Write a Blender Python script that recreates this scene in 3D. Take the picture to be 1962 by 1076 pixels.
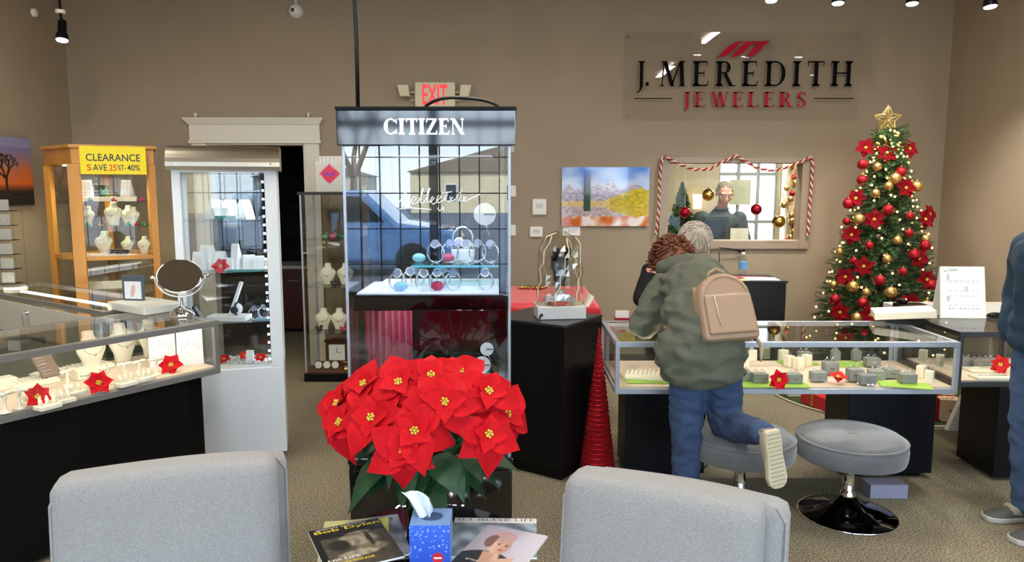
import bpy, bmesh, math, random
from math import sin, cos, tan, pi, radians, sqrt, atan2, exp
from mathutils import Vector, Matrix, noise, Euler

S = bpy.context.scene
for o in list(bpy.data.objects): bpy.data.objects.remove(o)
C = S.collection
random.seed(7)
V = Vector

# ------------------------------------------------------------------ camera
PITCH, EYE, FPX = radians(7.04), 1.62, 1400.0
cd = bpy.data.cameras.new('camera'); cd.sensor_width = 36; cd.lens = FPX/1962*36; cd.clip_start = .05; cd.clip_end = 300
cam = bpy.data.objects.new('camera', cd); C.objects.link(cam)
cam.location = (0, 0, EYE); cam.rotation_euler = (pi/2-PITCH, 0, 0); S.camera = cam

# ------------------------------------------------------------------ sky, sun, exposure
S.view_settings.view_transform = 'Standard'; S.view_settings.look = 'None'
S.view_settings.gamma = 1; S.view_settings.use_curve_mapping = False
S.view_settings.exposure = 0.0
w = bpy.data.worlds.new('sky'); S.world = w; w.use_nodes = True
nt = w.node_tree; bg = nt.nodes['Background']
tc = nt.nodes.new('ShaderNodeTexCoord'); sx = nt.nodes.new('ShaderNodeSeparateXYZ')
cr = nt.nodes.new('ShaderNodeValToRGB')
nt.links.new(tc.outputs['Generated'], sx.inputs[0]); nt.links.new(sx.outputs['Z'], cr.inputs[0])
cr.color_ramp.elements[0].position = 0.0; cr.color_ramp.elements[0].color = (.80, .90, 1, 1)
cr.color_ramp.elements[1].position = 0.6; cr.color_ramp.elements[1].color = (.42, .66, 1, 1)
nt.links.new(cr.outputs[0], bg.inputs[0]); bg.inputs[1].default_value = 9.0
sd = bpy.data.lights.new('sun', 'SUN'); sd.energy = 14; sd.angle = .01; sd.color = (1, .93, .82)
so = bpy.data.objects.new('sun', sd); C.objects.link(so); so.rotation_euler = (radians(-52), 0, radians(25))   # high behind the shop: lights the street and the houses across it
def area(name, loc, rot, sx_, sy_, e, col=(1, .95, .88)):
    l = bpy.data.lights.new(name, 'AREA'); l.shape = 'RECTANGLE'; l.size = sx_; l.size_y = sy_; l.energy = e; l.color = col
    o = bpy.data.objects.new(name, l); C.objects.link(o); o.location = loc; o.rotation_euler = rot; return o
def spot(name, loc, tgt, e, ang=70, col=(1, .93, .85), r=.04, blend=.6):
    l = bpy.data.lights.new(name, 'SPOT'); l.energy = e; l.spot_size = radians(ang); l.spot_blend = blend; l.color = col; l.shadow_soft_size = r
    o = bpy.data.objects.new(name, l); C.objects.link(o); o.location = loc
    o.rotation_euler = (V(tgt)-V(loc)).to_track_quat('-Z', 'Y').to_euler(); return o
# ceiling fixtures of the shop
CEIL = 3.75
for i, (x, y) in enumerate([(-2.6, .6), (0, .6), (2.6, .6), (-2.6, 3.6), (0, 3.6), (2.6, 3.6)]):
    area('ceiling_tube', (x, y, CEIL-.13), (0, 0, 0), .1, 1.2, 44, (1, .93, .82))
area('workshop_ceiling_light', (3.6, 8.4, 2.6), (0, 0, 0), 1.2, .3, 60, (1, .93, .82))
area('man_fill_light', (2.3, 7.15, 2.55), (radians(15), 0, 0), .8, .2, 40, (1, .93, .85))  # unseen fill lamp added before the man to brighten him
for tx in (1480, 1605, 1748, 1895):
    pass

# ------------------------------------------------------------------ pixel helpers (world points from the photograph's pixels)
def ray(px, py):
    cx, cy = (px-981)/FPX, (538-py)/FPX
    return V((cx, cos(PITCH)+cy*sin(PITCH), -sin(PITCH)+cy*cos(PITCH)))
def atY(px, py, Y):
    d = ray(px, py); return V((0, 0, EYE))+d*(Y/d.y)
def atZ(px, py, z):
    d = ray(px, py); return V((0, 0, EYE))+d*((z-EYE)/d.z)

# ------------------------------------------------------------------ materials
def lin(c):
    if isinstance(c, str):
        c = tuple(int(c[i:i+2], 16)/255 for i in (0, 2, 4))
    return tuple((x/12.92 if x <= .04045 else ((x+.055)/1.055)**2.4) for x in c)
_m = {}
def mat(name, col, rough=.5, metal=0., var=0., vscale=8., bump=0., bscale=60., emit=0., spec=.5, trans=0., coat=0., sheen=0., stretch=None, ior=None):
    if name in _m: return _m[name]
    m = bpy.data.materials.new(name); m.use_nodes = True; n = m.node_tree; b = n.nodes['Principled BSDF']
    c = lin(col); b.inputs['Base Color'].default_value = (*c, 1)
    b.inputs['Roughness'].default_value = rough; b.inputs['Metallic'].default_value = metal
    b.inputs['Specular IOR Level'].default_value = spec
    if ior: b.inputs['IOR'].default_value = ior
    if trans: b.inputs['Transmission Weight'].default_value = trans
    if coat: b.inputs['Coat Weight'].default_value = coat
    if sheen: b.inputs['Sheen Weight'].default_value = sheen
    if emit:
        b.inputs['Emission Color'].default_value = (*c, 1); b.inputs['Emission Strength'].default_value = emit
    if var or bump:
        t = n.nodes.new('ShaderNodeTexCoord'); mp = n.nodes.new('ShaderNodeMapping'); n.links.new(t.outputs['Object'], mp.inputs[0])
        if stretch: mp.inputs['Scale'].default_value = stretch
    if var:
        nz = n.nodes.new('ShaderNodeTexNoise'); nz.inputs['Scale'].default_value = vscale; nz.inputs['Detail'].default_value = 5
        n.links.new(mp.outputs[0], nz.inputs['Vector'])
        mx = n.nodes.new('ShaderNodeValToRGB'); e = mx.color_ramp.elements
        e[0].position = .3; e[1].position = .7
        e[0].color = (*[x*(1-var) for x in c], 1); e[1].color = (*[min(1, x*(1+var)+.01*var) for x in c], 1)
        n.links.new(nz.outputs['Fac'], mx.inputs[0]); n.links.new(mx.outputs[0], b.inputs['Base Color'])
    if bump:
        nb = n.nodes.new('ShaderNodeTexNoise'); nb.inputs['Scale'].default_value = bscale; nb.inputs['Detail'].default_value = 3
        n.links.new(mp.outputs[0], nb.inputs['Vector'])
        bp = n.nodes.new('ShaderNodeBump'); bp.inputs['Strength'].default_value = bump; bp.inputs['Distance'].default_value = .01
        n.links.new(nb.outputs['Fac'], bp.inputs['Height']); n.links.new(bp.outputs[0], b.inputs['Normal'])
    _m[name] = m; return m
def glass(name, tint=(.97, .99, .985), ior=1.5, rough=0.):
    if name in _m: return _m[name]
    m = bpy.data.materials.new(name); m.use_nodes = True; n = m.node_tree
    for x in list(n.nodes):
        if x.type != 'OUTPUT_MATERIAL': n.nodes.remove(x)
    out = [x for x in n.nodes if x.type == 'OUTPUT_MATERIAL'][0]
    tr = n.nodes.new('ShaderNodeBsdfTransparent'); tr.inputs[0].default_value = (*tint, 1)
    gl = n.nodes.new('ShaderNodeBsdfGlossy'); gl.inputs['Roughness'].default_value = rough
    fr = n.nodes.new('ShaderNodeFresnel'); fr.inputs[0].default_value = ior
    # a Fresnel looked at from the pane's inner side would turn into total reflection: take the facing-independent angle
    geo = n.nodes.new('ShaderNodeNewGeometry'); mi = n.nodes.new('ShaderNodeMix'); mi.data_type = 'FLOAT'
    n.links.new(geo.outputs['Backfacing'], mi.inputs[0]); n.links.new(fr.outputs[0], mi.inputs[2]); mi.inputs[3].default_value = 0.0
    mx = n.nodes.new('ShaderNodeMixShader'); n.links.new(mi.outputs[0], mx.inputs[0]); n.links.new(tr.outputs[0], mx.inputs[1]); n.links.new(gl.outputs[0], mx.inputs[2])
    n.links.new(mx.outputs[0], out.inputs[0]); _m[name] = m; return m
def art_mat(name='printed colours', rough=.35, coat=0.):
    if name in _m: return _m[name]
    m = mat(name, (1, 1, 1), rough, coat=coat); n = m.node_tree
    a = n.nodes.new('ShaderNodeAttribute'); a.attribute_name = 'Col'; n.links.new(a.outputs['Color'], n.nodes['Principled BSDF'].inputs['Base Color']); return m

# ------------------------------------------------------------------ mesh builder
class MB:
    def __init__(s): s.v = []; s.f = []; s.fm = []; s.mats = []; s.cur = 0; s.sm = []; s.smooth = False
    def use(s, m, smooth=None):
        if m not in s.mats: s.mats.append(m)
        s.cur = s.mats.index(m)
        if smooth is not None: s.smooth = smooth
        return s
    def add(s, vs, fs, M=None, smooth=None):
        b = len(s.v)
        s.v += [tuple(M @ V(p)) for p in vs] if M is not None else [tuple(p) for p in vs]
        for f in fs: s.f.append([i+b for i in f]); s.fm.append(s.cur); s.sm.append(s.smooth if smooth is None else smooth)
        return s
    def box(s, a, b, M=None, t=1., ty=None):      # corner to corner; t tapers the top
        (x0, y0, z0), (x1, y1, z1) = a, b
        cx, cy = (x0+x1)/2, (y0+y1)/2; ty = t if ty is None else ty
        T = lambda x, y: (cx+(x-cx)*t, cy+(y-cy)*ty, z1)
        vs = [(x0, y0, z0), (x1, y0, z0), (x1, y1, z0), (x0, y1, z0), T(x0, y0), T(x1, y0), T(x1, y1), T(x0, y1)]
        return s.add(vs, [(0, 3, 2, 1), (4, 5, 6, 7), (0, 1, 5, 4), (1, 2, 6, 5), (2, 3, 7, 6), (3, 0, 4, 7)], M, False)
    def cbox(s, c, d, M=None, t=1.): return s.box((c[0]-d[0]/2, c[1]-d[1]/2, c[2]-d[2]/2), (c[0]+d[0]/2, c[1]+d[1]/2, c[2]+d[2]/2), M, t)
    def prism(s, pts, z0, z1, M=None):
        n = len(pts)
        A = sum(pts[i][0]*pts[(i+1) % n][1]-pts[(i+1) % n][0]*pts[i][1] for i in range(n))
        if A < 0: pts = pts[::-1]
        vs = [(x, y, z0) for x, y in pts]+[(x, y, z1) for x, y in pts]
        return s.add(vs, [list(range(n))[::-1], list(range(n, 2*n))]+[(i, (i+1) % n, n+(i+1) % n, n+i) for i in range(n)], M, False)
    def lathe(s, prof, seg=24, c=(0, 0, 0), M=None, sy=1., smooth=True):
        vs = []; fs = []; k = len(prof)
        for i in range(seg):
            a = 2*pi*i/seg
            for r, z in prof: vs.append((c[0]+r*cos(a), c[1]+r*sin(a)*sy, c[2]+z))
        for i in range(seg):
            j = (i+1) % seg
            for q in range(k-1): fs.append((i*k+q, j*k+q, j*k+q+1, i*k+q+1))
        s.add(vs, fs, M, smooth)
        if prof[0][0] > 1e-5: s.add([vs[i*k] for i in range(seg)], [list(range(seg))[::-1]], M, False)
        if prof[-1][0] > 1e-5: s.add([vs[i*k+k-1] for i in range(seg)], [list(range(seg))], M, False)
        return s
    def loft(s, secs, seg=16, M=None, smooth=True):   # secs: (cx,cy,cz,rx,ry)
        vs = []; fs = []; k = len(secs)
        for (x, y, z, rx, ry) in secs:
            for i in range(seg): a = 2*pi*i/seg; vs.append((x+rx*cos(a), y+ry*sin(a), z))
        for q in range(k-1):
            for i in range(seg): j = (i+1) % seg; fs.append((q*seg+i, q*seg+j, (q+1)*seg+j, (q+1)*seg+i))
        s.add(vs, fs+[list(range(seg))[::-1], [(k-1)*seg+i for i in range(seg)]], M, smooth); return s
    def tube(s, pts, r, seg=8, M=None, closed=False):
        pts = [V(p) for p in pts]; n = len(pts); rr = r if isinstance(r, (list, tuple)) else [r]*n
        vs = []; fs = []; t0 = (pts[1]-pts[0]).normalized(); up = V((0, 0, 1)) if abs(t0.z) < .9 else V((1, 0, 0)); nn = t0.cross(up).normalized()
        for i, p in enumerate(pts):
            if closed: t = (pts[(i+1) % n]-pts[i-1]).normalized()
            else: t = (pts[min(i+1, n-1)]-pts[max(i-1, 0)]).normalized()
            nn = (nn-t*nn.dot(t)).normalized(); bb = t.cross(nn)
            for q in range(seg): a = 2*pi*q/seg; vs.append(p+(nn*cos(a)+bb*sin(a))*rr[i])
        for i in range(n if closed else n-1):
            j = (i+1) % n
            for q in range(seg): u = (q+1) % seg; fs.append((i*seg+q, i*seg+u, j*seg+u, j*seg+q))
        if not closed: fs += [list(range(seg))[::-1], [(n-1)*seg+q for q in range(seg)]]
        return s.add(vs, fs, M, True)
    def ball(s, c, r, seg=16, rings=10, M=None):
        if not isinstance(r, (tuple, list)): r = (r, r, r)
        vs = [(c[0], c[1], c[2]+r[2])]; fs = []
        for i in range(1, rings):
            a = pi*i/rings
            for j in range(seg): b = 2*pi*j/seg; vs.append((c[0]+r[0]*sin(a)*cos(b), c[1]+r[1]*sin(a)*sin(b), c[2]+r[2]*cos(a)))
        vs.append((c[0], c[1], c[2]-r[2])); L = len(vs)-1
        for j in range(seg):
            u = (j+1) % seg; fs.append((0, 1+j, 1+u)); fs.append((L, 1+(rings-2)*seg+u, 1+(rings-2)*seg+j))
            for i in range(rings-2): fs.append((1+i*seg+j, 1+(i+1)*seg+j, 1+(i+1)*seg+u, 1+i*seg+u))
        return s.add(vs, fs, M, True)
    def mesh(s, name):
        me = bpy.data.meshes.new(name); me.from_pydata(s.v, [], s.f)
        for m in s.mats: me.materials.append(m)
        me.polygons.foreach_set('material_index', s.fm); me.polygons.foreach_set('use_smooth', s.sm); me.update(); return me
    def build(s, name, parent=None, m=None, bevel=0., kind=None, loc=None):
        if m is not None and not s.mats: s.mats = [m]
        o = bpy.data.objects.new(name, s.mesh(name)); C.objects.link(o)
        if parent is not None: o.parent = parent
        if bevel:
            b = o.modifiers.new('bevel', 'BEVEL'); b.width = bevel; b.segments = 2; b.limit_method = 'ANGLE'; b.angle_limit = radians(40)
        if kind: o['kind'] = kind
        if loc is not None: o.location = loc
        return o
def B(*boxes):
    m = MB()
    for b in boxes: m.box(*b)
    return m
def tag(o, label=None, cat=None, group=None, kind=None):
    if label: o['label'] = label
    if cat: o['category'] = cat
    if group: o['group'] = group
    if kind: o['kind'] = kind
    return o
def thing(name, label, cat, loc=(0, 0, 0), rz=0., group=None, rot=None):
    o = bpy.data.objects.new(name, None); C.objects.link(o); o.empty_display_size = .05
    o.location = loc; o.rotation_euler = rot if rot else (0, 0, rz); return tag(o, label, cat, group)
def struct(o): o['kind'] = 'structure'; return o
def dup(root, loc, rz=0., label=None, group=None, rot=None, scale=None):
    r = root.copy(); C.objects.link(r); r.location = loc; r.rotation_euler = rot if rot else (0, 0, rz)
    if scale: r.scale = (scale,)*3 if not isinstance(scale, tuple) else scale
    if label: r['label'] = label
    if group: r['group'] = group
    for ch in list(root.children):
        c = ch.copy(); C.objects.link(c); c.parent = r
        for g in list(ch.children):
            d = g.copy(); C.objects.link(d); d.parent = c
    return r
ORD = ['', '', 'second ', 'third ', 'fourth ', 'fifth ', 'sixth ', 'seventh ', 'eighth ', 'ninth ', 'tenth ', 'eleventh ', 'twelfth ', 'thirteenth ', 'fourteenth ', 'fifteenth ', 'sixteenth ', 'seventeenth ', 'eighteenth ', 'nineteenth ', 'twentieth ', 'twenty-first ', 'twenty-second ', 'twenty-third ', 'twenty-fourth ', 'twenty-fifth ', 'twenty-sixth ', 'twenty-seventh ', 'twenty-eighth ']
def T(x=0, y=0, z=0): return Matrix.Translation((x, y, z))
def RX(a): return Matrix.Rotation(a, 4, 'X')
def RY(a): return Matrix.Rotation(a, 4, 'Y')
def RZ(a): return Matrix.Rotation(a, 4, 'Z')
def SC(x, y, z): return Matrix.Diagonal((x, y, z, 1))

# text --------------------------------------------------------------
def sans(mb, body, w, h, M, ext=.001, bold=0., shear=0., align_c=True):
    """flat letters w wide and h high in the local XY plane of M, centred"""
    cu = bpy.data.curves.new('t', 'FONT'); cu.body = body; cu.size = 1; cu.offset = bold; cu.shear = shear; cu.resolution_u = 3
    o = bpy.data.objects.new('t', cu); C.objects.link(o); dg = bpy.context.evaluated_depsgraph_get()
    me = bpy.data.meshes.new_from_object(o.evaluated_get(dg)); vs = [v.co.copy() for v in me.vertices]; fs = [list(p.vertices) for p in me.polygons]
    bpy.data.objects.remove(o); bpy.data.curves.remove(cu); bpy.data.meshes.remove(me)
    if not vs: return
    x0 = min(v.x for v in vs); x1 = max(v.x for v in vs); y0 = min(v.y for v in vs); y1 = max(v.y for v in vs)
    sx_, sy_ = w/(x1-x0), h/(y1-y0)
    out = [((v.x-(x0+x1)/2)*sx_, (v.y-(y0+y1)/2)*sy_, ext) for v in vs]
    mb.add(out, fs, M, False)
def serif_glyph(ch, t=.15, h=.045, s=.09):
    """Roman capital of cap height 1 from stems, hairlines, arcs and serifs; returns (polygons, width)"""
    P = []
    def rect(x0, y0, x1, y1): P.append([(x0, y0), (x1, y0), (x1, y1), (x0, y1)])
    def stem(x, y0=0, y1=1, top=True, bot=True):
        rect(x, y0, x+t, y1)
        if top: P.append([(x-s, y1), (x-s, y1-h*.6), (x, y1-h*1.8), (x+t, y1-h*1.8), (x+t+s, y1-h*.6), (x+t+s, y1)])
        if bot: P.append([(x-s, y0), (x+t+s, y0), (x+t+s, y0+h*.6), (x+t, y0+h*1.8), (x, y0+h*1.8), (x-s, y0+h*.6)])
    def diag(x0, y0, x1, y1, ww): P.append([(x0, y0), (x0+ww, y0), (x1+ww, y1), (x1, y1)])
    def foot(x, y, w_=.0): rect(x-s, y, x+s+w_, y+h*.8)
    def arc(cx, cy, rx, ry, a0, a1, thick, thin, n=14):
        pr = None
        for i in range(n+1):
            a = radians(a0+(a1-a0)*i/n); k = abs(cos(a)); tt = thin+(thick-thin)*k**1.5
            o_ = (cx+rx*cos(a), cy+ry*sin(a)); i_ = (cx+(rx-tt)*cos(a), cy+(ry-thin)*sin(a))
            if pr: P.append([pr[0], o_, i_, pr[1]])
            pr = (o_, i_)
    if ch == 'I': stem(s); W = t+2*s
    elif ch == 'L': stem(s); rect(s, 0, s+.55, h); P.append([(s+.5, 0), (s+.55, 0), (s+.6, .24), (s+.57, .24)]); W = s+.6
    elif ch in 'EF':
        stem(s); rect(s, 1-h, s+.52, 1); P.append([(s+.48, 1), (s+.52, 1), (s+.54, .8), (s+.51, .8)])
        rect(s+t, .49, s+.40, .49+h); P.append([(s+.38, .39), (s+.41, .39), (s+.41, .63), (s+.38, .63)]); W = s+.56
        if ch == 'E': rect(s, 0, s+.55, h); P.append([(s+.5, 0), (s+.55, 0), (s+.6, .22), (s+.57, .22)]); W = s+.6
    elif ch == 'H': stem(s); stem(s+.58); rect(s+t, .49, s+.58, .49+h); W = s*2+t+.58
    elif ch == 'T':
        x = .27; stem(x+.02, top=False); rect(0, 1-h, .71, 1); P.append([(0, 1), (.03, 1), (.05, .8), (.02, .8)]); P.append([(.68, 1), (.71, 1), (.69, .8), (.66, .8)]); W = .71
    elif ch == 'J':
        x = .16; rect(x, .0, x+t, 1); P.append([(x-s, 1), (x-s, 1-h*.6), (x, 1-h*1.8), (x+t, 1-h*1.8), (x+t+s, 1-h*.6), (x+t+s, 1)])
        P.append([(x, 0), (x+t, 0), (x+t*.55, -.16), (x-.02, -.27)]); P.append([(x-.02, -.27), (x+t*.55, -.16), (x-.1, -.29), (x-.14, -.26)]); W = x+t+s
    elif ch == 'D':
        stem(s); arc(s+.34, .5, .44, .5, -90, 90, t*1.05, h); rect(s, 0, s+.35, h); rect(s, 1-h, s+.35, 1); W = s+.80
    elif ch == 'R':
        stem(s); arc(s+.26, .75, .28, .25, -90, 90, t, h); rect(s, 1-h, s+.27, 1); rect(s+t, .5, s+.27, .5+h)
        diag(s+.50, 0, s+.22, .52, t*1.05); P.append([(s+.5, 0), (s+.5+t*1.6, 0), (s+.5+t*1.6, h*.7), (s+.5, h*.9)]); W = s+.5+t*1.5
    elif ch == 'S':
        arc(.27, .745, .25, .255, 20, 270, t*.95, h*1.1); arc(.27, .26, .28, .26, -160, 90, t*.95, h*1.1)
        P.append([(.15, .60), (.27, .49), (.42, .41), (.36, .52)]); P.append([(.05, .66), (.20, .66), (.42, .42), (.36, .36)])
        rect(.475, .72, .505, .97); rect(0, .04, .03, .3); W = .56
    elif ch == 'C':
        arc(.46, .5, .44, .51, 42, 318, t*1.15, h); rect(.80, .68, .83, .98); rect(.80, .02, .83, .32); W = .86
    elif ch == 'Z':
        rect(.04, 1-h, .66, 1); rect(0, 0, .68, h); P.append([(0, h), (.19, h), (.66, 1-h), (.47, 1-h)]); P.append([(.04, 1), (.07, 1), (.05, .78), (.02, .78)]); P.append([(.65, .22), (.68, .22), (.68, 0), (.63, 0)]); W = .70
    elif ch == 'N':
        rect(s+.02, 0, s+.06, 1); rect(s+.62, 0, s+.66, 1); diag(s+.55, 0, s-.06, 1, t*1.1); foot(s+.04, 0); foot(s+.64, 1-h*.8); rect(s-.12, 1-h*.8, s+.06, 1); W = s*2+.68
    elif ch == 'M':
        P.append([(s, 0), (s+.045, 0), (s+.11, 1), (s+.06, 1)]); foot(s+.02, 0)
        diag(s+.38, 0, s+.05, 1, t*1.0); P.append([(s+.40, 0), (s+.47, 0), (s+.80, 1), (s+.74, 1)])
        P.append([(s+.80, 0), (s+.80+t, 0), (s+.74+t, 1), (s+.74, 1)]); foot(s+.84, 0, .05); rect(s-.03, 1-h*.8, s+.14, 1); rect(s+.74, 1-h*.8, s+.98, 1); W = s+1.02
    elif ch == 'W':
        diag(s+.25, 0, s+0, 1, t); P.append([(s+.29, 0), (s+.35, 0), (s+.58, 1), (s+.52, 1)]); diag(s+.66, 0, s+.42, 1, t); P.append([(s+.70, 0), (s+.77, 0), (s+.98, 1), (s+.93, 1)])
        foot(s+.05, 1-h*.8, .04); foot(s+.50, 1-h*.8, .04); foot(s+.95, 1-h*.8); W = s+1.04
    elif ch == 'A':
        P.append([(0, 0), (.05, 0), (.36, 1), (.33, 1)]); diag(.54, 0, .27, .98, t); rect(.13, .33, .52, .33+h); foot(.03, 0); foot(.6, 0, .03); W = .74
    elif ch == 'G':
        arc(.46, .5, .44, .51, 42, 318, t*1.15, h); rect(.72, .05, .72+t*.8, .45); rect(.62, .42, .92, .45); rect(.80, .68, .83, .98); W = .92
    elif ch == '.': P.append([(.05+.085*cos(a*pi/5), .07+.085*sin(a*pi/5)) for a in range(10)]); W = .2
    else: W = .35
    return P, W
def serif(mb, body, w, h, M, ext=0., gap=.14, t=.15, depth=.002, hair=.045):
    x = 0; polys = []
    for ch in body:
        P, W = serif_glyph(ch, t, hair)
        polys += [[(px+x, py) for px, py in p] for p in P]; x += W+gap
    tot = x-gap; k = w/tot
    for p in polys: mb.prism([(px*k-w/2, py*h-h/2) for px, py in p], ext, ext+depth, M)
# an upright board facing -Y: local x right, local y up
def UP(x, y, z): return T(x, y, z) @ RX(pi/2)

# colour canvases: a grid whose vertices carry printed colour ---------------
def canvas(name, w, h, nx, ny, fn, M, parent=None, m=None, thick=0.):
    mb = MB(); vs = []; cols = []
    for j in range(ny+1):
        for i in range(nx+1):
            u, v = i/nx, j/ny; vs.append(((u-.5)*w, (v-.5)*h, 0)); cols.append((*lin(tuple(max(0, min(1, c)) for c in fn(u, v))), 1))
    mb.use(m or art_mat()); mb.add(vs, [(j*(nx+1)+i, j*(nx+1)+i+1, (j+1)*(nx+1)+i+1, (j+1)*(nx+1)+i) for j in range(ny) for i in range(nx)], M)
    o = mb.build(name, parent); a = o.data.color_attributes.new('Col', 'FLOAT_COLOR', 'POINT')
    for i, c in enumerate(cols): a.data[i].color = c
    return o
def nz(x, y, z=0., s=1.): return noise.noise(V((x*s, y*s, z)))
def mixc(a, b, t): t = max(0, min(1, t)); return tuple(p+(q-p)*t for p, q in zip(a, b))
def hx(s): return tuple(int(s[i:i+2], 16)/255 for i in (0, 2, 4))

# blobs: closed primitives fused into one continuous surface -----------------
def _ico(sub=2):
    bm = bmesh.new(); bmesh.ops.create_icosphere(bm, subdivisions=sub, radius=1); r = [v.co.copy() for v in bm.verts], [[v.index for v in f.verts] for f in bm.faces]; bm.free(); return r
ICO = _ico(2)
def fuse(name, prims, voxel, m, parent=None, smooth=4, folds=0., fscale=9., loc=None, stretch=(1, 1, 1), clip=None):
    bm = bmesh.new()
    for p in prims:
        if p[0] == 'e':
            _, c, r, R = p; Mx = T(*c) @ (R.to_4x4() if R else Matrix()) @ SC(*r)
            vs = [bm.verts.new(Mx @ v) for v in ICO[0]]
            for f in ICO[1]: bm.faces.new([vs[i] for i in f])
        else:
            _, a, b, r1, r2 = p; a = V(a); b = V(b)
            vs = [bm.verts.new(a+v*r1) for v in ICO[0]]+[bm.verts.new(b+v*r2) for v in ICO[0]]
            if (b-a).length > 1e-4: bmesh.ops.convex_hull(bm, input=vs)
    bmesh.ops.delete(bm, geom=[v for v in bm.verts if not v.link_faces], context='VERTS')
    bmesh.ops.recalc_face_normals(bm, faces=bm.faces)
    me = bpy.data.meshes.new(name); bm.to_mesh(me); bm.free()
    o = bpy.data.objects.new(name, me); C.objects.link(o)
    r = o.modifiers.new('r', 'REMESH'); r.mode = 'VOXEL'; r.voxel_size = voxel; r.use_smooth_shade = True
    if smooth: q = o.modifiers.new('s', 'SMOOTH'); q.iterations = smooth; q.factor = .6
    dg = bpy.context.evaluated_depsgraph_get(); nm = bpy.data.meshes.new_from_object(o.evaluated_get(dg))
    o.modifiers.clear(); o.data = nm; bpy.data.meshes.remove(me); nm.name = name
    if folds:
        ns = [v.normal.copy() for v in nm.vertices]
        for v, n_ in zip(nm.vertices, ns):
            q = V((v.co.x*stretch[0], v.co.y*stretch[1], v.co.z*stretch[2]))*fscale
            d = 1-abs(noise.noise(q))*2.2+.5*noise.noise(q*2.3)
            v.co += n_*folds*(d-.3)
    if clip: 
        bm = bmesh.new(); bm.from_mesh(nm)
        for co, no in clip:
            bmesh.ops.bisect_plane(bm, geom=bm.verts[:]+bm.edges[:]+bm.faces[:], plane_co=V(co), plane_no=V(no), clear_outer=True)
        bm.to_mesh(nm); bm.free()
    nm.materials.clear(); nm.materials.append(m)
    for p in nm.polygons: p.use_smooth = True
    if parent: o.parent = parent
    return o
# ================================================================== MATERIALS
M_wall = mat('taupe wall paint', '9c8d77', .75, var=.05, vscale=1.5, bump=.08, bscale=180)
M_ceil = mat('ceiling paint', '8f8678', .9)
M_white = mat('white enamel', 'e6e4dc', .35)
M_trim = mat('white woodwork', 'ddd8ca', .4)
M_black = mat('black laminate', '0b0b0c', .42, spec=.2, bump=.03, bscale=40)
M_gloss = mat('glossy black acrylic', '050507', .06, spec=.8, ior=1.7)
M_alu = mat('satin aluminium', 'b4bac4', .3, .45)
M_alud = mat('dark aluminium', '8f8c88', .3, .45)
M_chrome = mat('chrome', 'e8e8ea', .06, 1.0)
M_brass = mat('brushed steel band', 'a9a29a', .25, 1.0)
M_cream = mat('cream leatherette', 'efe6cf', .5)
M_whitep = mat('white leatherette', 'f1f0ee', .45)
M_grayp = mat('grey suede', '84847f', .8)
M_deck = mat('peach suede deck', 'ddc6ae', .85)
M_green = mat('lime green felt', '9cc04a', .85)
M_red = mat('red velvet petal', 'c20a18', .7, spec=.15, var=.18, vscale=30)
M_redd = mat('dark red petal', '8c0d14', .6, var=.25, vscale=30)
M_redm = mat('red glitter bauble', 'a01420', .25, .6, bump=.3, bscale=300)
M_gold = mat('gold', 'c9a050', .2, 1.0)
M_goldm = mat('matte gold bauble', 'c4a060', .38, .9)
M_silver = mat('silver jewellery', 'd8d8dc', .15, 1.0)
M_skin = mat('skin', 'd19a7c', .55)
M_wood = mat('honey oak', 'c68a3c', .4, var=.18, vscale=6, stretch=(1, 1, .12))
M_glass = glass('clear glass', (.975, .99, .985), 1.75)
M_glassg = glass('greenish glass edge', (.80, .92, .88), 1.6)
M_thin = glass('thin glass shelf', (.88, .95, .93), 1.5)
M_led = mat('lit LED strip warm', 'fff1d2', emit=16)
M_ledc = mat('lit LED strip cool', 'd6e6ff', emit=9)
M_bulb = mat('lit lamp face', 'eaf2ff', emit=30)
M_fab = mat('grey tweed upholstery', '9a9997', .9, var=.2, vscale=260, bump=.35, bscale=500, sheen=.3)
M_vel = mat('grey velvet', '5f6163', .6, var=.26, vscale=7, sheen=.5, bump=.1, bscale=200)
M_cable = mat('black cable', '0b0b0c', .5)
M_paper = mat('white paper', 'f2f0ea', .7)
M_plast = mat('white plastic', 'e9e7df', .4)
M_dark = mat('unlit room shade', '1a1816', .9)  # near-black colour holds the shade of the unlit back room

M_asph = mat('asphalt', '5d5e62', .9, var=.1, vscale=2)
# ================================================================== ROOM
XL, XR, YB, XR2, YF = -3.98, 3.92, 6.72, 7.2, -2.6
def slab(mb, x0, x1, y0, y1, z0, z1): mb.box((x0, y0, z0), (x1, y1, z1))
# carpet
mc = bpy.data.materials.new('speckled carpet'); mc.use_nodes = True; n = mc.node_tree; b = n.nodes['Principled BSDF']; b.inputs['Roughness'].default_value = .95
t = n.nodes.new('ShaderNodeTexCoord')
def _nz(sc, det):
    q = n.nodes.new('ShaderNodeTexNoise'); q.inputs['Scale'].default_value = sc; q.inputs['Detail'].default_value = det; n.links.new(t.outputs['Object'], q.inputs['Vector']); return q
n1 = _nz(120, 6); n2 = _nz(3, 3)
r1 = n.nodes.new('ShaderNodeValToRGB'); e = r1.color_ramp.elements; e[0].position = .36; e[0].color = (*lin('5a5242'), 1); e[1].position = .64; e[1].color = (*lin('b0a588'), 1)
e2 = r1.color_ramp.elements.new(.5); e2.color = (*lin('857b64'), 1)
mx = n.nodes.new('ShaderNodeMix'); mx.data_type = 'RGBA'; mx.blend_type = 'MULTIPLY'; mx.inputs[0].default_value = .25
n.links.new(n1.outputs['Fac'], r1.inputs[0]); n.links.new(r1.outputs[0], mx.inputs[6]); n.links.new(n2.outputs['Color'], mx.inputs[7]); n.links.new(mx.outputs[2], b.inputs['Base Color'])
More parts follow.
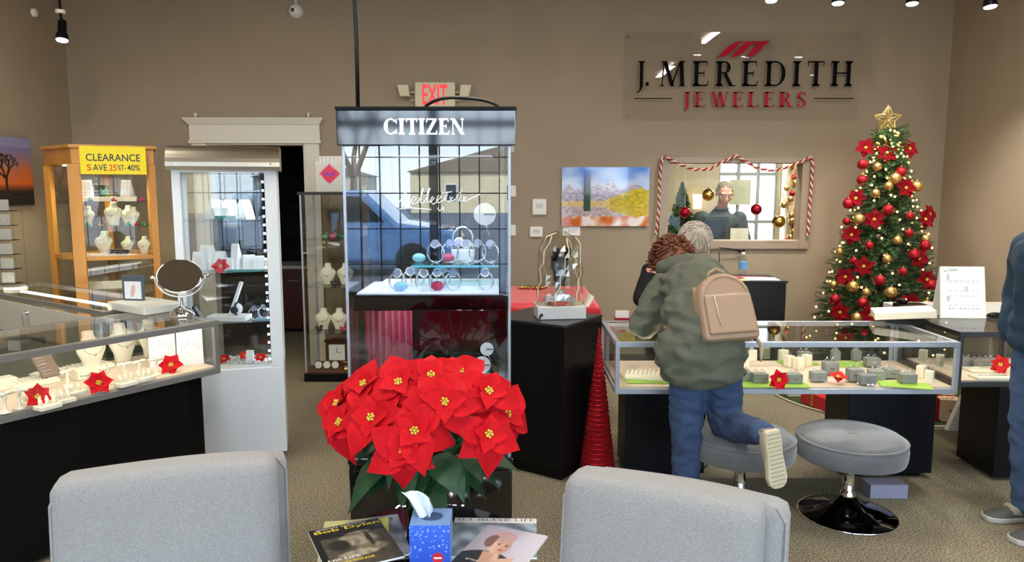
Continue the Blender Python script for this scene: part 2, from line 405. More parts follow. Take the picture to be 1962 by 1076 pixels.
bp = n.nodes.new('ShaderNodeBump'); bp.inputs['Strength'].default_value = .3; bp.inputs['Distance'].default_value = .01; n.links.new(n1.outputs['Fac'], bp.inputs['Height']); n.links.new(bp.outputs[0], b.inputs['Normal'])
m = MB(); slab(m, XL-.2, XR2+.2, YF-.2, 9.3, -.12, 0); struct(m.build('floor', m=mc))
m = MB(); slab(m, XL-.2, XR2+.2, YF-.2, YB+.12, CEIL, CEIL+.1); struct(m.build('ceiling', m=M_ceil))
# back wall with the doorway and the inside window
dA = atY(397, 275, YB); dB = atY(584, 275, YB); wA = atY(1278, 460, YB); wB = atY(1536, 313, YB)
DX0, DX1, DZ = dA.x, dB.x, dA.z; WX0, WX1, WZ0, WZ1 = wA.x, wB.x, wA.z, wB.z
m = MB()
for r_ in [(XL-.2, DX0, 0, CEIL), (DX0, DX1, DZ, CEIL), (DX1, WX0, 0, CEIL), (WX0, WX1, 0, WZ0), (WX0, WX1, WZ1, CEIL), (WX1, XR2, 0, CEIL)]:
    slab(m, r_[0], r_[1], YB, YB+.12, r_[2], r_[3])
struct(m.build('wall_back', m=M_wall))
m = MB(); slab(m, XL-.2, XL, YF-.2, YB, 0, CEIL); struct(m.build('wall_left', m=M_wall))
m = MB(); slab(m, XR, XR+.15, 4.7, YB, 0, CEIL); slab(m, XR+.15, XR2, 4.7, 4.85, 0, CEIL); slab(m, XR2, XR2+.2, YF-.2, 4.85, 0, CEIL); struct(m.build('wall_right', m=M_wall))
# shop front behind the camera: piers, sill, header, three windows and a wide one
WINS = [(-3.75, -2.25, 0), (-2.1, .25, 1), (.5, 2.6, 0), (2.9, 6.95, 0)]
m = MB(); xs = [XL]+[v for w_ in WINS for v in w_[:2]]+[XR2]
for i in range(0, len(xs), 2): slab(m, xs[i], xs[i+1], YF-.2, YF, 0, CEIL)
for a_, b_, _ in WINS: slab(m, a_, b_, YF-.2, YF, 0, .35); slab(m, a_, b_, YF-.2, YF, 3.15, CEIL)
struct(m.build('wall_front', m=M_wall))
for i, (a_, b_, grid) in enumerate(WINS):
    m = MB(); y0, y1 = YF-.14, YF-.06
    for x in (a_, b_-.07): slab(m, x, x+.07, y0, y1, .35, 3.15)
    for z in (.35, 3.08): slab(m, a_, b_, y0, y1, z, z+.07)
    slab(m, (a_+b_)/2-.05, (a_+b_)/2+.05, y0, y1, .35, 3.15); slab(m, a_, b_, y0, y1, 2.35, 2.43)
    f = struct(m.build('window_%d' % (i+1), m=mat('bronze window frame', '35322f', .4)))
    if grid:
        g = MB(); x = a_+.07
        while x < b_-.1: slab(g, x-.008, x+.008, YF-.11, YF-.09, .4, 3.1); x += .235
        z = .75
        while z < 3: slab(g, a_+.05, b_-.05, YF-.11, YF-.09, z-.007, z+.007); z += .42
        g.build('muntins', f, m=mat('bronze window frame', ''))
    g = MB(); slab(g, a_+.07, b_-.07, YF-.105, YF-.099, .42, 3.08); g.build('pane', f, m=M_glass)
# baseboards
for nm, bx in [('baseboard_back', [(XL, DX0-.13, YB-.015, YB), (DX1+.13, XR, YB-.015, YB)]), ('baseboard_left', [(XL, XL+.015, YF, YB-.015)]), ('baseboard_right', [(XR-.015, XR, 4.7, YB-.015)])]:
    m = MB()
    for r_ in bx: slab(m, *r_, 0, .1)
    struct(m.build(nm, m=mat('dark vinyl base', '4a4238', .6)))
# back room behind the wall
m = MB(); slab(m, XL-.2, -.5, 9.3, 9.4, 0, 2.8); slab(m, XL-.2, -.5, YB+.12, 9.3, 2.7, 2.8); slab(m, XL-.3, XL-.2, YB, 9.4, 0, 2.8); slab(m, -.6, -.5, YB+.12, 9.3, 0, 2.7)  # last slab: unseen divider added to keep the workshop light out
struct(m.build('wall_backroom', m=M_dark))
m = MB(); OX0, OX1 = atY(1376, 400, 9.3).x, atY(1487, 400, 9.3).x
slab(m, -.5, OX0, 9.3, 9.4, 0, 2.8); slab(m, OX1, XR2, 9.3, 9.4, 0, 2.8); slab(m, OX0, OX1, 9.3, 9.4, 0, .85); slab(m, OX0, OX1, 9.3, 9.4, 2.35, 2.8); slab(m, -.5, XR2, YB+.12, 9.3, 2.7, 2.8); slab(m, XR2, XR2+.1, YB, 9.4, 0, 2.8)
struct(m.build('wall_workshop', m=mat('pale olive room paint', 'b0a68a', .8)))
m = MB(); wd_ = OX1-OX0
for f in (0, .34, .68, 1): x = OX0+wd_*f; slab(m, x-.022, x+.022, 9.32, 9.38, .85, 2.35)
for z in (.87, atY(1400, 333, 9.3).z, atY(1400, 425, 9.3).z): slab(m, OX0, OX1, 9.33, 9.37, z-.02, z+.02)
f_ = struct(m.build('window_6', m=mat('grey window frame', '8a8f90', .4))); g = MB(); slab(g, OX0, OX1, 9.345, 9.35, .85, 2.35); g.build('pane', f_, m=M_glass)
m = MB(); slab(m, 1.9, 7, 9.41, 30, -.25, -.12); struct(m.build('ground', m=mat('asphalt', '')))
# door casing with cornice
d = MB(); cw = .135
slab(d, DX0-cw, DX0, YB-.025, YB, 0, DZ); slab(d, DX1, DX1+cw, YB-.025, YB, 0, DZ)
for a_, b_ in ((DX0, DX0+.015), (DX1-.015, DX1)): slab(d, a_, b_, YB-.01, YB+.12, 0, DZ)
slab(d, DX0, DX1, YB-.01, YB+.12, DZ-.015, DZ)
dr = struct(d.build('door_1', m=M_trim, bevel=.003))
d = MB(); slab(d, DX0-cw-.01, DX1+cw+.01, YB-.032, YB, DZ+.03, DZ+.17); d.build('header_board', dr, m=M_trim)
d = MB(); slab(d, DX0-cw-.02, DX1+cw+.02, YB-.042, YB, DZ, DZ+.03); d.build('lower_bead', dr, m=M_trim, bevel=.004)
d = MB(); z = DZ+.17
for k in range(5): slab(d, DX0-cw-.02-.008*k, DX1+cw+.02+.008*k, YB-.045-.008*k, YB, z+k*.011, z+k*.011+.011)
d.build('cornice', dr, m=M_trim)
for x in (DX0-.08, DX1+.05):
    d = MB(); d.lathe([(.008, 0), (.008, .012), (.016, .02), (.018, .032), (.010, .045), (.001, .048)], 12, (x, YB-.03, DZ+.225)); d.build('finial', dr, m=M_trim)
# inside window: wide flat frame in wall colour, glass that also mirrors
fA = atY(1261, 477, YB-.02); fB = atY(1557, 302, YB-.02)
m = MB(); fx0, fx1, fz0, fz1 = fA.x, fB.x, fA.z, fB.z
slab(m, fx0, WX0, YB-.03, YB, fz0, fz1); slab(m, WX1, fx1, YB-.03, YB, fz0, fz1); slab(m, WX0, WX1, YB-.03, YB, fz0, WZ0); slab(m, WX0, WX1, YB-.03, YB, WZ1, fz1)
iw = struct(m.build('window_5', m=mat('taupe gloss frame', '9c8b77', .35), bevel=.006))
g = MB(); slab(g, WX0, WX1, YB+.05, YB+.056, WZ0, WZ1)
mg = glass('half mirrored glass', (.94, .96, .95)); mi = [x for x in mg.node_tree.nodes if x.type == 'MIX'][0]
fr = [x for x in mg.node_tree.nodes if x.type == 'FRESNEL'][0]
ad = mg.node_tree.nodes.new('ShaderNodeMath'); ad.operation = 'ADD'; ad.inputs[1].default_value = .0; mg.node_tree.links.new(fr.outputs[0], ad.inputs[0]); mg.node_tree.links.new(ad.outputs[0], mi.inputs[2])
g.build('pane', iw, m=mg)

# ================================================================== OUTSIDE (seen only in reflections)
m = MB(); slab(m, -60, 60, -70, YF-.2, -.25, -.12); struct(m.build('ground', m=M_asph))
m = MB(); slab(m, -9, 12, -5.2, YF-.2, -.13, -.03); struct(m.build('trim_1', m=mat('concrete walk', 'b5b0a6', .9)))
def house(x, y, w_, d_, h_, col, rc, label):
    t_ = thing('townhouse', label, 'house', (x, y, -.12))
    m = MB(); m.box((-w_/2, 0, 0), (w_/2, d_, h_)); m.build('walls', t_, m=mat('siding '+col, col, .8))
    m = MB(); m.add([(-w_/2-.3, -.3, h_), (w_/2+.3, -.3, h_), (w_/2+.3, d_+.3, h_), (-w_/2-.3, d_+.3, h_), (0, -.3, h_+w_*.14), (0, d_+.3, h_+w_*.14)], [(0, 1, 2, 3), (2, 1, 4, 5), (0, 3, 5, 4), (3, 2, 5), (1, 0, 4)]); m.build('roof', t_, m=mat('roof '+rc, rc, .9))
    for i in range(3):
        for j in range(1):
            m = MB(); xx = (i-1)*w_*.3; m.box((xx-.5, d_, .9+j*2.7), (xx+.5, d_+.06, 2.3+j*2.7)); q = m.build('window', t_, m=M_white)
            m = MB(); m.box((xx-.4, d_+.06, 1.0+j*2.7), (xx+.4, d_+.08, 2.2+j*2.7)); m.build('pane', q, m=mat('dark house glass', '2a3038', .1))
house(-20, -62, 15, 8, 3.0, 'c9c2b2', '6d6660', 'cream single storey house across the street')
house(0, -60, 16, 8, 3.2, 'd8c9a6', '8c7b68', 'tan gabled house across the street')
house(21, -62, 15, 8, 3.0, 'b9b4ab', '5d5a58', 'grey gabled house across the street')
def vehicle(x, y, rz, col, label, L=4.7, h=1.75):
    t_ = thing('car', label, 'car', (x, y, -.12), rz)
    prof = [(-L/2, .45), (-L/2, .95), (-L/2+.1, 1.05), (-L/2+.35, h-.08), (-L/2+.6, h), (L/2-1.9, h), (L/2-1.25, 1.1), (L/2-.15, .95), (L/2, .75), (L/2, .4), (L/2-.4, .3), (-L/2+.4, .3)]
    m = MB(); m.prism(prof, -.9, .9, RX(pi/2)); m.build('body', t_, m=mat('car paint '+col, col, .2, coat=1), bevel=.08)
    wp = [(-L/2+.5, 1.12), (-L/2+.62, h-.12), (L/2-2.0, h-.12), (L/2-1.5, 1.12)]
    for s_ in (-1, 1):
        m = MB(); m.prism(wp, .905, .915, RX(pi/2) @ SC(1, 1, s_)); m.build('side_glass', t_, m=mat('dark car glass', '11161c', .05))
        for xx in (-L/2+.9, L/2-.95):
            m = MB(); m.lathe([(.2, -.11), (.34, -.10), (.36, 0), (.34, .10), (.2, .11)], 20, M=T(xx, s_*.82, .36) @ RX(pi/2)); m.build('wheel', t_, m=mat('tyre rubber', '151515', .8))
vehicle(-3.4, -9.5, 0, '5b7fae', 'blue sport utility car parked left in front of the shop'); vehicle(3.4, -9.8, 0, 'b9c6d6', 'silver car parked right in front of the shop')
vehicle(11.0, -9.3, pi, '3f7fb4', 'bright blue car parked farthest right in front of the shop')
def bare_tree(x, y, label, h=7):
    t_ = thing('bare_tree', label, 'tree', (x, y, -.12)); m = MB().use(mat('grey bark', '5a4c40', .9)); rnd = random.Random(int(x*10))
    def grow(p, d, L, r, k):
        q = p+d*L; m.tube([p, (p+q)/2+V((rnd.uniform(-.05, .05), 0, 0)), q], [r, r*.85, r*.7], 5)
        if k: 
            for _ in range(3): grow(q, (d+V((rnd.uniform(-.7, .7), rnd.uniform(-.7, .7), rnd.uniform(-.1, .5)))).normalized(), L*.68, r*.62, k-1)
    grow(V((0, 0, 0)), V((0, 0, 1)), h*.3, .14, 4); m.build('branches', t_)
bare_tree(-4.5, -15, 'bare winter tree left across the parking lot'); bare_tree(6, -14, 'bare winter tree right across the parking lot')

# ================================================================== CEILING FIXTURES
for i, (x, y) in enumerate([(-2.6, .6), (0, .6), (2.6, .6), (-2.6, 3.6), (0, 3.6), (2.6, 3.6)]):
    t_ = thing('ceiling_light', ['ceiling tube light near the shop front, left', 'ceiling tube light near the shop front, middle', 'ceiling tube light near the shop front, right', 'ceiling tube light over the left counters', 'ceiling tube light over the tall watch case', 'ceiling tube light over the right counter'][i], 'light', (x, y, CEIL), group='ceiling tube lights')
    B(((-.09, -.65, -.07), (.09, .65, 0))).build('housing', t_, m=M_white)
    m = MB(); m.tube([(0, -.6, -.09), (0, .6, -.09)], .016, 10); m.build('tube', t_, m=mat('lit ceiling tube', 'fff6e8', emit=12))
def track_head(loc, tgt, label, top=CEIL):
    t_ = thing('track_spotlight', label, 'spotlight', loc, group='track spotlights')
    d_ = (V(tgt)-V(loc)).normalized(); R = d_.to_track_quat('Z', 'Y').to_matrix().to_4x4()
    m = MB().use(M_black, True); m.lathe([(.022, -.12), (.03, -.11), (.03, -.03), (.042, .0), (.045, .035)], 20, M=R); m.build('lamp_can', t_)
    m = MB(); m.lathe([(.041, .034), (.036, .042), (.001, .046)], 20, M=R); m.build('lamp_face', t_, m=M_bulb)
    m = MB(); m.tube([-d_*.12, (0, 0, .09), (0, 0, .16)], .009, 8); m.build('yoke', t_, m=M_black)
    m = MB(); m.lathe([(.035, .16), (.035, .185)], 16); m.build('canopy_cap', t_, m=M_plast)
    m = MB(); m.tube([(0, 0, .185), (0, 0, top-loc[2])], .007, 6); m.build('stem', t_, m=M_black)
    return d_
for i, (px, py) in enumerate([(1478, -8), (1606, -3), (1748, -2), (1897, 3)]):
    p = atY(px, py, 5.6 if i < 3 else 5.2); p.z += .0
    tg = (p.x-.1, 5.3, .5) if i < 3 else (3.4, 4.9, .5)
    d_ = track_head(tuple(p), tg, ['track spotlight above the logo sign', 'track spotlight above the right end of the logo sign', 'track spotlight above the christmas tree', 'track spotlight in the top right corner'][i])
    spot('spot_beam', tuple(p+d_*.06), tg, 70, 120, (1, .93, .84), .03)
p = atY(119, 68, 5.7); d_ = track_head(tuple(p), (-3.3, 5.3, 1.0), 'lone track spotlight hanging in the top left corner'); spot('spot_beam', tuple(p+d_*.06), (-3.1, 5.9, 1.0), 22, 90, (.95, .97, 1), .03)
# wall camera and small sensors
p = atY(568, 22, YB)
t_ = thing('dome_camera', 'white dome security camera high on the back wall', 'camera', tuple(p))
m = MB(); m.lathe([(.062, 0), (.062, .025), (.052, .045), (.035, .07), (.001, .078)], 24, M=RX(pi/2)); m.build('housing', t_, m=M_plast)
m = MB(); m.ball((-.012, -.068, -.003), .018, 12, 8); m.build('lens', t_, m=M_gloss)
m = MB(); m.tube([(0, -.01, .06), (0, -.004, .1)], .012, 8); m.build('knuckle', t_, m=M_plast)
p = atY(82, 24, 6.3); o = MB(); o.lathe([(.035, 0), (.035, .02), (.02, .03)], 16, M=RY(pi/2)); tag(o.build('wall_sensor', m=M_plast, loc=(XL, 6.3, p.z)), 'small round white sensor on the left wall beside the spotlight', 'sensor')

# ================================================================== WALL ITEMS
# exit sign
a_ = atY(795, 205, YB-.05); b_ = atY(872, 157, YB-.05); zc = (a_.z+b_.z)/2; wd = b_.x-a_.x; zb = b_.z-wd*.64
t_ = thing('exit_sign', 'cream exit sign with red letters and two lamp heads above the tall watch case', 'sign', ((a_.x+b_.x)/2, YB, zb))
hh = b_.z-zb
B(((-wd/2, -.06, 0), (wd/2, 0, hh))).build('housing', t_, m=mat('cream plastic', 'd9d0b0', .45), bevel=.012)
m = MB(); sans(m, 'EXIT', wd*.62, hh*.76, UP(0, -.0605, hh*.52), .001, bold=.02); m.build('lettering', t_, m=mat('lit red letters', 'f2343f', emit=.9))
for s_ in (-1, 1):
    q = MB(); q.tube([(s_*wd/2, -.03, hh*.62), (s_*(wd/2+.045), -.03, hh*.62)], .008, 8); q.tube([(s_*wd/2, -.03, hh*.32), (s_*(wd/2+.045), -.03, hh*.32)], .006, 8); arm = q.build('lamp_arm', t_, m=mat('cream plastic', ''))
    q = MB(); q.prism([(s_*(wd/2+.04), .10), (s_*(wd/2+.05), .20), (s_*(wd/2+.15), .20), (s_*(wd/2+.125), .10)], 0, .09, UP(0, -.015, 0)); q.build('lamp_head', t_, m=mat('cream plastic', ''), bevel=.006)
# black cord from the ceiling to the tall case
p0 = atY(686, 215, 3.2); m = MB(); m.tube([(atY(677, 0, 3.2).x, 3.2, CEIL), (atY(677, 40, 3.2).x, 3.2, 2.7), (atY(684, 120, 3.2).x, 3.2, 2.25), (p0.x, 3.2, 1.965)], .009, 8)
tag(m.build('power_cord', m=M_cable), 'black power cord dropping from the ceiling to the tall watch case', 'cord')
# logo panel: clear acrylic with vinyl letters
a_ = atY(1193, 231, YB-.04); b_ = atY(1652, 62, YB-.04); lx, lz = (a_.x+b_.x)/2, (a_.z+b_.z)/2
t_ = thing('logo_panel', 'clear acrylic wall panel with black and red jeweller lettering and a red swoosh', 'sign', (lx, YB, a_.z))
def loc(px, py, Y=YB-.046): q = atY(px, py, Y); return q.x-lx, q.z-a_.z
LW, LH = b_.x-a_.x, b_.z-a_.z
B(((-LW/2, -.046, 0), (LW/2, -.040, LH))).build('acrylic_panel', t_, m=glass('acrylic sheet', (.985, .98, .975), 1.6))
for px, py in ((1203, 220), (1430, 68), (1657-12, 68), (1640, 222), (1203, 70)):
    x, z = loc(px, py); m = MB(); m.lathe([(.009, 0), (.011, .008), (.008, .05)], 12, M=T(x, -.052, z) @ RX(-pi/2)); m.build('standoff', t_, m=M_chrome)
M_ink = mat('black vinyl', '070708', .7, spec=.1); M_inkr = mat('red vinyl', 'b01c30', .7, spec=.1)
def wordbox(word, x0, x1, ytop, ybot, m_, name, **k):
    A = loc(x0, ybot); Bb = loc(x1, ytop); mm = MB(); mm.use(m_); serif(mm, word, Bb[0]-A[0], Bb[1]-A[1], UP((A[0]+Bb[0])/2, -.047, (A[1]+Bb[1])/2), **k); mm.build(name, t_)
wordbox('J.', 1219, 1247, 117, 164, M_ink, 'lettering', gap=.06)
wordbox('MEREDITH', 1263, 1635, 117, 165, M_ink, 'lettering', gap=.28, t=.16, hair=.06)
wordbox('JEWELERS', 1309, 1545, 176, 205, M_inkr, 'lettering', gap=.26, t=.16, hair=.06)
m = MB().use(M_ink)
for x0, x1 in ((1215, 1288), (1560, 1636)):
    A = loc(x0, 189.5); Bb = loc(x1, 188); m.box((A[0], -.048, A[1]), (Bb[0], -.0465, A[1]+.008))
m.build('rule_lines', t_)
m = MB().use(M_inkr)
for k in range(3):
    # three flowing S strokes, thick in the middle
    x0, x1 = 1373+k*26, 1424+k*22; pts = []
    for i in range(17):
        u = i/16; x = x0+(x1-x0)*u+ (0 if k < 2 else 3); y = 109-30*(3*u*u-2*u**3); th = 1.2+7.5*sin(pi*u)**1.3
        pts.append((x, y, th))
    up = [loc(x-th*.7, y-th*.35) for x, y, th in pts]; dn = [loc(x+th*.7, y+th*.35) for x, y, th in pts]
    for i in range(16): m.prism([up[i], up[i+1], dn[i+1], dn[i]], 0, .002, UP(0, -.047, 0))
A, Bb, Cc, Dd = loc(1412, 80), loc(1476, 78), loc(1466, 86), loc(1430, 82)
m.prism([A, Bb, Cc, Dd], 0, .0025, UP(0, -.047, 0)); m.build('swoosh', t_)
# landscape print
def landscape(u, v):
    sky = mixc(hx('b9cdf2'), hx('4f86e0'), (v-.7)*3+nz(u, v, 1, 6)*.5)
    r = .62+.14*nz(u*1.3, 0, 3, 5)+.05*nz(u, 0, 9, 18)+.1*(1-abs(u-.55)*2)
    hill = .38+.50*max(0, u-.42)**.8+.02*nz(u, v, 4, 30) if u > .35 else .3
    vv = v if v > .38 else .76-v
    if vv > r: c = sky
    elif vv > max(.42, hill): c = mixc(hx('8f88a6'), hx('cdbfc8'), .5+nz(u, v, 2, 26)*1.2+nz(u*2, v, 3, 60)*.6)
    elif u > .55 and vv < hill: c = mixc(hx('a39a1a'), hx('e7c62a'), .5+nz(u, v*1.5, 5, 18)*.9+nz(u, v, 6, 50)*.5)
    else: c = mixc(hx('c8a650'), hx('e8d3a0'), .5+nz(u, v*2, 6, 30)*1.5)
    if v < .38: c = mixc(c, hx('d3b078'), .25)
    if v < .17+.03*nz(u, 0, 7, 12): c = mixc(hx('c9692e'), hx('f0e6e2'), .5+nz(u, v*.6, 8, 9)*2.2)
    if .25 < u < .33 and .25 < v < .95: c = mixc(hx('2d4a30'), hx('3b62c8'), (v-.55)*3)
    if abs(v-.56) < .008 and u < .28: c = hx('5c5a58')
    return c
a_ = atY(1076, 433, YB-.03); b_ = atY(1245, 320, YB-.03)
t_ = thing('landscape_print', 'glossy frameless print of a mountain lake with yellow slopes on the back wall', 'picture', ((a_.x+b_.x)/2, YB, a_.z))
w_, h_ = b_.x-a_.x, b_.z-a_.z
B(((-w_/2, -.028, 0), (w_/2, -.006, h_))).build('panel', t_, m=M_white)
canvas('print', w_, h_, 150, 100, landscape, UP(0, -.0292, h_/2), t_, art_mat('glossy print', .08, coat=.5))
a_ = atY(1079, 449, YB-.01); b_ = atY(1111, 435, YB-.01)
def cardfn(u, v): return hx('f3f1ef') if not (.3 < v < .8 and .15 < u < .85 and nz(u, v, 2, 30) > .12) else hx('b5b0b4')
t_ = thing('caption_card', 'small white caption card under the mountain lake print', 'card', ((a_.x+b_.x)/2, YB, a_.z-.01)); B(((-.08, -.006, 0), (.08, 0, .085))).build('card', t_, m=M_paper); canvas('print', .156, .08, 24, 12, cardfn, UP(0, -.0065, .042), t_)
# thermostats
for nm, lab, x0, y0, x1, y1, scr in [('alarm_keypad', 'white alarm keypad on the wall left of the lake print', 1020, 412, 1047, 381, 0), ('thermostat', 'small white thermostat on the wall below the keypad', 1015, 454, 1040, 434, 1)]:
    a_ = atY(x0, y0, YB-.02); b_ = atY(x1, y1, YB-.02); w_, h_ = b_.x-a_.x, b_.z-a_.z
    t_ = thing(nm, lab, 'thermostat' if scr else 'keypad', ((a_.x+b_.x)/2, YB, a_.z)); B(((-w_/2, -.028, 0), (w_/2, 0, h_))).build('cover', t_, m=M_plast, bevel=.008)
    B(((-w_*.25, -.030, h_*.42), (w_*.25, -.0275, h_*.72))).build('display', t_, m=mat('grey lcd', '8f988f' if scr else 'c9c9c2', .3))
    if not scr: B(((-w_*.44, -.034, h_*.08), (w_*.44, -.0275, h_*.34))).build('flap', t_, m=M_plast, bevel=.002)
for i, (px, py) in enumerate(((979, 366), (979, 441))):
    p = atY(px, py, YB-.01); tag(B(((-.045, -.012, -.05), (.045, 0, .05))).build('switch_plate', m=M_plast, loc=(p.x, YB, p.z), bevel=.003), ['white wall switch plate just right of the tall case, upper', 'white wall switch plate just right of the tall case, lower'][i], 'switch')
# sale sign left of the tall case
def salefn(u, v):
    c = hx('dedbd4') if not (v > .78 and int(u*14) % 2 == 0) else hx('f0eee8')
    d_ = abs(u-.5)/.40+abs(v-.50)/.30+.10*(int((u+v)*24) % 2)
    if d_ < 1: c = hx('f23a5c')
    if v > .88-.5*(u-.3)**2 and u < .15: c = hx('cfcac2')
    return c
a_ = atY(606, 366, 6.3); b_ = atY(657, 298, 6.3); w_, h_ = b_.x-a_.x, b_.z-a_.z
SG = ((a_.x+b_.x)/2, 6.3, 1.612)
t_ = thing('sale_sign', 'square card sign with a pink diamond burst standing on the tall glass tower', 'sign', SG)
B(((-w_/2, 0, 0), (w_/2, .008, h_))).build('board', t_, m=M_paper); canvas('print', w_, h_, 60, 60, salefn, UP(0, -.001, h_/2), t_)
m = MB(); sans(m, 'SALE', w_*.42, h_*.11, UP(0, -.002, h_*.5), .0005, bold=.02); m.build('lettering', t_, m=mat('blue violet ink', '6a50e0', .5))
# sunset print on the left wall
_seg = []
def _br(x, y, a, L, k, w_):
    x2, y2 = x+L*cos(a)*.7, y+L*sin(a); _seg.append((x, y, x2, y2, w_))
    if k:
        for da in (-.75, .1, .7): _br(x2, y2, a+da+.35*sin(x*40+y*31+k*7), L*.66, k-1, w_*.62)
_br(.62, .15, pi/2, .24, 4, .016); _br(.14, .25, pi/2+.1, .24, 3, .016)
def _on(u, v):
    for x0, y0, x1, y1, w_ in _seg:
        dx, dy = x1-x0, y1-y0; t_ = max(0, min(1, ((u-x0)*dx+(v-y0)*dy)/(dx*dx+dy*dy)))
        if abs(u-x0-dx*t_) < w_+.004 and (u-x0-dx*t_)**2+(v-y0-dy*t_)**2 < (w_+.004)**2: return True
    return False
def sunset(u, v):
    c = mixc(hx('e06a20'), hx('7d78a8'), (v-.35)*2.0+nz(u, v, 1, 5)*.3) if v > .3 else mixc(hx('1a1210'), hx('e0601e'), (v-.18)*7)
    if v > .85: c = mixc(c, hx('9a97c0'), .6)
    if _on(u, v): c = hx('17110f')
    return c if v > .2+.05*nz(u, 0, 3, 6) else hx('17110f')
ya, yb_ = 5.55, 6.10
A = V((XL+.03, 6.22, 0)); z0 = atY(40, 392, 6.05).z; z1 = atY(40, 266, 6.05).z
t_ = thing('sunset_print', 'canvas print of bare trees against an orange sunset on the left wall', 'picture', (XL, 5.66, z0))
# local x runs along -Y of the room
t_.rotation_euler = (0, 0, pi/2)
hw = .42; h_ = z1-z0
B(((-hw, -.03, 0), (hw, 0, h_))).build('panel', t_, m=M_black); canvas('print', 2*hw, h_, 110, 80, sunset, UP(0, -.0305, h_/2), t_, art_mat('glossy print', .08))
# ================================================================== DISPLAY COUNTERS
def case_box(t_, L, D, z0, z1, frame, doors=True, rail=.028, top_drop=.0, led=M_led, deck=M_deck):
    """glass showcase on local x 0..L, y 0..D (front y=0) between z0 and z1"""
    m = MB(); p = rail
    m.box((0, 0, z0), (L, D, z0+p)); bottom = m.build('case_bottom', t_, m=frame, bevel=.003)
    m = MB(); m.box((p*.6, p*.6, z0+p), (L-p*.6, D-p*.6, z0+p+.008)); m.build('deck', t_, m=deck)
    m = MB()
    m.box((0, 0, z1-p), (L, p*.9, z1)); m.box((0, D-p*.9, z1-p), (L, D, z1)); m.box((0, p*.9, z1-p), (p*.9, D-p*.9, z1)); m.box((L-p*.9, p*.9, z1-p), (L, D-p*.9, z1))
    m.build('top_rail', t_, m=frame, bevel=.003)
    for x in (0, L-p*.8):
        for y in (0, D-p*.8):
            m = MB(); m.box((x, y, z0+p), (x+p*.8, y+p*.8, z1-p)); m.build('corner_post', t_, m=frame, bevel=.002)
    g = MB(); g.box((p*.9, p*.9, z1-.007), (L-p*.9, D-p*.9, z1-.001)); g.build('top_glass', t_, m=M_glass)
    g = MB(); g.box((p*.8, .008, z0+p), (L-p*.8, .014, z1-p)); g.build('front_glass', t_, m=M_glass)
    for x in (.006, L-.012):
        g = MB(); g.box((x, p*.8, z0+p), (x+.006, D-p*.8, z1-p)); g.build('end_glass', t_, m=M_glass)
    if doors:
        for k in (0, 1):
            x0, x1 = (p, L/2+.02) if k == 0 else (L/2-.02, L-p); y = D-.022+k*.008
            g = MB(); g.box((x0, y, z0+p+.01), (x1, y+.005, z1-p-.004)); q = g.build('sliding_door', t_, m=glass('frosted door glass', (.72, .76, .74), 1.5))
            g = MB(); g.box((x0, y-.002, z0+p), (x0+.02, y+.007, z1-p)); g.box((x1-.02, y-.002, z0+p), (x1, y+.007, z1-p)); g.build('door_stile', q, m=frame)
    m = MB(); m.box((p, p*.95, z1-p+.002), (L-p, p*.95+.012, z1-.010)); m.build('light_strip', t_, m=led)
# right counter
RC0 = atZ(1180, 655, .85); RC1 = atZ(1842, 655, .85); RZB, RZT, RDP = .575, .85, .62
rcx, rcy, RL = RC0.x, RC0.y, RC1.x-RC0.x
t_ = thing('display_counter', 'long low glass jewellery showcase on two black pedestals where the customer leans', 'display case', (rcx, rcy, 0))
case_box(t_, RL, RDP, RZB, RZT, M_alu)
def pxx(px, Y, z=0.): return ((px-981)/FPX)*(Y*cos(PITCH)+(EYE-z)*sin(PITCH))
x0, x1 = pxx(1195, 4.02)-rcx, pxx(1345, 4.02)-rcx; x2, x3 = pxx(1612, 4.02)-rcx, pxx(1776, 4.02)-rcx
for a_, b_ in ((x0, x1), (x2, x3)):
    q = B(((a_, .30, .03), (b_, RDP-.02, RZB))).build('pedestal', t_, m=mat('navy black laminate', '0c0f15', .4, spec=.22), bevel=.003)
    B(((a_+.04, .34, 0), (b_-.04, RDP-.05, .03))).build('toe_kick', q, m=M_black)
# second right counter, farther right
SC0 = atZ(1841, 636, .85); scx, scy = SC0.x+.0, SC0.y
t_ = thing('display_counter', 'glass showcase in dark frame on a black cabinet behind the man at the right edge', 'display case', (scx, scy, 0))
case_box(t_, 1.25, .58, .54, .85, mat('smoky aluminium', '5f5f63', .3, 1.))
B(((.24, .0, .02), (1.24, .34, .54))).build('cabinet', t_, m=M_black, bevel=.003)
B(((.05, -.022, .50), (.07, -.0, .545)), ((.03, -.022, .535), (.07, -.0, .548))).build('corner_bracket', t_, m=M_plast) if False else None
# corner top between both: white glazed shelf behind the GIA tent
ct = thing('glass_corner_counter', 'glass corner counter with a pale top behind the two right showcases', 'display case', (pxx(1700, 4.6, .85), 4.53, 0))
cl = pxx(1985, 4.6, .85)-pxx(1700, 4.6, .85)
B(((.95, .02, .02), (cl+.3, .5, .80))).build('cabinet', ct, m=M_white, bevel=.004); B(((.2, .0, .80), (cl+.33, .52, .85))).build('top_slab', ct, m=mat('pale glazed top', 'd7dad4', .12), bevel=.004)

